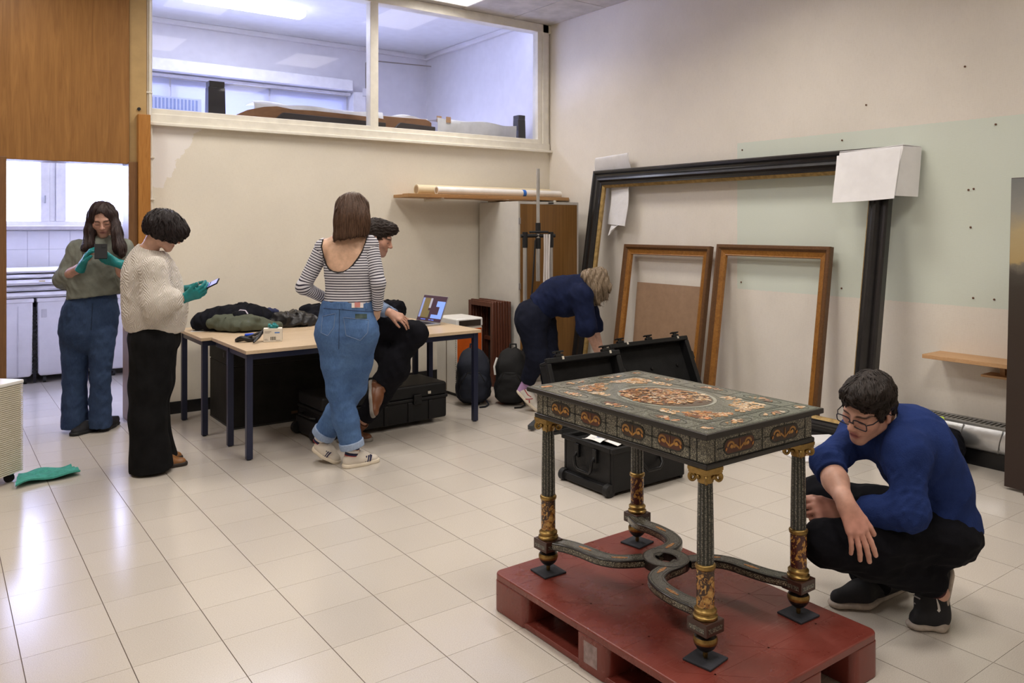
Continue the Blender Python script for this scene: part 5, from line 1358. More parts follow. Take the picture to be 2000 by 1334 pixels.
# ---- convector with slotted grille and rounded metal front
t = thing('convector', 'low convector heater with slotted grille and rounded aluminium front along the right wall', 'heater', (5.165, -3.4, 0))
GRM = M('grey_grille', (.28, .275, .265), .45, .5)
fr = MB()
for b in ((-.165, 0, .262, -.135, 1.80, .278), (-.030, 0, .262, -.002, 1.80, .278)): fr.box(*b)
fr.build('grille_frame', GRM, t, bevel=.002)
for k in range(59): MB().box(-.136, .02+.03*k, .262, -.029, .034+.03*k, .276).build('grille_bar', GRM, t)
MB().box(-.130, .01, .16, -.005, 1.79, .20).build('heating_fins', M('print_black'), t)
FOIL = M('rolled_aluminium', (.62, .63, .65), .28, .85, var=.12, vscale=3, bump=.25, bscale=9, bdist=.01)
rings = []
for y in (0, 1.80):
    rings.append([(-.010, y, .10), (-.10, y, .095), (-.150, y, .115), (-.175, y, .15), (-.182, y, .19), (-.176, y, .23), (-.160, y, .262), (-.01, y, .262)])
MB().loft(rings).build('rounded_front', FOIL, t, 50)
for k in range(7): MB().tube([(-.1805+.0, .10+.22*k+.03*q, .262-.145*q) if 0 else (-.160-.024*math.sin(PI*(.12+.76*q)), .10+.24*k+.03*q, .262-.145*q) for q in [j/8 for j in range(9)]], .0028, 5).build('seam', M('grey_grille'), t, 40)
MB().box(-.12, 0, 0, -.002, 1.80, .10).build('dark_plinth', M('skirting_black'), t)
# dark bag with a neon strap on the convector, half hidden by the crouching man
t = thing('dark_bag', 'dark bag with a neon yellow trim on the convector behind the crouching man', 'bag', (4.86, -1.99, .0))
o = lump('bag_body', '', '', (0, 0, 0), (.10, .13, .29), BLKCLOTH, 71, .2); o.parent = t

MB().tube([(-.02, -.06, .285), (.03, -.03, .30), (.05, .04, .29)], .009, 6).build('neon_trim', M('neon_yellow', (.55, .75, .06), .5), t, 50)
# ---- ribbed appliance on castors at the left edge
t = thing('ribbed_cabinet', 'cream ribbed air cleaner on castors at the left edge of the picture', 'air cleaner', (.188, 1.204, 0), math.atan2(.687, .727)+PI)
RIBC = M('cream_plastic', (.66, .61, .50), .45, var=.04)
MB().box(.006, -.345, .055, .50, -.006, .585).build('housing', RIBC, t, bevel=.006)
q = MB()
for k in range(44): q.box(0, -.352, .060+.0119*k, .506, 0, .060+.0119*k+.0072)
q = q.build('rib_panel', RIBC, t); q['kind'] = 'stuff'
MB().box(-.004, -.356, .583, .51, .004, .606).build('top_panel', M('white_enamel'), t, bevel=.006)
for x, y in ((.05, -.05), (.45, -.05), (.05, -.30), (.45, -.30)):
    cs = MB().cyl((x-.014, y, .026), (x+.014, y, .026), .026, n=18).build('castor', M('black_rubber'), t, 40)
    MB().box(x-.02, y-.02, .045, x+.02, y+.02, .058).build('castor_plate', M('grey_metal'), cs)
# ---- turquoise cloth on the floor
o = MB().sheet(lambda u, v: (.135+.34*u+.04*v-.06*u*v, 1.0+.10*u+.33*v*(1-.25*u)+.02*math.sin(6*u), .012+.008*math.sin(9*u+4*v)+.007*math.sin(17*v+3*u)+(.03*max(0, u-.7)*math.sin(5*v))+.012*(1-v)), 34, 24, .010)
o = o.build('cleaning_cloth', M('turquoise_cloth', (.055, .30, .25), .9, var=.15, vscale=40, bump=.6, bscale=160), smooth=60); tag(o, 'crumpled turquoise cleaning cloth on the floor beside the ribbed air cleaner', 'cloth')

# ================================================================== ROOM BEHIND: bins, sheets, stored things
BIN = M('white_bin_plastic', (.72, .71, .74), .45, var=.03)
def bin_(label, x0, x1, y0=4.66):
    t = thing('storage_bin', label, 'bin', (x0, y0, 0), 0, 'white storage bins in the room behind'); W = x1-x0
    rings = []
    for z, d in ((.07, .02), (.10, .006), (.70, 0), (.80, 0)): rings.append([(d, d, z), (W-d, d, z), (W-d, .60-d, z), (d, .60-d, z)])
    MB().loft(rings).build('bin_body', BIN, t, bevel=.015)
    MB().box(.03, -.004, .64, .075, .004, .72).build('hand_grip', M('bin_shadow', (.55, .54, .58), .6), t, bevel=.003)
    MB().box(W*.62, -.003, .09, W*.62+.008, .003, .76).build('panel_joint', M('bin_shadow'), t)
    MB().box(-.008, -.008, .79, W+.008, .608, .83).build('bin_lid', BIN, t, bevel=.008)
    for x in (.06, W-.06):
        for y in (.06, .54): MB().cyl((x-.012, y, .035), (x+.012, y, .035), .035, n=16).build('castor', M('black_rubber'), t, 40)
    return t
bin_('white wheeled storage bin at the left edge of the doorway', .20, .53)
bin_('white wheeled storage bin in the middle of the doorway behind the woman', .57, 1.14)
bin_('white wheeled storage bin seen right of the woman in the doorway', 1.17, 1.62)
t = thing('dark_bin_gap', 'black zigzag edged strip standing in for the dark gap between the two left storage bins', 'strip', (.55, 4.72, 0))
q = MB().box(-.012, 0, 0, .012, .02, .74)  # black bars put in for the dark zigzag gap between the bins
for k in range(18): q.box(-.02, -.006, .10+.034*k, .02, .004, .118+.034*k)
q.build('strip', BLKP, t)
SHT = M('white_sheeting', (.78, .77, .80), .5, var=.05, bump=.2, bscale=8)
for k, (lb, z, h, dx, dy) in enumerate((('lowest white foam sheet on top of the storage bins', .831, .06, 0, 0), ('second white foam sheet on the storage bins', .895, .055, .05, .03), ('third white packing sheet on the storage bins', .954, .06, -.04, .0), ('thin white packing sheet on the pile over the bins', 1.018, .045, .06, .04), ('topmost white foam sheet of the pile over the bins', 1.067, .05, .0, .06))):
    rr = []
    for i in range(15):
        x = .12+dx+1.25*i/14; w_ = .012*math.sin(i*1.7+k*2); rr.append([(x, 4.66+dy+w_, z+.004+.3*abs(w_)), (x, 4.64+dy+w_, z+h*.5), (x, 4.67+dy+w_, z+h-.004), (x, 4.9, z+h), (x, 5.16, z+h-.003), (x, 5.17, z)])
    o = MB().loft(rr).build('packing_sheet', SHT, smooth=60); tag(o, lb, 'packing sheet', 'packing sheets on the bins')
o = MB().box(.58, 4.655, .99, .63, 4.66, 1.0).build('tape_scrap', M('tan_tape'), None); tag(o, 'small tan tape scrap on the edge of the white packing sheets', 'tape')
bb = box1('baseboard_right', (1.2, Y2-.03, 0, 2.6, Y2-.014, .12), M('skirting_black')); struct(bb)
# storage platform below the clerestory with a long wrapped crate on it
pf = MB().box(1.45, 2.64, 2.40, 5.13, 3.50, 2.44)
for x in (1.5, 3.2, 5.05): pf.box(x, 3.40, 0, x+.06, 3.46, 2.40)
pf = pf.build('storage_platform', M('plywood', (.42, .30, .18), .6)); tag(pf, 'wooden storage platform behind the clerestory glass', 'platform')
CRW = wood('brown_crate_wood', (.17, .075, .030), (.27, .135, .06), (3, 12, 12), .55)
def arch_beam(label, x0, x1, y, prof, th=.05, mat=CRW, cat='frame member'):
    n = len(prof); vs = []
    P = [(x0+(x1-x0)*u, z) for u, z in prof]
    poly = P+[(P[-1][0], 2.441), (P[0][0], 2.441)]
    o = MB().prism(poly, (0, y, 0), (1, 0, 0), (0, 0, 1), (0, 1, 0), th).build('arched_board', mat, bevel=.003, seg=1)
    return tag(o, label, cat)
arch_beam('long brown arched wooden board lying behind the left clerestory pane', 1.86, 3.30, 2.72, [(0, 2.50), (.08, 2.56), (.18, 2.60), (.26, 2.615), (.36, 2.60), (.5, 2.605), (.75, 2.60), (1, 2.585)])
arch_beam('shorter brown wooden board behind the right clerestory pane', 3.05, 3.86, 2.80, [(0, 2.63), (.4, 2.625), (.92, 2.63), (1, 2.60)])
DKW = M('dark_crate', (.030, .024, .022), .6)
for k, (x0, x1) in enumerate(((2.15, 3.28), (3.32, 3.83))):
    o = MB().prism([(0, 0), (x1-x0, 0), (x1-x0, .10), (.12, .115)], (x0, 2.665, 2.441), (1, 0, 0), (0, 0, 1), (0, 1, 0), .04).build('dark_strip', DKW, bevel=.003, seg=1)
    tag(o, ('long dark strip in front of the arched board behind the left pane', 'dark moulded strip below the brown board behind the right pane')[k], 'moulding')
def drape(label, x0, x1, y0, y1, ztop, zfront, seed):
    rg = np.random.default_rng(seed); ph = rg.uniform(0, 6, 4)
    def fn(u, v):
        x = x0+(x1-x0)*u; w_ = .012*math.sin(9*u+ph[0])+.010*math.sin(17*u+ph[1]+2*v)+.008*math.sin(5*v+ph[2])
        if v < .45: q = v/.45; return (x, y0+w_, zfront+(ztop-zfront)*q+.01*math.sin(11*u+ph[3]))
        q = (v-.45)/.55; return (x, y0+(y1-y0)*q+w_*(1-q), ztop+.012*math.sin(7*u+ph[1])*(1-q)+.01*math.sin(13*u))
    o = MB().sheet(fn, 40, 16, .003).build('plastic_sheet', M('grey_white_plastic', (.62, .62, .62), .4, var=.08), smooth=60)
    return tag(o, label, 'plastic sheet', 'plastic sheets behind the clerestory glass')
drape('white plastic sheet over the arched board behind the left pane', 2.05, 3.30, 2.775, 3.05, 2.645, 2.58, 3)
drape('thin white plastic sheet along the top of the board behind the right pane', 3.12, 3.86, 2.855, 3.05, 2.65, 2.60, 4)
drape('draped grey plastic sheet between the brown board and the right black post', 3.86, 4.86, 2.70, 3.00, 2.635, 2.445, 5)
for k, x in enumerate((3.86, 3.97)):
    o = MB().box(x, 2.688, 2.60, x+.055, 2.694, 2.66).build('brown_tape', M('brown_tape', (.42, .25, .14), .4)); o.rotation_euler = (0, 0, 0); tag(o, ('left strip of brown tape on the grey plastic sheet', 'right strip of brown tape on the grey plastic sheet')[k], 'tape')
POST = M('black_lacquer', (.016, .014, .016), .3, coat=.3)
def post(label, x, w_, h, y=2.72):
    t = thing('black_post', label, 'post', (x, y, 2.441), 0, 'black posts behind the clerestory glass')
    MB().loft([[(-w_/2, 0, 0), (w_/2, 0, 0), (w_/2, .12, 0), (-w_/2, .12, 0)], [(-w_/2*.96, .01, h*.85), (w_/2*.96, .01, h*.85), (w_/2*.96, .11, h*.85), (-w_/2*.96, .11, h*.85)]]).build('shaft', POST, t, bevel=.004)
    MB().box(-w_*.44, .006, h*.85, w_*.44, .114, h).build('cap', POST, t, bevel=.003)
post('thick black post behind the left clerestory pane', 1.715, .145, .345)
post('black tapered post in the right corner of the clerestory', 4.955, .10, .32)
t = thing('louvre_vent', 'bluish slotted radiator grille at the far window behind the left clerestory pane', 'grille', (1.62, 5.245, 2.83))
MB().box(0, 0, 0, .60, .02, .16).build('vent_frame', M('pale_blue_paint', (.52, .56, .74), .5), t, bevel=.004)
for k in range(14): MB().box(.03+.039*k, -.006, .02, .05+.039*k, .002, .14).build('slat', M('slat_blue', (.24, .30, .52), .5), t)
t = thing('conduit', 'thin grey conduit with a junction box near the ceiling of the room behind', 'conduit', (4.16, 5.12, 3.3))
MB().tube([(.03, .0, .0), (.03, .0, .33), (.06, 0, .37), (.98, 0, .40)], .008, 8).build('pipe', M('grey_cable'), t, 40)
MB().box(-.01, -.02, -.10, .07, .02, .0).build('junction_box', M('white_trim'), t, bevel=.004)
# ------------------------------------------------------------------ the figures
def FL(x, y, z=0.0):
    d = rayw(x, y); return A3(CAM+d*((z-CAM.z)/d.z))
def hit(S, x, y, D0=2.2, D1=7.5, n=260):
    ds = np.linspace(D0, D1, n); P = np.array([J(x, y, D) for D in ds]); v = S.ev(P); i = np.argmax(v < 0)
    if not (v < 0).any(): return None
    a, b = ds[max(i-1, 0)], ds[i]
    for _ in range(14):
        m = (a+b)/2
        if S.ev(J(x, y, m)[None])[0] < 0: b = m
        else: a = m
    return J(x, y, a)
def on(S, pts, off=.002, **kw):
    out = []
    for x, y in pts:
        p = hit(S, x, y, **kw)
        if p is not None: out.append(p-FWD*off)
    return out
def lerp(a, b, t): return A3(a)+(A3(b)-A3(a))*t
BLK_SHOE = M('black_suede', (.012, .012, .016), .75, bump=.2, bscale=150)
DIRTY_SOLE = M('dirty_white_rubber', (.42, .36, .31), .6, var=.18, vscale=25)
DARKT = cloth_mat('black_trousers', (.0065, .0065, .0095), .2, .3, 90)
SK = (.61, .355, .27)

# ---- crouching man in the blue jumper ------------------------------------------------
def crouching_man():
    hipL, hipR = J(1826, 1046, 3.07), J(1835, 1030, 3.27); knL, knR = J(1612, 1060, 2.95), J(1600, 968, 3.42); anL, anR = J(1806, 1128, 3.05), J(1702, 1130, 3.34)
    Pv, Md, Ch, Nb = J(1830, 1012, 3.16), J(1818, 940, 3.16), J(1782, 876, 3.14), J(1738, 826, 3.12)
    F = nrm(-RIGHT*.95-FWD*.3)
    shL, elL, wrL = J(1770, 885, 2.99), J(1776, 1000, 2.91), J(1640, 1000, 3.03)
    shR, elR, wrR = J(1676, 850, 3.24), J(1616, 904, 3.06), J(1652, 984, 2.87)
    th, ph, ro = math.radians(57), math.radians(22), math.radians(11); fh = -math.sin(th)*RIGHT-math.cos(th)*FWD
    H = Head(J(1696, 796, 3.05), math.cos(ph)*fh-math.sin(ph)*UP, UP, 1.0); left = np.cross(UP, fh); u0 = np.cross(H.f, left); H.u = u0*math.cos(ro)+left*math.sin(ro); H.s = np.cross(H.u, H.f)
    def torso(S, g):
        S.chain([Pv, Md, Ch], [.150+g, .150+g, .158+g], .05, (F, .70))
        S.cap(Ch, lerp(Ch, Nb, .55), .150+g, .085+g, .05, (F, .8)); S.cap(shL, shR, .062+g, .062+g, .06); S.cap(shL, Ch, .060+g, .10+g, .06)
    B = Sdf(); torso(B, -.016)
    B.cap(Ch, Nb, .075, .058, .04); B.cap(Nb, H.P(0, -.03, -.055), .056, .054, .03)
    H.build(B, True)
    for a, b, c in ((shL, elL, wrL), (shR, elR, wrR)):
        B.cap(a, b, .050, .044, .03); B.cap(b, lerp(b, c, .45), .044, .043, .02); B.cap(lerp(b, c, .45), c, .043, .0295, .03)
    d = nrm(J(1688, 1068, 2.82)-wrR); nb = nrm(-FWD*.86+RIGHT*.22+UP*.35)
    tips = hand(B, wrR, d, nb, 1.08, ((.10, .14, .12), (.15, .18, .15), (.20, .22, .18), (.24, .26, .20)), (.40, -.02), .075, side=-1, thumbcurl=.06, grow=.0010)
    dl = nrm(J(1585, 993, 3.02)-wrL); tipsL = hand(B, wrL, dl, nrm(-FWD*.8+UP*.5-RIGHT*.1), 1.05, ((.5, .7, .4), (.8, .9, .6), (1.0, 1.0, .6), (1.1, 1.0, .6)), (.30, .0), .03, side=1, grow=.0012)
    B.ell(Pv, (.13, .09, .09), (FWD, RIGHT, UP), .05)
    for a, b, c in ((hipL, knL, anL), (hipR, knR, anR)):
        B.cap(a, b, .082, .056, .04); B.cap(b, c, .052, .038, .03)
    for an, hl, tp in ((anL, J(1838, 1158, 3.08), FL(1812, 1205, .035)), (anR, J(1722, 1158, 3.37), FL(1672, 1164, .035))): B.cap(an, hl, .030, .026, .02); B.cap(hl, tp, .026, .022, .02)
    def col(V):
        c = H.colour(V, SK, (.36, .10, .09), (.025, .016, .014), True, .14, .10)
        for w_ in (wrR+d*.08, wrL+dl*.07):           # hands are redder than the forearms
            m = np.exp(-(np.linalg.norm(V-w_, axis=1)/.085)**2); c = c*(1-.55*m[:, None])+np.array((.56, .225, .185))*.55*m[:, None]
        for q, dd, r in tips:
            m = np.exp(-(np.linalg.norm(V-(q+dd*.004-FWD*r*.8), axis=1)/.006)**4); c = c*(1-.5*m[:, None])+np.array((.66, .36, .30))*.5*m[:, None]
        return c
    o = person('young man in a blue jumper crouching beside the inlaid table with crossed forearms', B, .0036, col, tuple(FL(1760, 1215)))
    # jumper
    S = Sdf(); torso(S, .010); S.cap(J(1848, 1034, 3.16), J(1806, 1026, 3.14), .150, .142, .04, (F, .70))
    S.half(J(1838, 1050, 3.16), nrm(-UP*.86+RIGHT*.34), .012)
    S.cap(Ch, lerp(Nb, H.P(0, -.03, -.055), .45), .10, .070, .05); S.cap(lerp(Nb, H.P(0, -.03, -.055), .40), H.P(0, -.02, -.02), .060, .075, .008, None, 1)
    S.cap(shL, elL, .066, .064, .05); S.cap(elL, lerp(elL, wrL, .55), .064, .057, .03); S.cap(lerp(elL, wrL, .46), lerp(elL, wrL, .66), .0575, .0545, .004, None, 0, 3)
    S.cap(shR, elR, .064, .060, .05); S.cap(elR, lerp(elR, wrR, .10), .058, .056, .03); S.cap(lerp(elR, wrR, .06), lerp(elR, wrR, .29), .0605, .0585, .004, None, 0, 3)
    f1 = folds(.0060, 5, (45, 110), n=5); f2 = folds(.0075, 8, (130, 260), n=5)
    def disp(P):
        e = np.exp(-(np.linalg.norm(P-elL, axis=1)/.12)**2)+np.exp(-(np.linalg.norm(P-elR, axis=1)/.11)**2)+.6*np.exp(-(np.linalg.norm(P-shL-np.array([0, 0, -.1]), axis=1)/.12)**2)+.7*np.exp(-(np.linalg.norm(P-J(1840, 1020, 3.05), axis=1)/.10)**2)
        c = 1-np.exp(-(np.linalg.norm(P-lerp(elL, wrL, .60), axis=1)/.062)**4)-np.exp(-(np.linalg.norm(P-lerp(elR, wrR, .24), axis=1)/.068)**4)
        return (f1(P)+f2(P)*np.minimum(e, 1.2))*np.clip(c, 0, 1)
    S.disp = disp
    BLUE = cloth_mat('royal_blue_wool', (.017, .034, .135), .14, .45, 170, .92)
    part('jumper', S.mesh('jumper', .0046), BLUE, o)
    C_ = Sdf(); nk = lerp(Nb, H.P(0, -.03, -.055), .42); C_.cap(nk-UP*.01, nk+nrm(H.P(0, 0, 0)-Nb)*.020, .0625, .0615, .01, None, 0, 1); C_.cap(nk-UP*.05, nk+nrm(H.P(0, 0, 0)-Nb)*.08, .0565, .0565, .004, mode=1)
    part('shirt_collar', C_.mesh('shirt_collar', .004), M('white_tshirt', (.72, .72, .74), .8), o)
    # trousers
    T = Sdf(); T.ell(J(1836, 1030, 3.16), (.185, .140, .130), (FWD, RIGHT, UP), .05)
    for a, b, c in ((hipL, knL, anL), (hipR, knR, anR)):
        T.cap(a, lerp(a, b, .5), .108, .095, .05); T.cap(lerp(a, b, .5), b, .095, .078, .04); T.cap(b, lerp(b, c, .45), .074, .072, .04); T.cap(lerp(b, c, .45), lerp(b, c, 1.06), .072, .062, .03)
    g = folds(.009, 21, (50, 150), n=6); T.disp = lambda P: g(P)
    part('trousers', T.mesh('trousers', .005), DARKT, o)
    # socks, shoes
    for an, b in ((anL, J(1826, 1146, 3.07)), (anR, J(1712, 1150, 3.36))):
        q = Sdf(); q.cap(an, b, .046, .042, .02); part('sock', q.mesh('sock', .005), M('maroon_sock', (.055, .010, .014), .9, bump=.3), o)
    def flexshoe(toe, ball, heel, out, logo):
        toe, ball, heel = A3(toe), A3(ball), A3(heel); f1_ = nrm(ball-toe); fh = nrm(heel-ball); sd = nrm(out-fh*(out @ fh)); n1 = UP; n2 = np.cross(fh, sd); n2 = n2*(1 if n2 @ UP > 0 else -1)
        if abs(n2 @ UP) < .1 and n2 @ (-RIGHT) < 0: n2 = -n2
        sh = bpy.data.objects.new('shoe', None); COL.objects.link(sh); sh.parent = o; sh.matrix_parent_inverse = Matrix.Translation(-o.location)
        so = Sdf(); so.cap(toe+n1*.014, ball+n1*.016, .043, .050, .02, (n1, .40)); so.cap(ball+n1*.016, heel+n2*.012, .050, .045, .03, (n2, .42))
        so.half(FL(1800, 1225, .0015), -UP, .002)
        obj('sole', so.mesh('sole', .004), DIRTY_SOLE, sh)
        U = Sdf(); U.cap(toe+n1*.034, ball+n1*.048, .033, .044, .03); U.cap(ball+n1*.046+n2*.004, heel+n2*.042, .046, .044, .04); U.cap(lerp(ball, heel, .40)+n2*.064, lerp(ball, heel, .97)+n2*.070, .042, .043, .03)
        U.half(lerp(ball, heel, .8)+n2*.106, n2, .006)
        obj('upper', U.mesh('upper', .004), BLK_SHOE, sh)
        st = MB(); cn = Vector(lerp(ball, heel, .1)+n2*.080); s3 = Vector(sd)
        for k in range(5):
            q0 = Vector(lerp(ball, heel, .02+.13*k)+n2*(.074+.009*k)); q0 = q0
            st.tube([q0-s3*.024, q0+Vector(n2)*.010, q0+s3*.024], .0028, 6)
        st.build('laces', M('pale_lace', (.30, .28, .27), .7), sh, 50)
        if logo:     # pale curved tick on the outer side
            P0 = lerp(ball, heel, .42)+n2*.050; ex = Vector(nrm(fh)); ey = Vector(n2); pts = [(-.020, -.012), (-.012, -.016), (.004, -.010), (.034, .012), (.004, -.001), (-.010, -.006), (-.016, -.004)]
            mb = MB(); vs = []
            for x, y in pts:
                p = A3(Vector(P0)+ex*x+ey*y); lo, hi = .0, .09
                for _ in range(18):
                    m_ = (lo+hi)/2
                    if U.ev((p+sd*m_)[None])[0] < 0: lo = m_
                    else: hi = m_
                vs.append(Vector(p+sd*(hi+.0015)))
            mb.add(vs, [tuple(range(7))]); mb.build('side_mark', M('white_print', (.62, .60, .58), .6), sh)
    flexshoe(FL(1792, 1226), FL(1828, 1224), J(1854, 1128, 3.12), -FWD, True)
    flexshoe(FL(1638, 1184), FL(1680, 1182), J(1752, 1152, 3.42), -FWD, False)
    # hair: cap of dark waves
    Hs = Sdf(); Hs.ell(H.P(0, -.018, .044), np.array((.082, .104, .092)), H.B, .02); Hs.ell(H.P(.0, .052, .084), (.066, .050, .040), H.B, .03); Hs.ell(H.P(.030, .030, .098), (.050, .060, .036), H.B, .03)
    for x in (-1, 1): Hs.ell(H.P(x*.072, .018, .020), (.012, .024, .036), H.B, .015)
    Hs.ell(H.P(0, -.075, -.025), (.062, .036, .045), H.B, .03)
    Hs.ell(H.P(0, .116, -.022), (.068, .074, .090), H.B, .010, 1)
    for x in (-1, 1): Hs.ell(H.P(x*.094, .004, -.016), (.028, .036, .040), H.B, .008, 1)
    Hs.disp = folds(.0075, 33, (150, 330), n=7)
    HM = hair_mat('dark_brown_hair', (.008, .005, .004), (.034, .022, .018), (60, 60, 60))
    wav = folds(1.2, 34, (60, 140), n=4)
    def comb(P):
        L_ = H.loc(P); w_ = wav(P); return H.f*(.45+.5*(L_[:, 1:2] > .0))-H.u*.30+H.s*(np.where(L_[:, 0:1] > -.02, .85, -.6)+.35*w_[:, None])
    add_hair(o, Hs, .004, HM, 2600, comb, (.030, .070), .0022, 4)
    # spectacles
    gl = MB(); s3, f3, u3 = Vector(H.s), Vector(H.f), Vector(H.u)
    for x in (-1, 1):
        c = Vector(H.P(x*.0345, .108, -.003)); pts = []
        for k in range(24):
            a = 2*PI*k/24; ca, sa = math.cos(a), math.sin(a); q = (abs(ca)**4.5+abs(sa)**4.5)**(-1/4.5)
            pts.append(c+s3*.0275*ca*q+u3*.0165*sa*q)
        gl.tube(pts, .0021, 6, closed=True)
        gl.tube([Vector(H.P(x*.060, .104, .006)), Vector(H.P(x*.074, .085, .007)), Vector(H.P(x*.081, .0, .006)), Vector(H.P(x*.082, -.02, -.012))], .0022, 6)
        gl.box(0, 0, 0, 0, 0, 0) if 0 else None
    gl.tube([Vector(H.P(-.010, .111, -.002)), Vector(H.P(0, .1135, .001)), Vector(H.P(.010, .111, -.002))], .0022, 6)
    gm = gl.mesh('spectacles', 50); part('spectacles', gm, M('dark_spectacle_frame', (.015, .017, .030), .3), o)
    for x in (-1, 1):
        c = Vector(H.P(x*.0345, .108, -.003)); pts = []
        for k in range(20):
            a = 2*PI*k/20; ca, sa = math.cos(a), math.sin(a); q = (abs(ca)**4.5+abs(sa)**4.5)**(-1/4.5); pts.append(c+s3*.0268*ca*q+u3*.0158*sa*q)
        part('lens', MB().add(pts, [tuple(range(20))]).mesh('lens'), GLASS, o)
crouching_man()

# ---- woman in the striped top, seen from behind ---------------------------------------
def striped_woman():
    D = 5.10
    hipC = J(677, 640, D); wa = J(682, 573, D); ri = J(682, 525, D-.01); ch = J(679, 492, D+.0); nb = J(684, 466, D)
    shL, shR = J(632, 484, D), J(722, 478, D); elL, wrL = J(592, 561, D-.02), J(646, 588, D+.14); elR, wrR = J(739, 553, D-.05), J(737, 604, D+.01)
    hL, hR = J(654, 655, D), J(703, 655, D); kL, kR = J(662, 762, D+.02), J(692, 757, D+.10); hp1, tp1 = FL(673, 914), FL(738, 901); hp2 = J(616, 886, 5.27); hp2[2] = .07; tp2 = FL(657, 905); aL, aR = hp1+nrm(tp1-hp1)*.055+UP*.115, hp2+nrm(tp2-hp2)*.055+UP*.115
    H = Head(J(690, 420, D+.02), FWD*.86+RIGHT*.42-UP*.22, UP*.95+FWD*.2, .97)
    X = RIGHT; Fb = FWD
    def torso(S, g):
        S.chain([hipC, wa, ri, ch], [.165+g, .128+g, .136+g, .140+g], .05, (Fb, .66))
        S.cap(ch, nb, .11+g, .060+g, .05, (Fb, .75)); S.cap(shL, shR, .052+g, .052+g, .05); S.ell(ch-UP*.07+Fb*.06, (.12, .075, .075), (X, Fb, UP), .05)
    B = Sdf(); torso(B, -.004); B.cap(nb, H.P(0, -.02, -.05), .050, .047, .03); H.build(B, False, False)
    for a, b, c in ((shL, elL, wrL), (shR, elR, wrR)): B.cap(a, b, .043, .035, .03); B.cap(b, c, .034, .024, .02)
    hand(B, wrR, nrm(J(733, 622, D+.04)-wrR), nrm(RIGHT*.7-FWD*.5), .9, (.4, .4, .4, .4), side=1)
    hand(B, wrL, nrm(RIGHT*.7+FWD*.5-UP*.25), nrm(-RIGHT*.3+FWD*.6+UP*.3), .9, (.3, .3, .3, .3), side=1)
    B.ell(hipC, (.165, .105, .12), (X, Fb, UP), .05)
    for a, b, c in ((hL, kL, aL), (hR, kR, aR)): B.cap(a, b, .080, .052, .04); B.cap(b, c, .050, .036, .03)
    for a, hh, t in ((aL, hp1, tp1), (aR, hp2, tp2)): B.cap(a, lerp(hh, t, .25)+UP*.045, .034, .032, .03); B.cap(lerp(hh, t, .25)+UP*.045, lerp(hh, t, .75)+UP*.03, .030, .024, .03)
    # shoulder blades and spine furrow
    B.ell(J(652, 503, D-.072), (.028, .014, .05), (X, Fb, UP), .03); B.ell(J(694, 500, D-.072), (.028, .014, .05), (X, Fb, UP), .03); B.cap(J(679, 480, D-.128), J(676, 560, D-.115), .010, .010, .03, mode=1)
    o = person('woman in a striped scoop back top and blue jeans standing with her back turned', B, .0055, lambda V: H.colour(V, (.66, .425, .295)), tuple(FL(675, 905)))
    # striped top
    S = Sdf(); torso(S, .006)
    S.half(J(680, 603, D), -UP, .004)
    U_ = [(624.5, 468), (624, 482), (627, 500), (633, 517), (641, 526), (650, 530.5), (660, 532), (671, 531), (681, 526), (690, 517), (699, 504), (706, 490), (711, 475), (712.5, 463)]
    S.poly([J(x, y, D-.1) for x, y in U_]+[J(712, 430, D-.1), J(624, 430, D-.1)], RIGHT, UP, J(668, 500, D), .003, .03)
    S.ell(J(686, 448, D), (.095, .20, .085), (X, Fb, UP), .012, 1)
    fd = folds(.003, 61, (90, 220)); S.disp = fd
    def sleeve_sc(a, b, c):
        def fn(V):
            L1 = np.linalg.norm(b-a)
            def seg(p, q):
                ab = q-p; u_ = ((V-p) @ ab)/(ab @ ab); t = np.clip(u_, 0, 1); return np.linalg.norm(V-p-t[:, None]*ab, axis=1), u_*np.linalg.norm(ab)
            d1, t1 = seg(a, b); d2, t2 = seg(b, c); w1, w2 = np.exp(-d1/.012), np.exp(-d2/.012); return -(w1*t1+w2*(L1+t2))/(w1+w2+1e-12)
        return fn
    m, nt, p = new_mat('striped_jersey'); at = nt.nodes.new('ShaderNodeAttribute'); at.attribute_name = 'sc'
    fr = mth(nt, 'FRACT', mth(nt, 'DIVIDE', mth(nt, 'ADD', at.outputs['Fac'], 10.0), .0160))
    setp(p, nt, mixc(nt, ramp2(nt, fr, (1, 1, 1), (0, 0, 0), .36, .42), (.62, .61, .66), (.030, .026, .045)), .85, 0, .25)
    tp_ = part('striped_top', S.mesh('striped_top', .0050, None, 1, lambda V: V[:, 2]), m, o)
    for a, b, c in ((shL, elL, wrL), (shR, elR, wrR)):
        q = Sdf(); q.cap(a, b, .0545, .044, .02); q.cap(b, c, .043, .033, .02, None, 0, 1); q.disp = folds(.0022, 63, (120, 300)); part('sleeve', q.mesh('sleeve', .0045, None, 1, sleeve_sc(a, b, c)), m, o)
    both = Sdf(); both.p = B.p
    pts = []
    for x, y in U_:
        p0 = J(x, y, D-.1)-FWD*.25; ts = np.linspace(0, .6, 240); v = both.ev(p0+ts[:, None]*FWD); i = int(np.argmax(v < .004))
        if (v < .004).any(): pts.append(p0+FWD*(ts[i]-.002))
    if len(pts) > 4: part('neckline_trim', MB().tube([Vector(q) for q in pts], .0045, 6).mesh('neckline_trim', 50), M('black_trim', (.012, .010, .012), .7), o)
    # jeans
    Jn = Sdf(); Jn.chain([wa-UP*.03, J(678, 612, D), J(676, 648, D)], [.132, .158, .178], .05, (Fb, .66))
    for x in (648, 708): Jn.ell(J(x, 648, D-.045), (.090, .085, .10), (X, Fb, UP), .05)
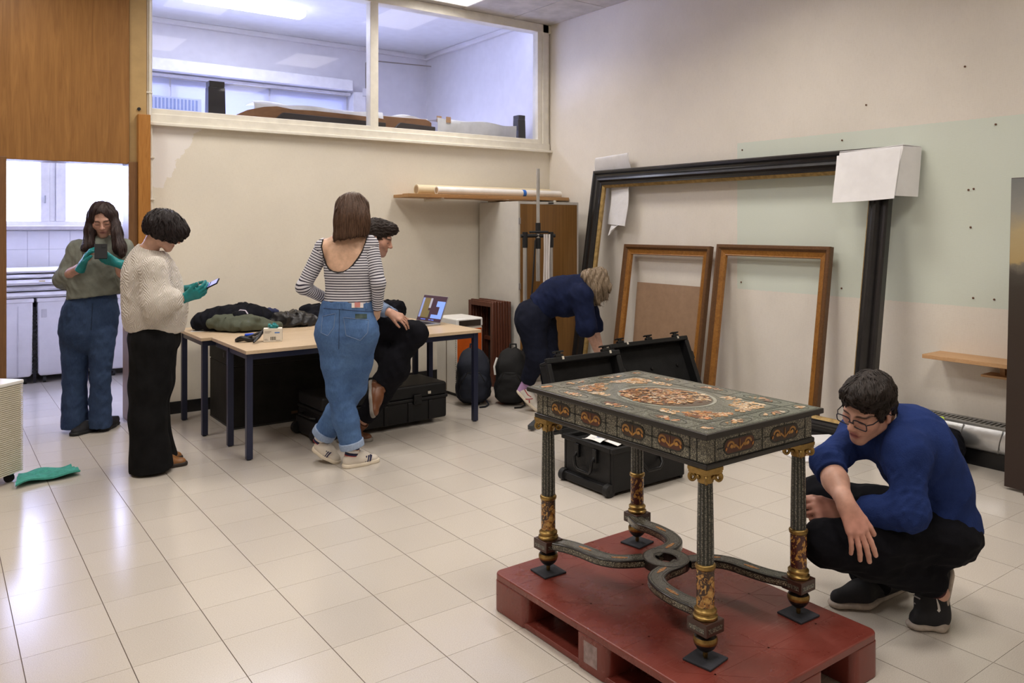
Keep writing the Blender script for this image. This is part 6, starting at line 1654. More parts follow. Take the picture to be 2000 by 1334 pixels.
    for a, b, c in ((hL, kL, aL), (hR, kR, aR)):
        Jn.cap(a, lerp(a, b, .5), .108, .094, .05); Jn.cap(lerp(a, b, .5), b, .094, .076, .03); Jn.cap(b, lerp(b, c, .5), .076, .077, .03); Jn.cap(lerp(b, c, .5), lerp(b, c, .97), .078, .070, .03, None, 0, 1)
    Jn.half(wa-UP*.045, UP, .004); pass
    g1 = folds(.0055, 71, (60, 170)); Jn.disp = g1
    DEN = denim('blue_denim', (.050, .105, .245), (.085, .165, .34))
    jo = part('jeans', Jn.mesh('jeans', .006), DEN, o)
    CUF = denim('turned_denim', (.22, .30, .46), (.34, .42, .58))
    for a, b in ((kL, aL), (kR, aR)):
        q = Sdf(); q.cap(lerp(a, b, .87), lerp(a, b, .985), .079, .077, .01, None, 0, 3); q.cap(lerp(a, b, .99), lerp(a, b, 1.2), .062, .062, .003, mode=1)
        part('turn_up', q.mesh('turn_up', .005), CUF, o)
    ST = M('dark_stitch', (.035, .06, .13), .8); LT = M('light_stitch', (.14, .20, .33), .8)
    for pk in ([(630, 618), (655, 612), (652, 640), (640, 656), (627, 650), (630, 618)], [(671, 620), (720, 625), (718, 650), (704, 665), (676, 655), (671, 620)]):
        dens = [];
        for i in range(len(pk)-1):
            for k in range(6): dens.append((pk[i][0]+(pk[i+1][0]-pk[i][0])*k/6, pk[i][1]+(pk[i+1][1]-pk[i][1])*k/6))
        q = on(Jn, dens, .001, D0=4.7, D1=5.6); part('pocket_seam', MB().tube([Vector(v) for v in q], .0022, 5, closed=True).mesh('pocket_seam', 50), LT, o)
    for ln_ in ([(632+4*k, 602+.3*k) for k in range(25)], [(663-.1*k, 604+6*k) for k in range(14)]):
        q = on(Jn, ln_, .001, D0=4.7, D1=5.6); part('seam', MB().tube([Vector(v) for v in q], .002, 5).mesh('seam', 50), ST, o)
    def patch(name, x0, y0, x1, y1, mat, off=.004):
        q = on(Jn, [(x0+(x1-x0)*i/4, y0+(y1-y0)*j/4) for i in range(5) for j in range(5)], off, D0=4.7, D1=5.6)
        if len(q) == 25: part(name, MB().add([Vector(v) for v in q], [(i*5+j, i*5+j+1, i*5+j+6, i*5+j+5) for i in range(4) for j in range(4)]).mesh(name, 60), mat, o)
    patch('leather_patch', 687, 588, 710, 601, M('white_patch', (.72, .66, .64), .6)); patch('patch_print', 693, 590, 704, 600, M('pink_print', (.55, .22, .20), .6), .0055)
    patch('phone_in_pocket', 694, 613, 717, 622, M('dark_green_case', (.012, .035, .028), .4), .003)
    for x in (664, 671, 716): patch('belt_loop', x-1.5, 587, x+1.5, 603, DEN, .007)
    # socks and trainers
    SKM = [M('navy_sock', (.018, .020, .055), .9), M('white_sock', (.70, .68, .66), .9), M('red_trim', (.42, .035, .03), .8)]
    for a, hh, tt in ((aL, hp1, tp1), (aR, hp2, tp2)):
        b = lerp(hh, tt, .2)+UP*.070
        for t0, t1, r_, mm in ((-.5, .15, .043, 0), (.15, .55, .0435, 1), (.55, .95, .043, 0), (.88, 1.0, .0445, 2)):
            q = Sdf(); q.cap(lerp(a, b, t0), lerp(a, b, t1), r_, r_, .01, None, 0, 3); part('sock', q.mesh('sock', .004), SKM[mm], o)
    TR_ = (M('offwhite_leather', (.62, .56, .49), .55, var=.06), M('cream_rubber', (.70, .62, .50), .5)); NV = M('navy_stripe', (.020, .022, .075), .6)
    def stripes(sh, P, f, s_, up):
        for k in range(3):
            for sg in (-1,):
                mb = MB(); a = .50+.075*k
                mb.add([Vector(P(a, sg*.0485, .026)), Vector(P(a+.035, sg*.0485, .026)), Vector(P(a+.085, sg*.0435, .062)), Vector(P(a+.05, sg*.0435, .062)), Vector(P(a, sg*.02, .026)), Vector(P(a+.035, sg*.02, .026)), Vector(P(a+.085, sg*.02, .062)), Vector(P(a+.05, sg*.02, .062))], [(0, 1, 2, 3), (0, 4, 5, 1), (1, 5, 6, 2), (2, 6, 7, 3), (3, 7, 4, 0)]); mb.build('side_stripe', NV, sh)
        lc = MB()
        for k in range(5): lc.tube([Vector(P(.46+.06*k, -.020, .084-.007*k)), Vector(P(.46+.06*k, 0, .094-.008*k)), Vector(P(.46+.06*k, .020, .084-.007*k))], .0035, 6)
        lc.build('laces', M('white_lace', (.75, .73, .72), .7), sh, 50)
    shoe(o, hp1, tp1, UP, .26, TR_, .085, 'trainer', .043, True, .0045, stripes)
    shoe(o, hp2, tp2, UP, .26, TR_, .085, 'trainer', .043, True, .0045, stripes)
    # straight brown hair
    Hs = Sdf(); Hs.ell(H.P(0, -.012, .035), (.084, .105, .095), H.B, .02); c0 = J(689, 430, D-.045)
    Hs.chain([J(690, 405, D-.02), J(688, 432, D-.055), J(684, 462, D-.075)], [.088, .098, .092], .04, (Fb, .62))
    Hs.ell(J(666, 463, D-.07), (.035, .03, .03), (X, Fb, UP), .03)
    Hs.ell(H.P(0, .10, -.03), (.065, .075, .09), H.B, .012, 1); Hs.half(J(687, 464, D), nrm(-UP+RIGHT*.14), .006)
    K_ = RIGHT*95
    Hs.disp = lambda P: .0022*np.sin(P @ K_+6*np.sin(P[:, 2]*5))+.0016*np.sin(P @ (RIGHT*210+FWD*60))
    HM = hair_mat('mid_brown_hair', (.042, .020, .012), (.120, .064, .038), (70, 70, 3.5), .36)
    add_hair(o, Hs, .0045, HM, 2200, lambda P: -UP*1.0+(P-H.P(0, -.02, 0))*np.array([9, 9, 0])*np.clip((P[:, 2:3]-H.c[2]-.02)*16, 0, 1), (.05, .13), .0022, 9, jit=.06)
    part('spectacles', MB().tube([Vector(J(714+2*math.cos(a)*1.2, 425+10*math.sin(a), D+.10)) for a in [2*PI*k/20 for k in range(20)]], .0014, 5, closed=True).mesh('spectacles', 50), M('thin_metal_frame', (.35, .28, .2), .3, .8), o)
striped_woman()
# ---- woman in the cream cable-knit jumper ---------------------------------------------
LILAC = emis('phone_screen', (.36, .38, .85), .32)
PHB = M('phone_black', (.005, .005, .006), .5, spec=.15)
GLOVE = TEAL
def phone(label, c, lx, ly, screen=True, w_=.074, L=.152):
    c, lx, ly = Vector(c), Vector(lx).normalized(), Vector(ly); ly = (ly-lx*ly.dot(lx)).normalized(); n = lx.cross(ly)
    t = thing('smartphone', label, 'phone', tuple(c), group='smartphones')
    q = MB().obox((0, 0, 0), lx*L/2, ly*w_/2, n*.004).build('phone_body', PHB, t, bevel=.003)
    q = MB().obox(n*.0043, lx*(L/2-.006), ly*(w_/2-.004), n*.0004).build('phone_screen', LILAC if screen else PHB, t)
    if screen:
        MB().obox(n*.005+lx*.02, lx*.003, ly*(w_/2-.006), n*.0003).build('screen_bar', PHB, t)
    MB().obox(n*-.0048+lx*(L/2-.022)+ly*(w_/2-.022), lx*.014, ly*.014, n*.0012).build('camera_bump', PHB, t, bevel=.002)
    return t
def glove(o, w, d, nb, **kw):
    G = Sdf(); a = A3(w)-nrm(d)*.045; G.cap(a, A3(w), .0335, .028, .02, None, 0, 2); hand(G, w, d, nb, kw.pop('sc', .95), grow=kw.pop('gr', .0022), **kw)
    G.disp = folds(.0016, 3, (260, 500), n=5); part('glove', G.mesh('glove', .0038), GLOVE, o)
def knit_woman():
    D = 5.06; Fd = nrm(RIGHT*.97+FWD*.25); X = nrm(np.cross(UP, Fd))          # X points away from the lens
    hipC, wa, ch, nb = J(300, 655, D+.02), J(298, 606, D+.02), J(293, 535, D+.02), J(287, 496, D+.02)
    shR, elR, wrR = J(300, 527, 4.90), J(307, 592, 4.86), J(363, 581, 4.93); shL, elL, wrL = J(302, 522, 5.22), J(318, 588, 5.26), J(360, 566, 5.16)
    H = Head(J(321, 451, D), RIGHT*.76-UP*.46+FWD*.46, UP*.87+RIGHT*.40+FWD*.2, .93)
    B = Sdf(); B.chain([hipC, wa, ch], [.15, .125, .135], .05, (Fd, .72)); B.cap(ch, nb, .11, .06, .05); B.cap(shR, shL, .05, .05, .04); B.cap(nb, H.P(0, -.03, -.05), .052, .050, .03); H.build(B, False, False)
    for a, b, c in ((shR, elR, wrR), (shL, elL, wrL)): B.cap(a, b, .045, .038, .03); B.cap(b, c, .038, .026, .02)
    fR = [J(298, 672, 4.99), J(288, 815, 5.0), J(296, 884, 5.03)]; fL = [J(306, 668, 5.17), J(294, 810, 5.19), J(305, 880, 5.22)]
    for l in (fR, fL): B.cap(l[0], l[1], .078, .05, .04); B.cap(l[1], l[2], .05, .035, .03)
    hand(B, wrR, nrm(RIGHT*.85+UP*.28), nrm(-FWD*.75-UP*.55), .88, (.5, .5, .5, .5), side=-1); hand(B, wrL, nrm(RIGHT*.93+UP*.30), nrm(UP*.85+FWD*.3), .88, (.05, .9, .95, 1.0), side=1)
    o = person('dark haired woman in a cream cable-knit jumper and black trousers looking at a phone', B, .006, lambda V: H.colour(V, (.55, .33, .24), brow=(.02, .015, .012)), tuple(FL(300, 912)))
    S = Sdf(); S.chain([J(304, 640, D+.02), J(303, 605, D+.02), J(297, 560, D+.02), J(291, 530, D+.02)], [.170, .178, .165, .150], .05); S.cap(J(291, 530, D+.02), nb-UP*.0, .13, .075, .06); S.cap(shR, shL, .065, .065, .06)
    S.half(J(300, 647, D), nrm(-UP+RIGHT*-.05), .012); S.ell(nb+Fd*.035+UP*.052, (.080, .078, .055), (X, Fd, UP), .012, 1)
    S.cap(shR, elR, .078, .088, .05); S.cap(elR, lerp(elR, wrR, .45), .088, .072, .04); S.cap(lerp(elR, wrR, .45), lerp(elR, wrR, .80), .072, .045, .03, None, 0, 1)
    S.cap(shL, elL, .075, .085, .05); S.cap(elL, lerp(elL, wrL, .7), .08, .05, .03, None, 0, 1)
    f1 = folds(.006, 91, (50, 110), n=5)
    S.disp = f1
    m, nt, p_ = new_mat('cream_cable_knit'); MATS['cream_cable_knit'] = m
    pos = nt.nodes.new('ShaderNodeNewGeometry').outputs['Position']
    def dot(v):
        n = nt.nodes.new('ShaderNodeVectorMath'); n.operation = 'DOT_PRODUCT'; nt.links.new(pos, n.inputs[0]); n.inputs[1].default_value = tuple(v); return n.outputs['Value']
    a_ = mth(nt, 'ADD', dot(RIGHT+FWD*.55), mth(nt, 'MULTIPLY', noise(nt, pos, 9, 2), .06)); z_ = mth(nt, 'ADD', dot(UP), mth(nt, 'MULTIPLY', noise(nt, pos, 12, 2), .05))
    tri = mth(nt, 'ABSOLUTE', mth(nt, 'SUBTRACT', mth(nt, 'FRACT', mth(nt, 'DIVIDE', mth(nt, 'ADD', a_, 10.0), .062)), .5))
    ch_ = mth(nt, 'SINE', mth(nt, 'MULTIPLY', mth(nt, 'ADD', z_, mth(nt, 'MULTIPLY', tri, .11)), 2*PI/.022))
    hem = mth(nt, 'LESS_THAN', dot(UP), .905)
    rib = mth(nt, 'SINE', mth(nt, 'MULTIPLY', a_, 2*PI/.008)); hh = mth(nt, 'ADD', mth(nt, 'MULTIPLY', ch_, mth(nt, 'SUBTRACT', 1.0, hem)), mth(nt, 'MULTIPLY', rib, mth(nt, 'MULTIPLY', hem, .5)))
    setp(p_, nt, mixc(nt, mth(nt, 'MULTIPLY', mth(nt, 'ADD', hh, 1.0), .5), (.59, .535, .48), (.67, .62, .565)), .95, 0, .12, bumpn(nt, hh, .5, .005))
    part('cable_jumper', S.mesh('cable_jumper', .0055), m, o)
    T = Sdf(); T.ell(J(301, 660, D+.03), (.165, .150, .12), (X, Fd, UP), .05)
    for l in (fR, fL):
        T.cap(l[0], lerp(l[0], l[1], .55), .128, .116, .05); T.cap(lerp(l[0], l[1], .55), l[1], .116, .100, .04); e = A3(l[2]); e = A3((e[0], e[1], .025)); T.cap(l[1], e, .100, .128, .05, None, 0, 1)
    g = folds(.008, 95, (40, 120), (1, 1, .25), 6); T.disp = g
    part('trousers', T.mesh('trousers', .006), cloth_mat('black_corduroy', (.0075, .0075, .0085), .25, .4, 100), o)
    TAN = (M('tan_leather', (.24, .105, .035), .4, var=.2), M('dark_sole', (.03, .02, .015), .6))
    shoe(o, FL(288, 917), FL(364, 908), UP, .25, TAN, .07, 'shoe', .040, False, .005); shoe(o, FL(300, 901), FL(352, 897), UP, .25, TAN, .07, 'shoe', .040, False, .005)
    glove(o, wrR, RIGHT*.85+UP*.28, -FWD*.75-UP*.55, curl=((.45, .5, .3), (.55, .6, .4), (.6, .6, .4), (.6, .6, .4)), thumb=(.55, .0), side=-1, sc=.9, thumbcurl=.15)
    glove(o, wrL, RIGHT*.93+UP*.30, UP*.85+FWD*.3, curl=((.02, .1, .1), (.8, .9, .5), (.95, .9, .6), (1.0, .9, .6)), thumb=(.5, .3), side=1, sc=.9)
    phone('smartphone with a lilac screen held by the woman in the cream jumper', J(405, 559, 4.985), RIGHT*.86+UP*.42, FWD*.88+UP*.42)
    Hs = Sdf(); Hs.ell(H.P(0, -.015, .038), (.090, .114, .096), H.B, .02); Hs.ell(H.P(0, -.072, -.005), (.076, .052, .055), H.B, .04); Hs.ell(H.P(0, .080, .040), (.072, .054, .055), H.B, .04)
    for x in (-1, 1): Hs.ell(H.P(x*.070, .050, .005), (.024, .055, .048), H.B, .03); Hs.ell(H.P(x*.068, -.02, -.02), (.022, .04, .045), H.B, .03)
    Hs.ell(H.P(0, .110, -.072), (.075, .060, .085), H.B, .012, 1); Hs.ell(H.P(0, .03, -.108), (.11, .13, .062), H.B, .02, 1)
    hf = folds(.010, 97, (140, 330), n=6); Hs.disp = hf
    HM = hair_mat('near_black_hair', (.006, .004, .005), (.024, .014, .014), (45, 45, 12))
    add_hair(o, Hs, .005, HM, 2200, lambda P: H.loc(P)[:, 0:1]*H.s*4+H.loc(P)[:, 1:2]*H.f*5-UP*.9, (.03, .075), .0024, 12)
knit_woman()

# ---- woman in the green sweatshirt leaning in the doorway ------------------------------
def door_woman():
    D = 6.02; Fd = nrm(-FWD*.87+RIGHT*.45); X = RIGHT
    hipC, wa, ch, nb = J(172, 640, D), J(181, 590, D), J(194, 520, D), J(199, 476, D)
    sA, eA, wA = J(153, 487, D), J(124, 546, D-.03), J(160, 519, D-.20); sB, eB, wB = J(240, 485, D+.02), J(248, 546, D-.03), J(229, 514, D-.20)
    H = Head(J(201, 428, D-.03), -FWD*.80-UP*.42+RIGHT*.36, UP*.9-FWD*.38+RIGHT*.1, .97)
    B = Sdf(); B.chain([hipC, wa, ch], [.135, .115, .13], .05, (Fd, .70)); B.cap(ch, nb, .11, .058, .05); B.cap(sA, sB, .05, .05, .05); B.cap(nb, H.P(0, -.03, -.05), .050, .050, .03); H.build(B, False, False)
    for a, b, c in ((sA, eA, wA), (sB, eB, wB)): B.cap(a, b, .046, .042, .03); B.cap(b, lerp(b, c, .5), .042, .038, .02); B.cap(lerp(b, c, .5), c, .038, .026, .02)
    dA, nA = nrm(RIGHT*.42+UP*.78-FWD*.15), nrm(-RIGHT*.75+UP*.2+FWD*.2-FWD*.6); dB, nB = nrm(-RIGHT*.92+UP*.30-FWD*.1), nrm(-FWD*.72-UP*.6)
    hand(B, wA, dA, nA, .86, (.4, .4, .4, .4), side=1); hand(B, wB, dB, nB, .86, (.4, .4, .4, .4), side=1)
    lA = [J(150, 656, D), J(146, 742, D-.02), J(146, 826, D)]; lB = [J(199, 652, D), J(196, 738, D-.02), J(196, 820, D+.02)]
    for l in (lA, lB): B.cap(l[0], l[1], .082, .055, .04); B.cap(l[1], l[2], .052, .036, .03)
    o = person('woman in a grey-green sweatshirt and jeans leaning in the doorway with a phone', B, .0052, lambda V: H.colour(V, (.52, .30, .23), (.34, .13, .12), (.03, .02, .018)), tuple(FL(172, 845)))
    S = Sdf(); S.chain([J(184, 590, D), J(188, 550, D), J(194, 515, D)], [.178, .175, .165], .05, (Fd, .75)); S.cap(J(194, 515, D), nb, .14, .08, .06, (Fd, .8)); S.cap(sA, sB, .064, .064, .06)
    S.half(J(185, 579, D), nrm(-UP+RIGHT*.11), .012)
    for a, b, c, q in ((sA, eA, wA, .36), (sB, eB, wB, .36)): S.cap(a, b, .064, .066, .05); S.cap(b, lerp(b, c, q), .064, .054, .03, None, 0, 1)
    S.disp = folds(.007, 111, (60, 150), n=6)
    GR = cloth_mat('grey_green_fleece', (.195, .207, .180), .14, .4, 130)
    part('sweatshirt', S.mesh('sweatshirt', .0058), GR, o)
    q = Sdf(); q.cap(nb+UP*.0, nb+UP*.045-FWD*.01, .066, .060, .01, None, 0, 1); part('mock_neck', q.mesh('mock_neck', .005), cloth_mat('dark_teal_collar', (.045, .085, .085), .1), o)
    Jn = Sdf(); Jn.chain([J(181, 585, D), J(177, 612, D), J(172, 642, D)], [.155, .176, .195], .05, (Fd, .70))
    for l in (lA, lB):
        w_ = 1.0 if l is lA else .86; Jn.cap(l[0], l[1], .114*w_, .080*w_, .012); Jn.cap(l[1], lerp(l[1], l[2], .5), .080*w_, .083*w_, .02); e = A3(l[2]); e = A3((e[0], e[1], .035)); Jn.cap(lerp(l[1], l[2], .5), e, .084*w_, .093*w_, .02, None, 0, 1)
    Jn.half(J(181, 572, D), UP, .004); Jn.disp = folds(.0065, 115, (60, 160), n=6)
    part('jeans', Jn.mesh('jeans', .0065), denim('dark_denim', (.018, .035, .085), (.036, .064, .135)), o)
    st = M('dark_stitch2', (.012, .025, .06), .8)
    q = on(Jn, [(181, 592), (180, 610), (179, 628), (178, 645)], .001, D0=5.4, D1=6.6); part('fly_seam', MB().tube([Vector(v) for v in q], .0028, 5).mesh('fly_seam', 50), st, o)
    BS_ = (BLK_SHOE, M('black_rubber'))
    p1, p2 = FL(150, 850), FL(197, 841); shoe(o, p1+FWD*.20+RIGHT*.05, p1-FWD*.03-RIGHT*.02, UP, .25, BS_, .075, 'shoe', .045, True, .0055); shoe(o, p2+FWD*.20, p2-FWD*.03+RIGHT*.02, UP, .25, BS_, .075, 'shoe', .045, True, .0055)
    glove(o, wA, dA, nA, curl=((.25, .45, .3), (.3, .5, .3), (.3, .5, .4), (.25, .4, .3)), thumb=(.5, .1), side=1, sc=1.0, spread=.14, gr=.003)
    glove(o, wB, dB, nB, curl=((.3, .35, .2), (.25, .3, .2), (.25, .3, .2), (.25, .3, .2)), thumb=(.75, -.1), side=1, sc=1.0, thumbcurl=.2, gr=.003)
    phone('black smartphone held by the woman in the doorway', J(197, 491, D-.30), UP*.80+nrm(FWD-.555*RIGHT)*.55, nrm(RIGHT+.555*FWD), False, .080, .125)
    Hs = Sdf(); Hs.ell(H.P(0, -.015, .034), (.086, .108, .098), H.B, .02); Hs.ell(H.P(0, -.06, -.05), (.085, .05, .11), H.B, .04)
    Hs.chain([J(181, 420, D-.02), J(178, 450, D-.06), J(173, 480, D-.10), J(163, 486, D-.14)], [.030, .036, .034, .016], .03); Hs.chain([J(221, 420, D-.02), J(227, 455, D-.06), J(234, 485, D-.10), J(238, 497, D-.12)], [.030, .037, .036, .020], .03)
    Hs.ell(H.P(.0, .112, -.022), (.060, .068, .098), H.B, .010, 1); Hs.ell(H.P(-.014, .10, .055), (.044, .05, .030), (nrm(H.s+H.u*.45), H.f, nrm(H.u-H.s*.45)), .008, 1)
    kk = RIGHT*160
    Hs.disp = lambda P: .0026*np.sin(P @ kk+5*np.sin(P[:, 2]*9))
    HM = hair_mat('dark_long_hair', (.012, .008, .010), (.055, .028, .024), (60, 60, 4), .36)
    add_hair(o, Hs, .0048, HM, 1800, lambda P: -UP+H.loc(P)[:, 0:1]*H.s*5*np.clip((H.loc(P)[:, 2:3]-.0)*14, 0, 1), (.05, .11), .0024, 15, jit=.06, keep=lambda V: ~((H.loc(V)[:, 1] > .035) & (np.abs(H.loc(V)[:, 0]) < .062) & (H.loc(V)[:, 2] < .115)))
door_woman()

# ---- seated man behind the striped woman -----------------------------------------------
def seated_man():
    Fd = nrm(RIGHT*.96-FWD*.1); pv, ch, nb = J(714, 618, 5.82), J(712, 540, 5.86), J(722, 503, 5.86)
    sR, eR, wR = J(722, 528, 5.70), J(724, 596, 5.62), J(762, 611, 5.56); sL, eL, wL = J(722, 525, 6.04), J(732, 596, 6.02), J(775, 618, 5.92)
    h1, k1, a1 = J(726, 634, 5.72), J(812, 652, 5.66), J(738, 752, 5.60); h2, k2, a2 = J(720, 640, 5.86), J(776, 722, 5.64), J(708, 822, 5.70)
    H = Head(J(737, 465, 5.82), RIGHT*.93-UP*.36+FWD*.05, UP*.9+RIGHT*.35, 1.0)
    B = Sdf(); B.chain([pv, ch], [.14, .145], .05, (Fd, .75)); B.cap(ch, nb, .11, .06, .05); B.cap(sR, sL, .055, .055, .05); B.cap(nb, H.P(0, -.03, -.05), .056, .055, .03); H.build(B, True)
    for a, b, c in ((sR, eR, wR), (sL, eL, wL)): B.cap(a, b, .047, .040, .03); B.cap(b, c, .038, .027, .02)
    hand(B, wR, nrm(RIGHT*.85-UP*.35-FWD*.1), nrm(UP*.75-FWD*.5), .95, (.35, .4, .5, .5), side=1); hand(B, wL, nrm(RIGHT*.9-UP*.3), nrm(UP*.9), .95, (.3, .4, .5, .5), side=1)
    for a, b, c in ((h1, k1, a1), (h2, k2, a2)): B.cap(a, b, .078, .055, .04); B.cap(b, c, .052, .038, .03)
    o = person('dark haired man in black trousers and brown boots sitting on the desk edge', B, .006, lambda V: H.colour(V, (.50, .28, .20), brow=(.02, .014, .012), male=True, stub=.35), tuple(FL(700, 858)))
    S = Sdf(); S.chain([pv-UP*.02, ch], [.155, .160], .05, (Fd, .78)); S.cap(ch, nb, .13, .07, .05); S.cap(sR, sL, .064, .064, .05)
    for a, b, c in ((sR, eR, wR), (sL, eL, wL)): S.cap(a, b, .060, .056, .04); S.cap(b, lerp(b, c, .88), .056, .043, .03, None, 0, 1)
    S.disp = folds(.005, 131, (80, 200), n=6); part('shirt', S.mesh('shirt', .006), cloth_mat('blue_grey_shirt', (.19, .25, .37), .12, .3, 110), o)
    T = Sdf(); T.ell(J(716, 630, 5.80), (.165, .14, .115), (FWD, RIGHT, UP), .05)
    for a, b, c in ((h1, k1, a1), (h2, k2, a2)): T.cap(a, b, .100, .082, .05); T.cap(b, lerp(b, c, .5), .080, .075, .04); T.cap(lerp(b, c, .5), lerp(b, c, .95), .075, .062, .03, None, 0, 1)
    T.disp = folds(.007, 135, (60, 160), n=6); part('trousers', T.mesh('trousers', .006), DARKT, o)
    BR = M('brown_leather_boot', (.125, .045, .018), .38, var=.25, bump=.25, bscale=25, bdist=.006); SO = M('grey_boot_sole', (.20, .18, .16), .7, var=.3)
    def boot(an, heel, toe, up):
        sh = shoe(o, heel, toe, up, .28, (BR, SO), .10, 'boot', .045, True, .005); q = Sdf(); q.cap(an, A3(heel)+nrm(A3(toe)-A3(heel))*.06+A3(up)*.05, .055, .048, .02, None, 0, 2); q.disp = folds(.004, 139, (200, 400)); obj('shaft', q.mesh('shaft', .005), BR, sh)
    boot(a2, A3((2.04, .855, 0)), A3((2.235, .745, 0)), UP)
    f_ = nrm(RIGHT*.15-UP*.8-FWD*.55); u_ = nrm(RIGHT*.85+UP*.15); hl = a1-u_*.055-f_*.03; boot(a1, hl, hl+f_*.25, u_)
    Hs = Sdf(); Hs.ell(H.P(0, -.018, .045), (.084, .104, .092), H.B, .02); Hs.ell(H.P(0, .060, .095), (.055, .058, .040), H.B, .03); Hs.ell(H.P(0, .112, -.028), (.080, .072, .098), H.B, .012, 1)
    for x in (-1, 1): Hs.ell(H.P(x*.090, -.002, -.022), (.022, .028, .036), H.B, .008, 1)
    Hs.ell(H.P(0, -.07, -.02), (.06, .04, .04), H.B, .03); Hs.disp = folds(.010, 141, (150, 330), n=6)
    add_hair(o, Hs, .005, hair_mat('wavy_brown_hair', (.010, .006, .005), (.040, .024, .018), (50, 50, 50)), 1300, lambda P: H.f*.8+H.s*.3-H.u*.1, (.02, .05), .0024, 16)
seated_man()

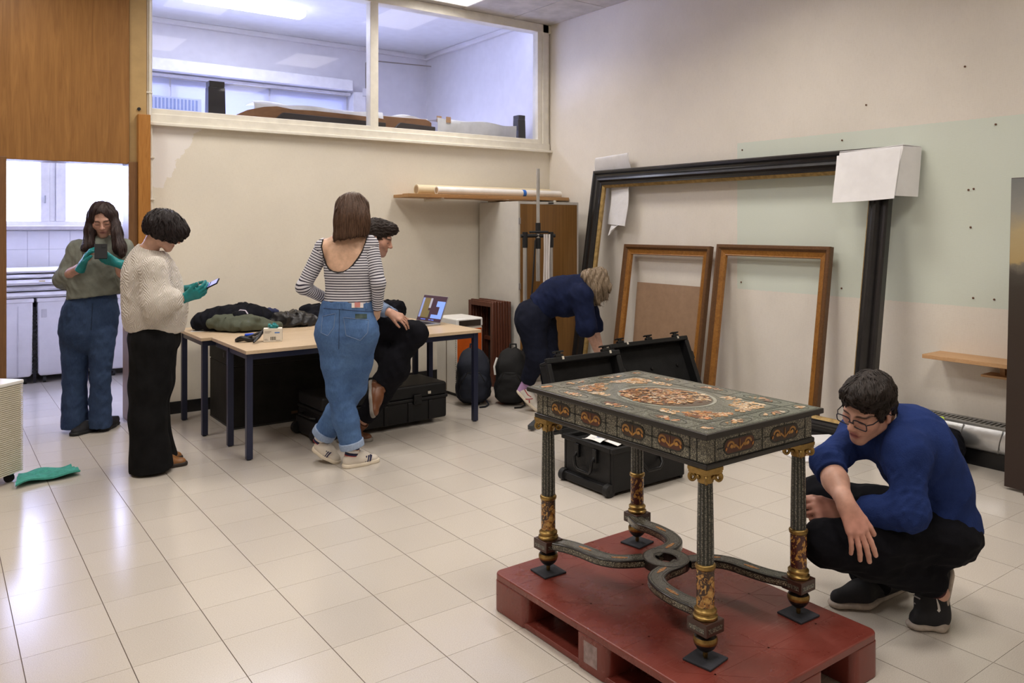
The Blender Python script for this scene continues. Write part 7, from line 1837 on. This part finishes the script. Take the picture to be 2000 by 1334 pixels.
# ---- blonde woman bending over the cases ------------------------------------------------
def bending_woman():
    D = 6.72; X = FWD
    hipC, wa, ch, nb = J(1045, 622, D), J(1070, 585, D), J(1112, 567, D), J(1138, 556, D)
    s1, e1, w1 = J(1137, 578, D-.16), J(1146, 640, D-.19), J(1166, 684, D-.12); s2, e2, w2 = J(1140, 572, D+.16), J(1160, 635, D+.2), J(1175, 690, D+.12)
    l1 = [J(1036, 632, D-.09), J(1050, 698, D-.10), J(1030, 745, D-.02)]; l2 = [J(1060, 632, D+.09), J(1072, 705, D+.02), J(1076, 772, D+.08)]
    H = Head(J(1157, 556, D-.02), -UP*.88+RIGHT*.30, RIGHT*.88+UP*.25, .96); axis = nrm(ch-hipC); up2 = nrm(np.cross(axis, X)); up2 = up2 if up2[2] > 0 else -up2
    B = Sdf(); B.chain([hipC, wa, ch], [.150, .118, .130], .05, (up2, .74)); B.cap(ch, nb, .10, .055, .05); B.cap(s1, s2, .05, .05, .05); B.cap(nb, H.P(0, -.03, -.05), .048, .048, .03); H.build(B, False, False)
    for a, b, c in ((s1, e1, w1), (s2, e2, w2)): B.cap(a, b, .045, .038, .03); B.cap(b, c, .037, .026, .02)
    hand(B, w1, nrm(-UP*.7+RIGHT*.6), nrm(-FWD*.6+RIGHT*.5), .9, (.5, .5, .5, .5), side=-1); hand(B, w2, nrm(-UP*.7+RIGHT*.6), nrm(FWD*.6+RIGHT*.5), .9, (.5, .5, .5, .5), side=1)
    for l in (l1, l2): B.cap(l[0], l[1], .080, .052, .04); B.cap(l[1], l[2], .050, .034, .03)
    heel = J(1011, 766, 6.72); toe = FL(1047, 803); B.cap(l1[2], lerp(heel, toe, .3)+UP*.05, .034, .028, .02); B.cap(lerp(heel, toe, .3)+UP*.05, lerp(heel, toe, .8)+UP*.025, .028, .022, .02)
    o = person('blonde woman in a navy sweatshirt bending over the black cases', B, .006, lambda V: H.colour(V, (.56, .34, .26)), tuple(FL(1050, 803)))
    S = Sdf(); S.chain([J(1052, 603, D), J(1085, 577, D), J(1114, 575, D)], [.146, .160, .172], .05, (up2, .86)); S.cap(J(1114, 575, D), nb, .15, .085, .06); S.cap(s1, s2, .075, .075, .06); S.ell(J(1105, 598, D), (.15, .10, .09), (FWD, RIGHT, UP), .05)
    S.half(J(1049, 600, D), nrm(-axis*.9+UP*.10), .012)
    S.cap(s1, e1, .085, .082, .05); S.cap(e1, lerp(e1, w1, .12), .080, .074, .03, None, 0, 1); S.cap(s2, e2, .08, .075, .05); S.cap(e2, lerp(e2, w2, .25), .075, .065, .03, None, 0, 1)
    S.disp = folds(.0085, 151, (50, 130), n=6); NV = cloth_mat('navy_sweatshirt', (.010, .015, .046), .2, .4, 120)
    part('sweatshirt', S.mesh('sweatshirt', .006), NV, o)
    T = Sdf(); T.ell(J(1043, 618, D), (.175, .135, .140), (FWD, axis, up2), .06); T.cap(J(1043, 618, D), J(1061, 595, D), .150, .125, .04, (up2, .8), 0, 1)
    T.ell(J(1032, 615, D-.06), (.09, .10, .11), (FWD, RIGHT, UP), .06)
    for i, l in enumerate((l1, l2)): T.cap(l[0], l[1], .120 if i == 0 else .118, .088, .05); T.cap(l[1], l[2], .085, .060 if i == 0 else .065, .04, None, 0, 1)
    T.disp = folds(.007, 155, (50, 140), n=6); part('trousers', T.mesh('trousers', .006), cloth_mat('navy_joggers', (.010, .012, .024), .2, .3, 110), o)
    q = Sdf(); q.cap(l1[2]+nrm(l1[1]-l1[2])*.03, lerp(heel, toe, .2)+UP*.04, .040, .036, .02); part('sock', q.mesh('sock', .005), M('lilac_sock', (.46, .28, .52), .9), o)
    WS_ = (M('white_trainer', (.66, .62, .57), .55), M('cream_rubber')); RD = M('red_lace', (.38, .03, .04), .6)
    def red(sh, P, f, s_, up):
        m_ = MB(); sg = 1
        for sg in (-1, 1):
            m_.tube([Vector(P(.12, sg*.038, .070)), Vector(P(.35, sg*.045, .060)), Vector(P(.5, sg*.040, .066))], .004, 6); m_.tube([Vector(P(.40, sg*.049, .022)), Vector(P(.50, sg*.049, .045)), Vector(P(.58, sg*.038, .066))], .004, 6); m_.tube([Vector(P(.60, sg*.049, .024)), Vector(P(.52, sg*.049, .040))], .004, 6)
        m_.build('red_trim', RD, sh, 50)
    n = nrm(np.cross(toe-heel, np.cross(UP, toe-heel))); shoe(o, heel, toe, n, .25, WS_, .08, 'trainer', .043, True, .005, red)
    p2 = l2[2].copy(); p2[2] = 0; shoe(o, p2-RIGHT*.08, p2+RIGHT*.17, UP, .25, WS_, .08, 'trainer', .043, True, .0055)
    Hs = Sdf(); Hs.ell(H.P(0, -.01, .030), (.088, .112, .100), H.B, .02)
    Hs.chain([J(1150, 540, D-.06), J(1160, 565, D-.07), J(1166, 588, D-.06)], [.060, .055, .030], .03); Hs.chain([J(1172, 535, D-.02), J(1181, 560, D-.02), J(1180, 580, D-.02)], [.055, .045, .025], .03)
    kk = RIGHT*130; Hs.disp = lambda P: .0045*np.sin(P @ kk+5*np.sin(P[:, 2]*14))+.003*np.sin(P @ (RIGHT*260+UP*40))
    HM = hair_mat('ash_blonde_hair', (.16, .105, .065), (.42, .33, .235), (50, 50, 7), .45)
    add_hair(o, Hs, .005, HM, 1500, lambda P: -UP+RIGHT*.35*np.sin(P[:, 2:3]*40+P[:, 0:1]*30), (.05, .12), .0028, 19)
    rg = np.random.default_rng(19); P_ = [J(rg.uniform(1146, 1186), rg.uniform(550, 575), D-.10+rg.uniform(0, .1)) for _ in range(120)]
    q = part('loose_strands', strands(P_, [nrm(-UP+RIGHT*rg.uniform(-.1, .25)) for _ in P_], rg.uniform(.06, .12, 120), .0022, .5, .15, 8), HM, o); q['kind'] = 'stuff'
bending_woman()
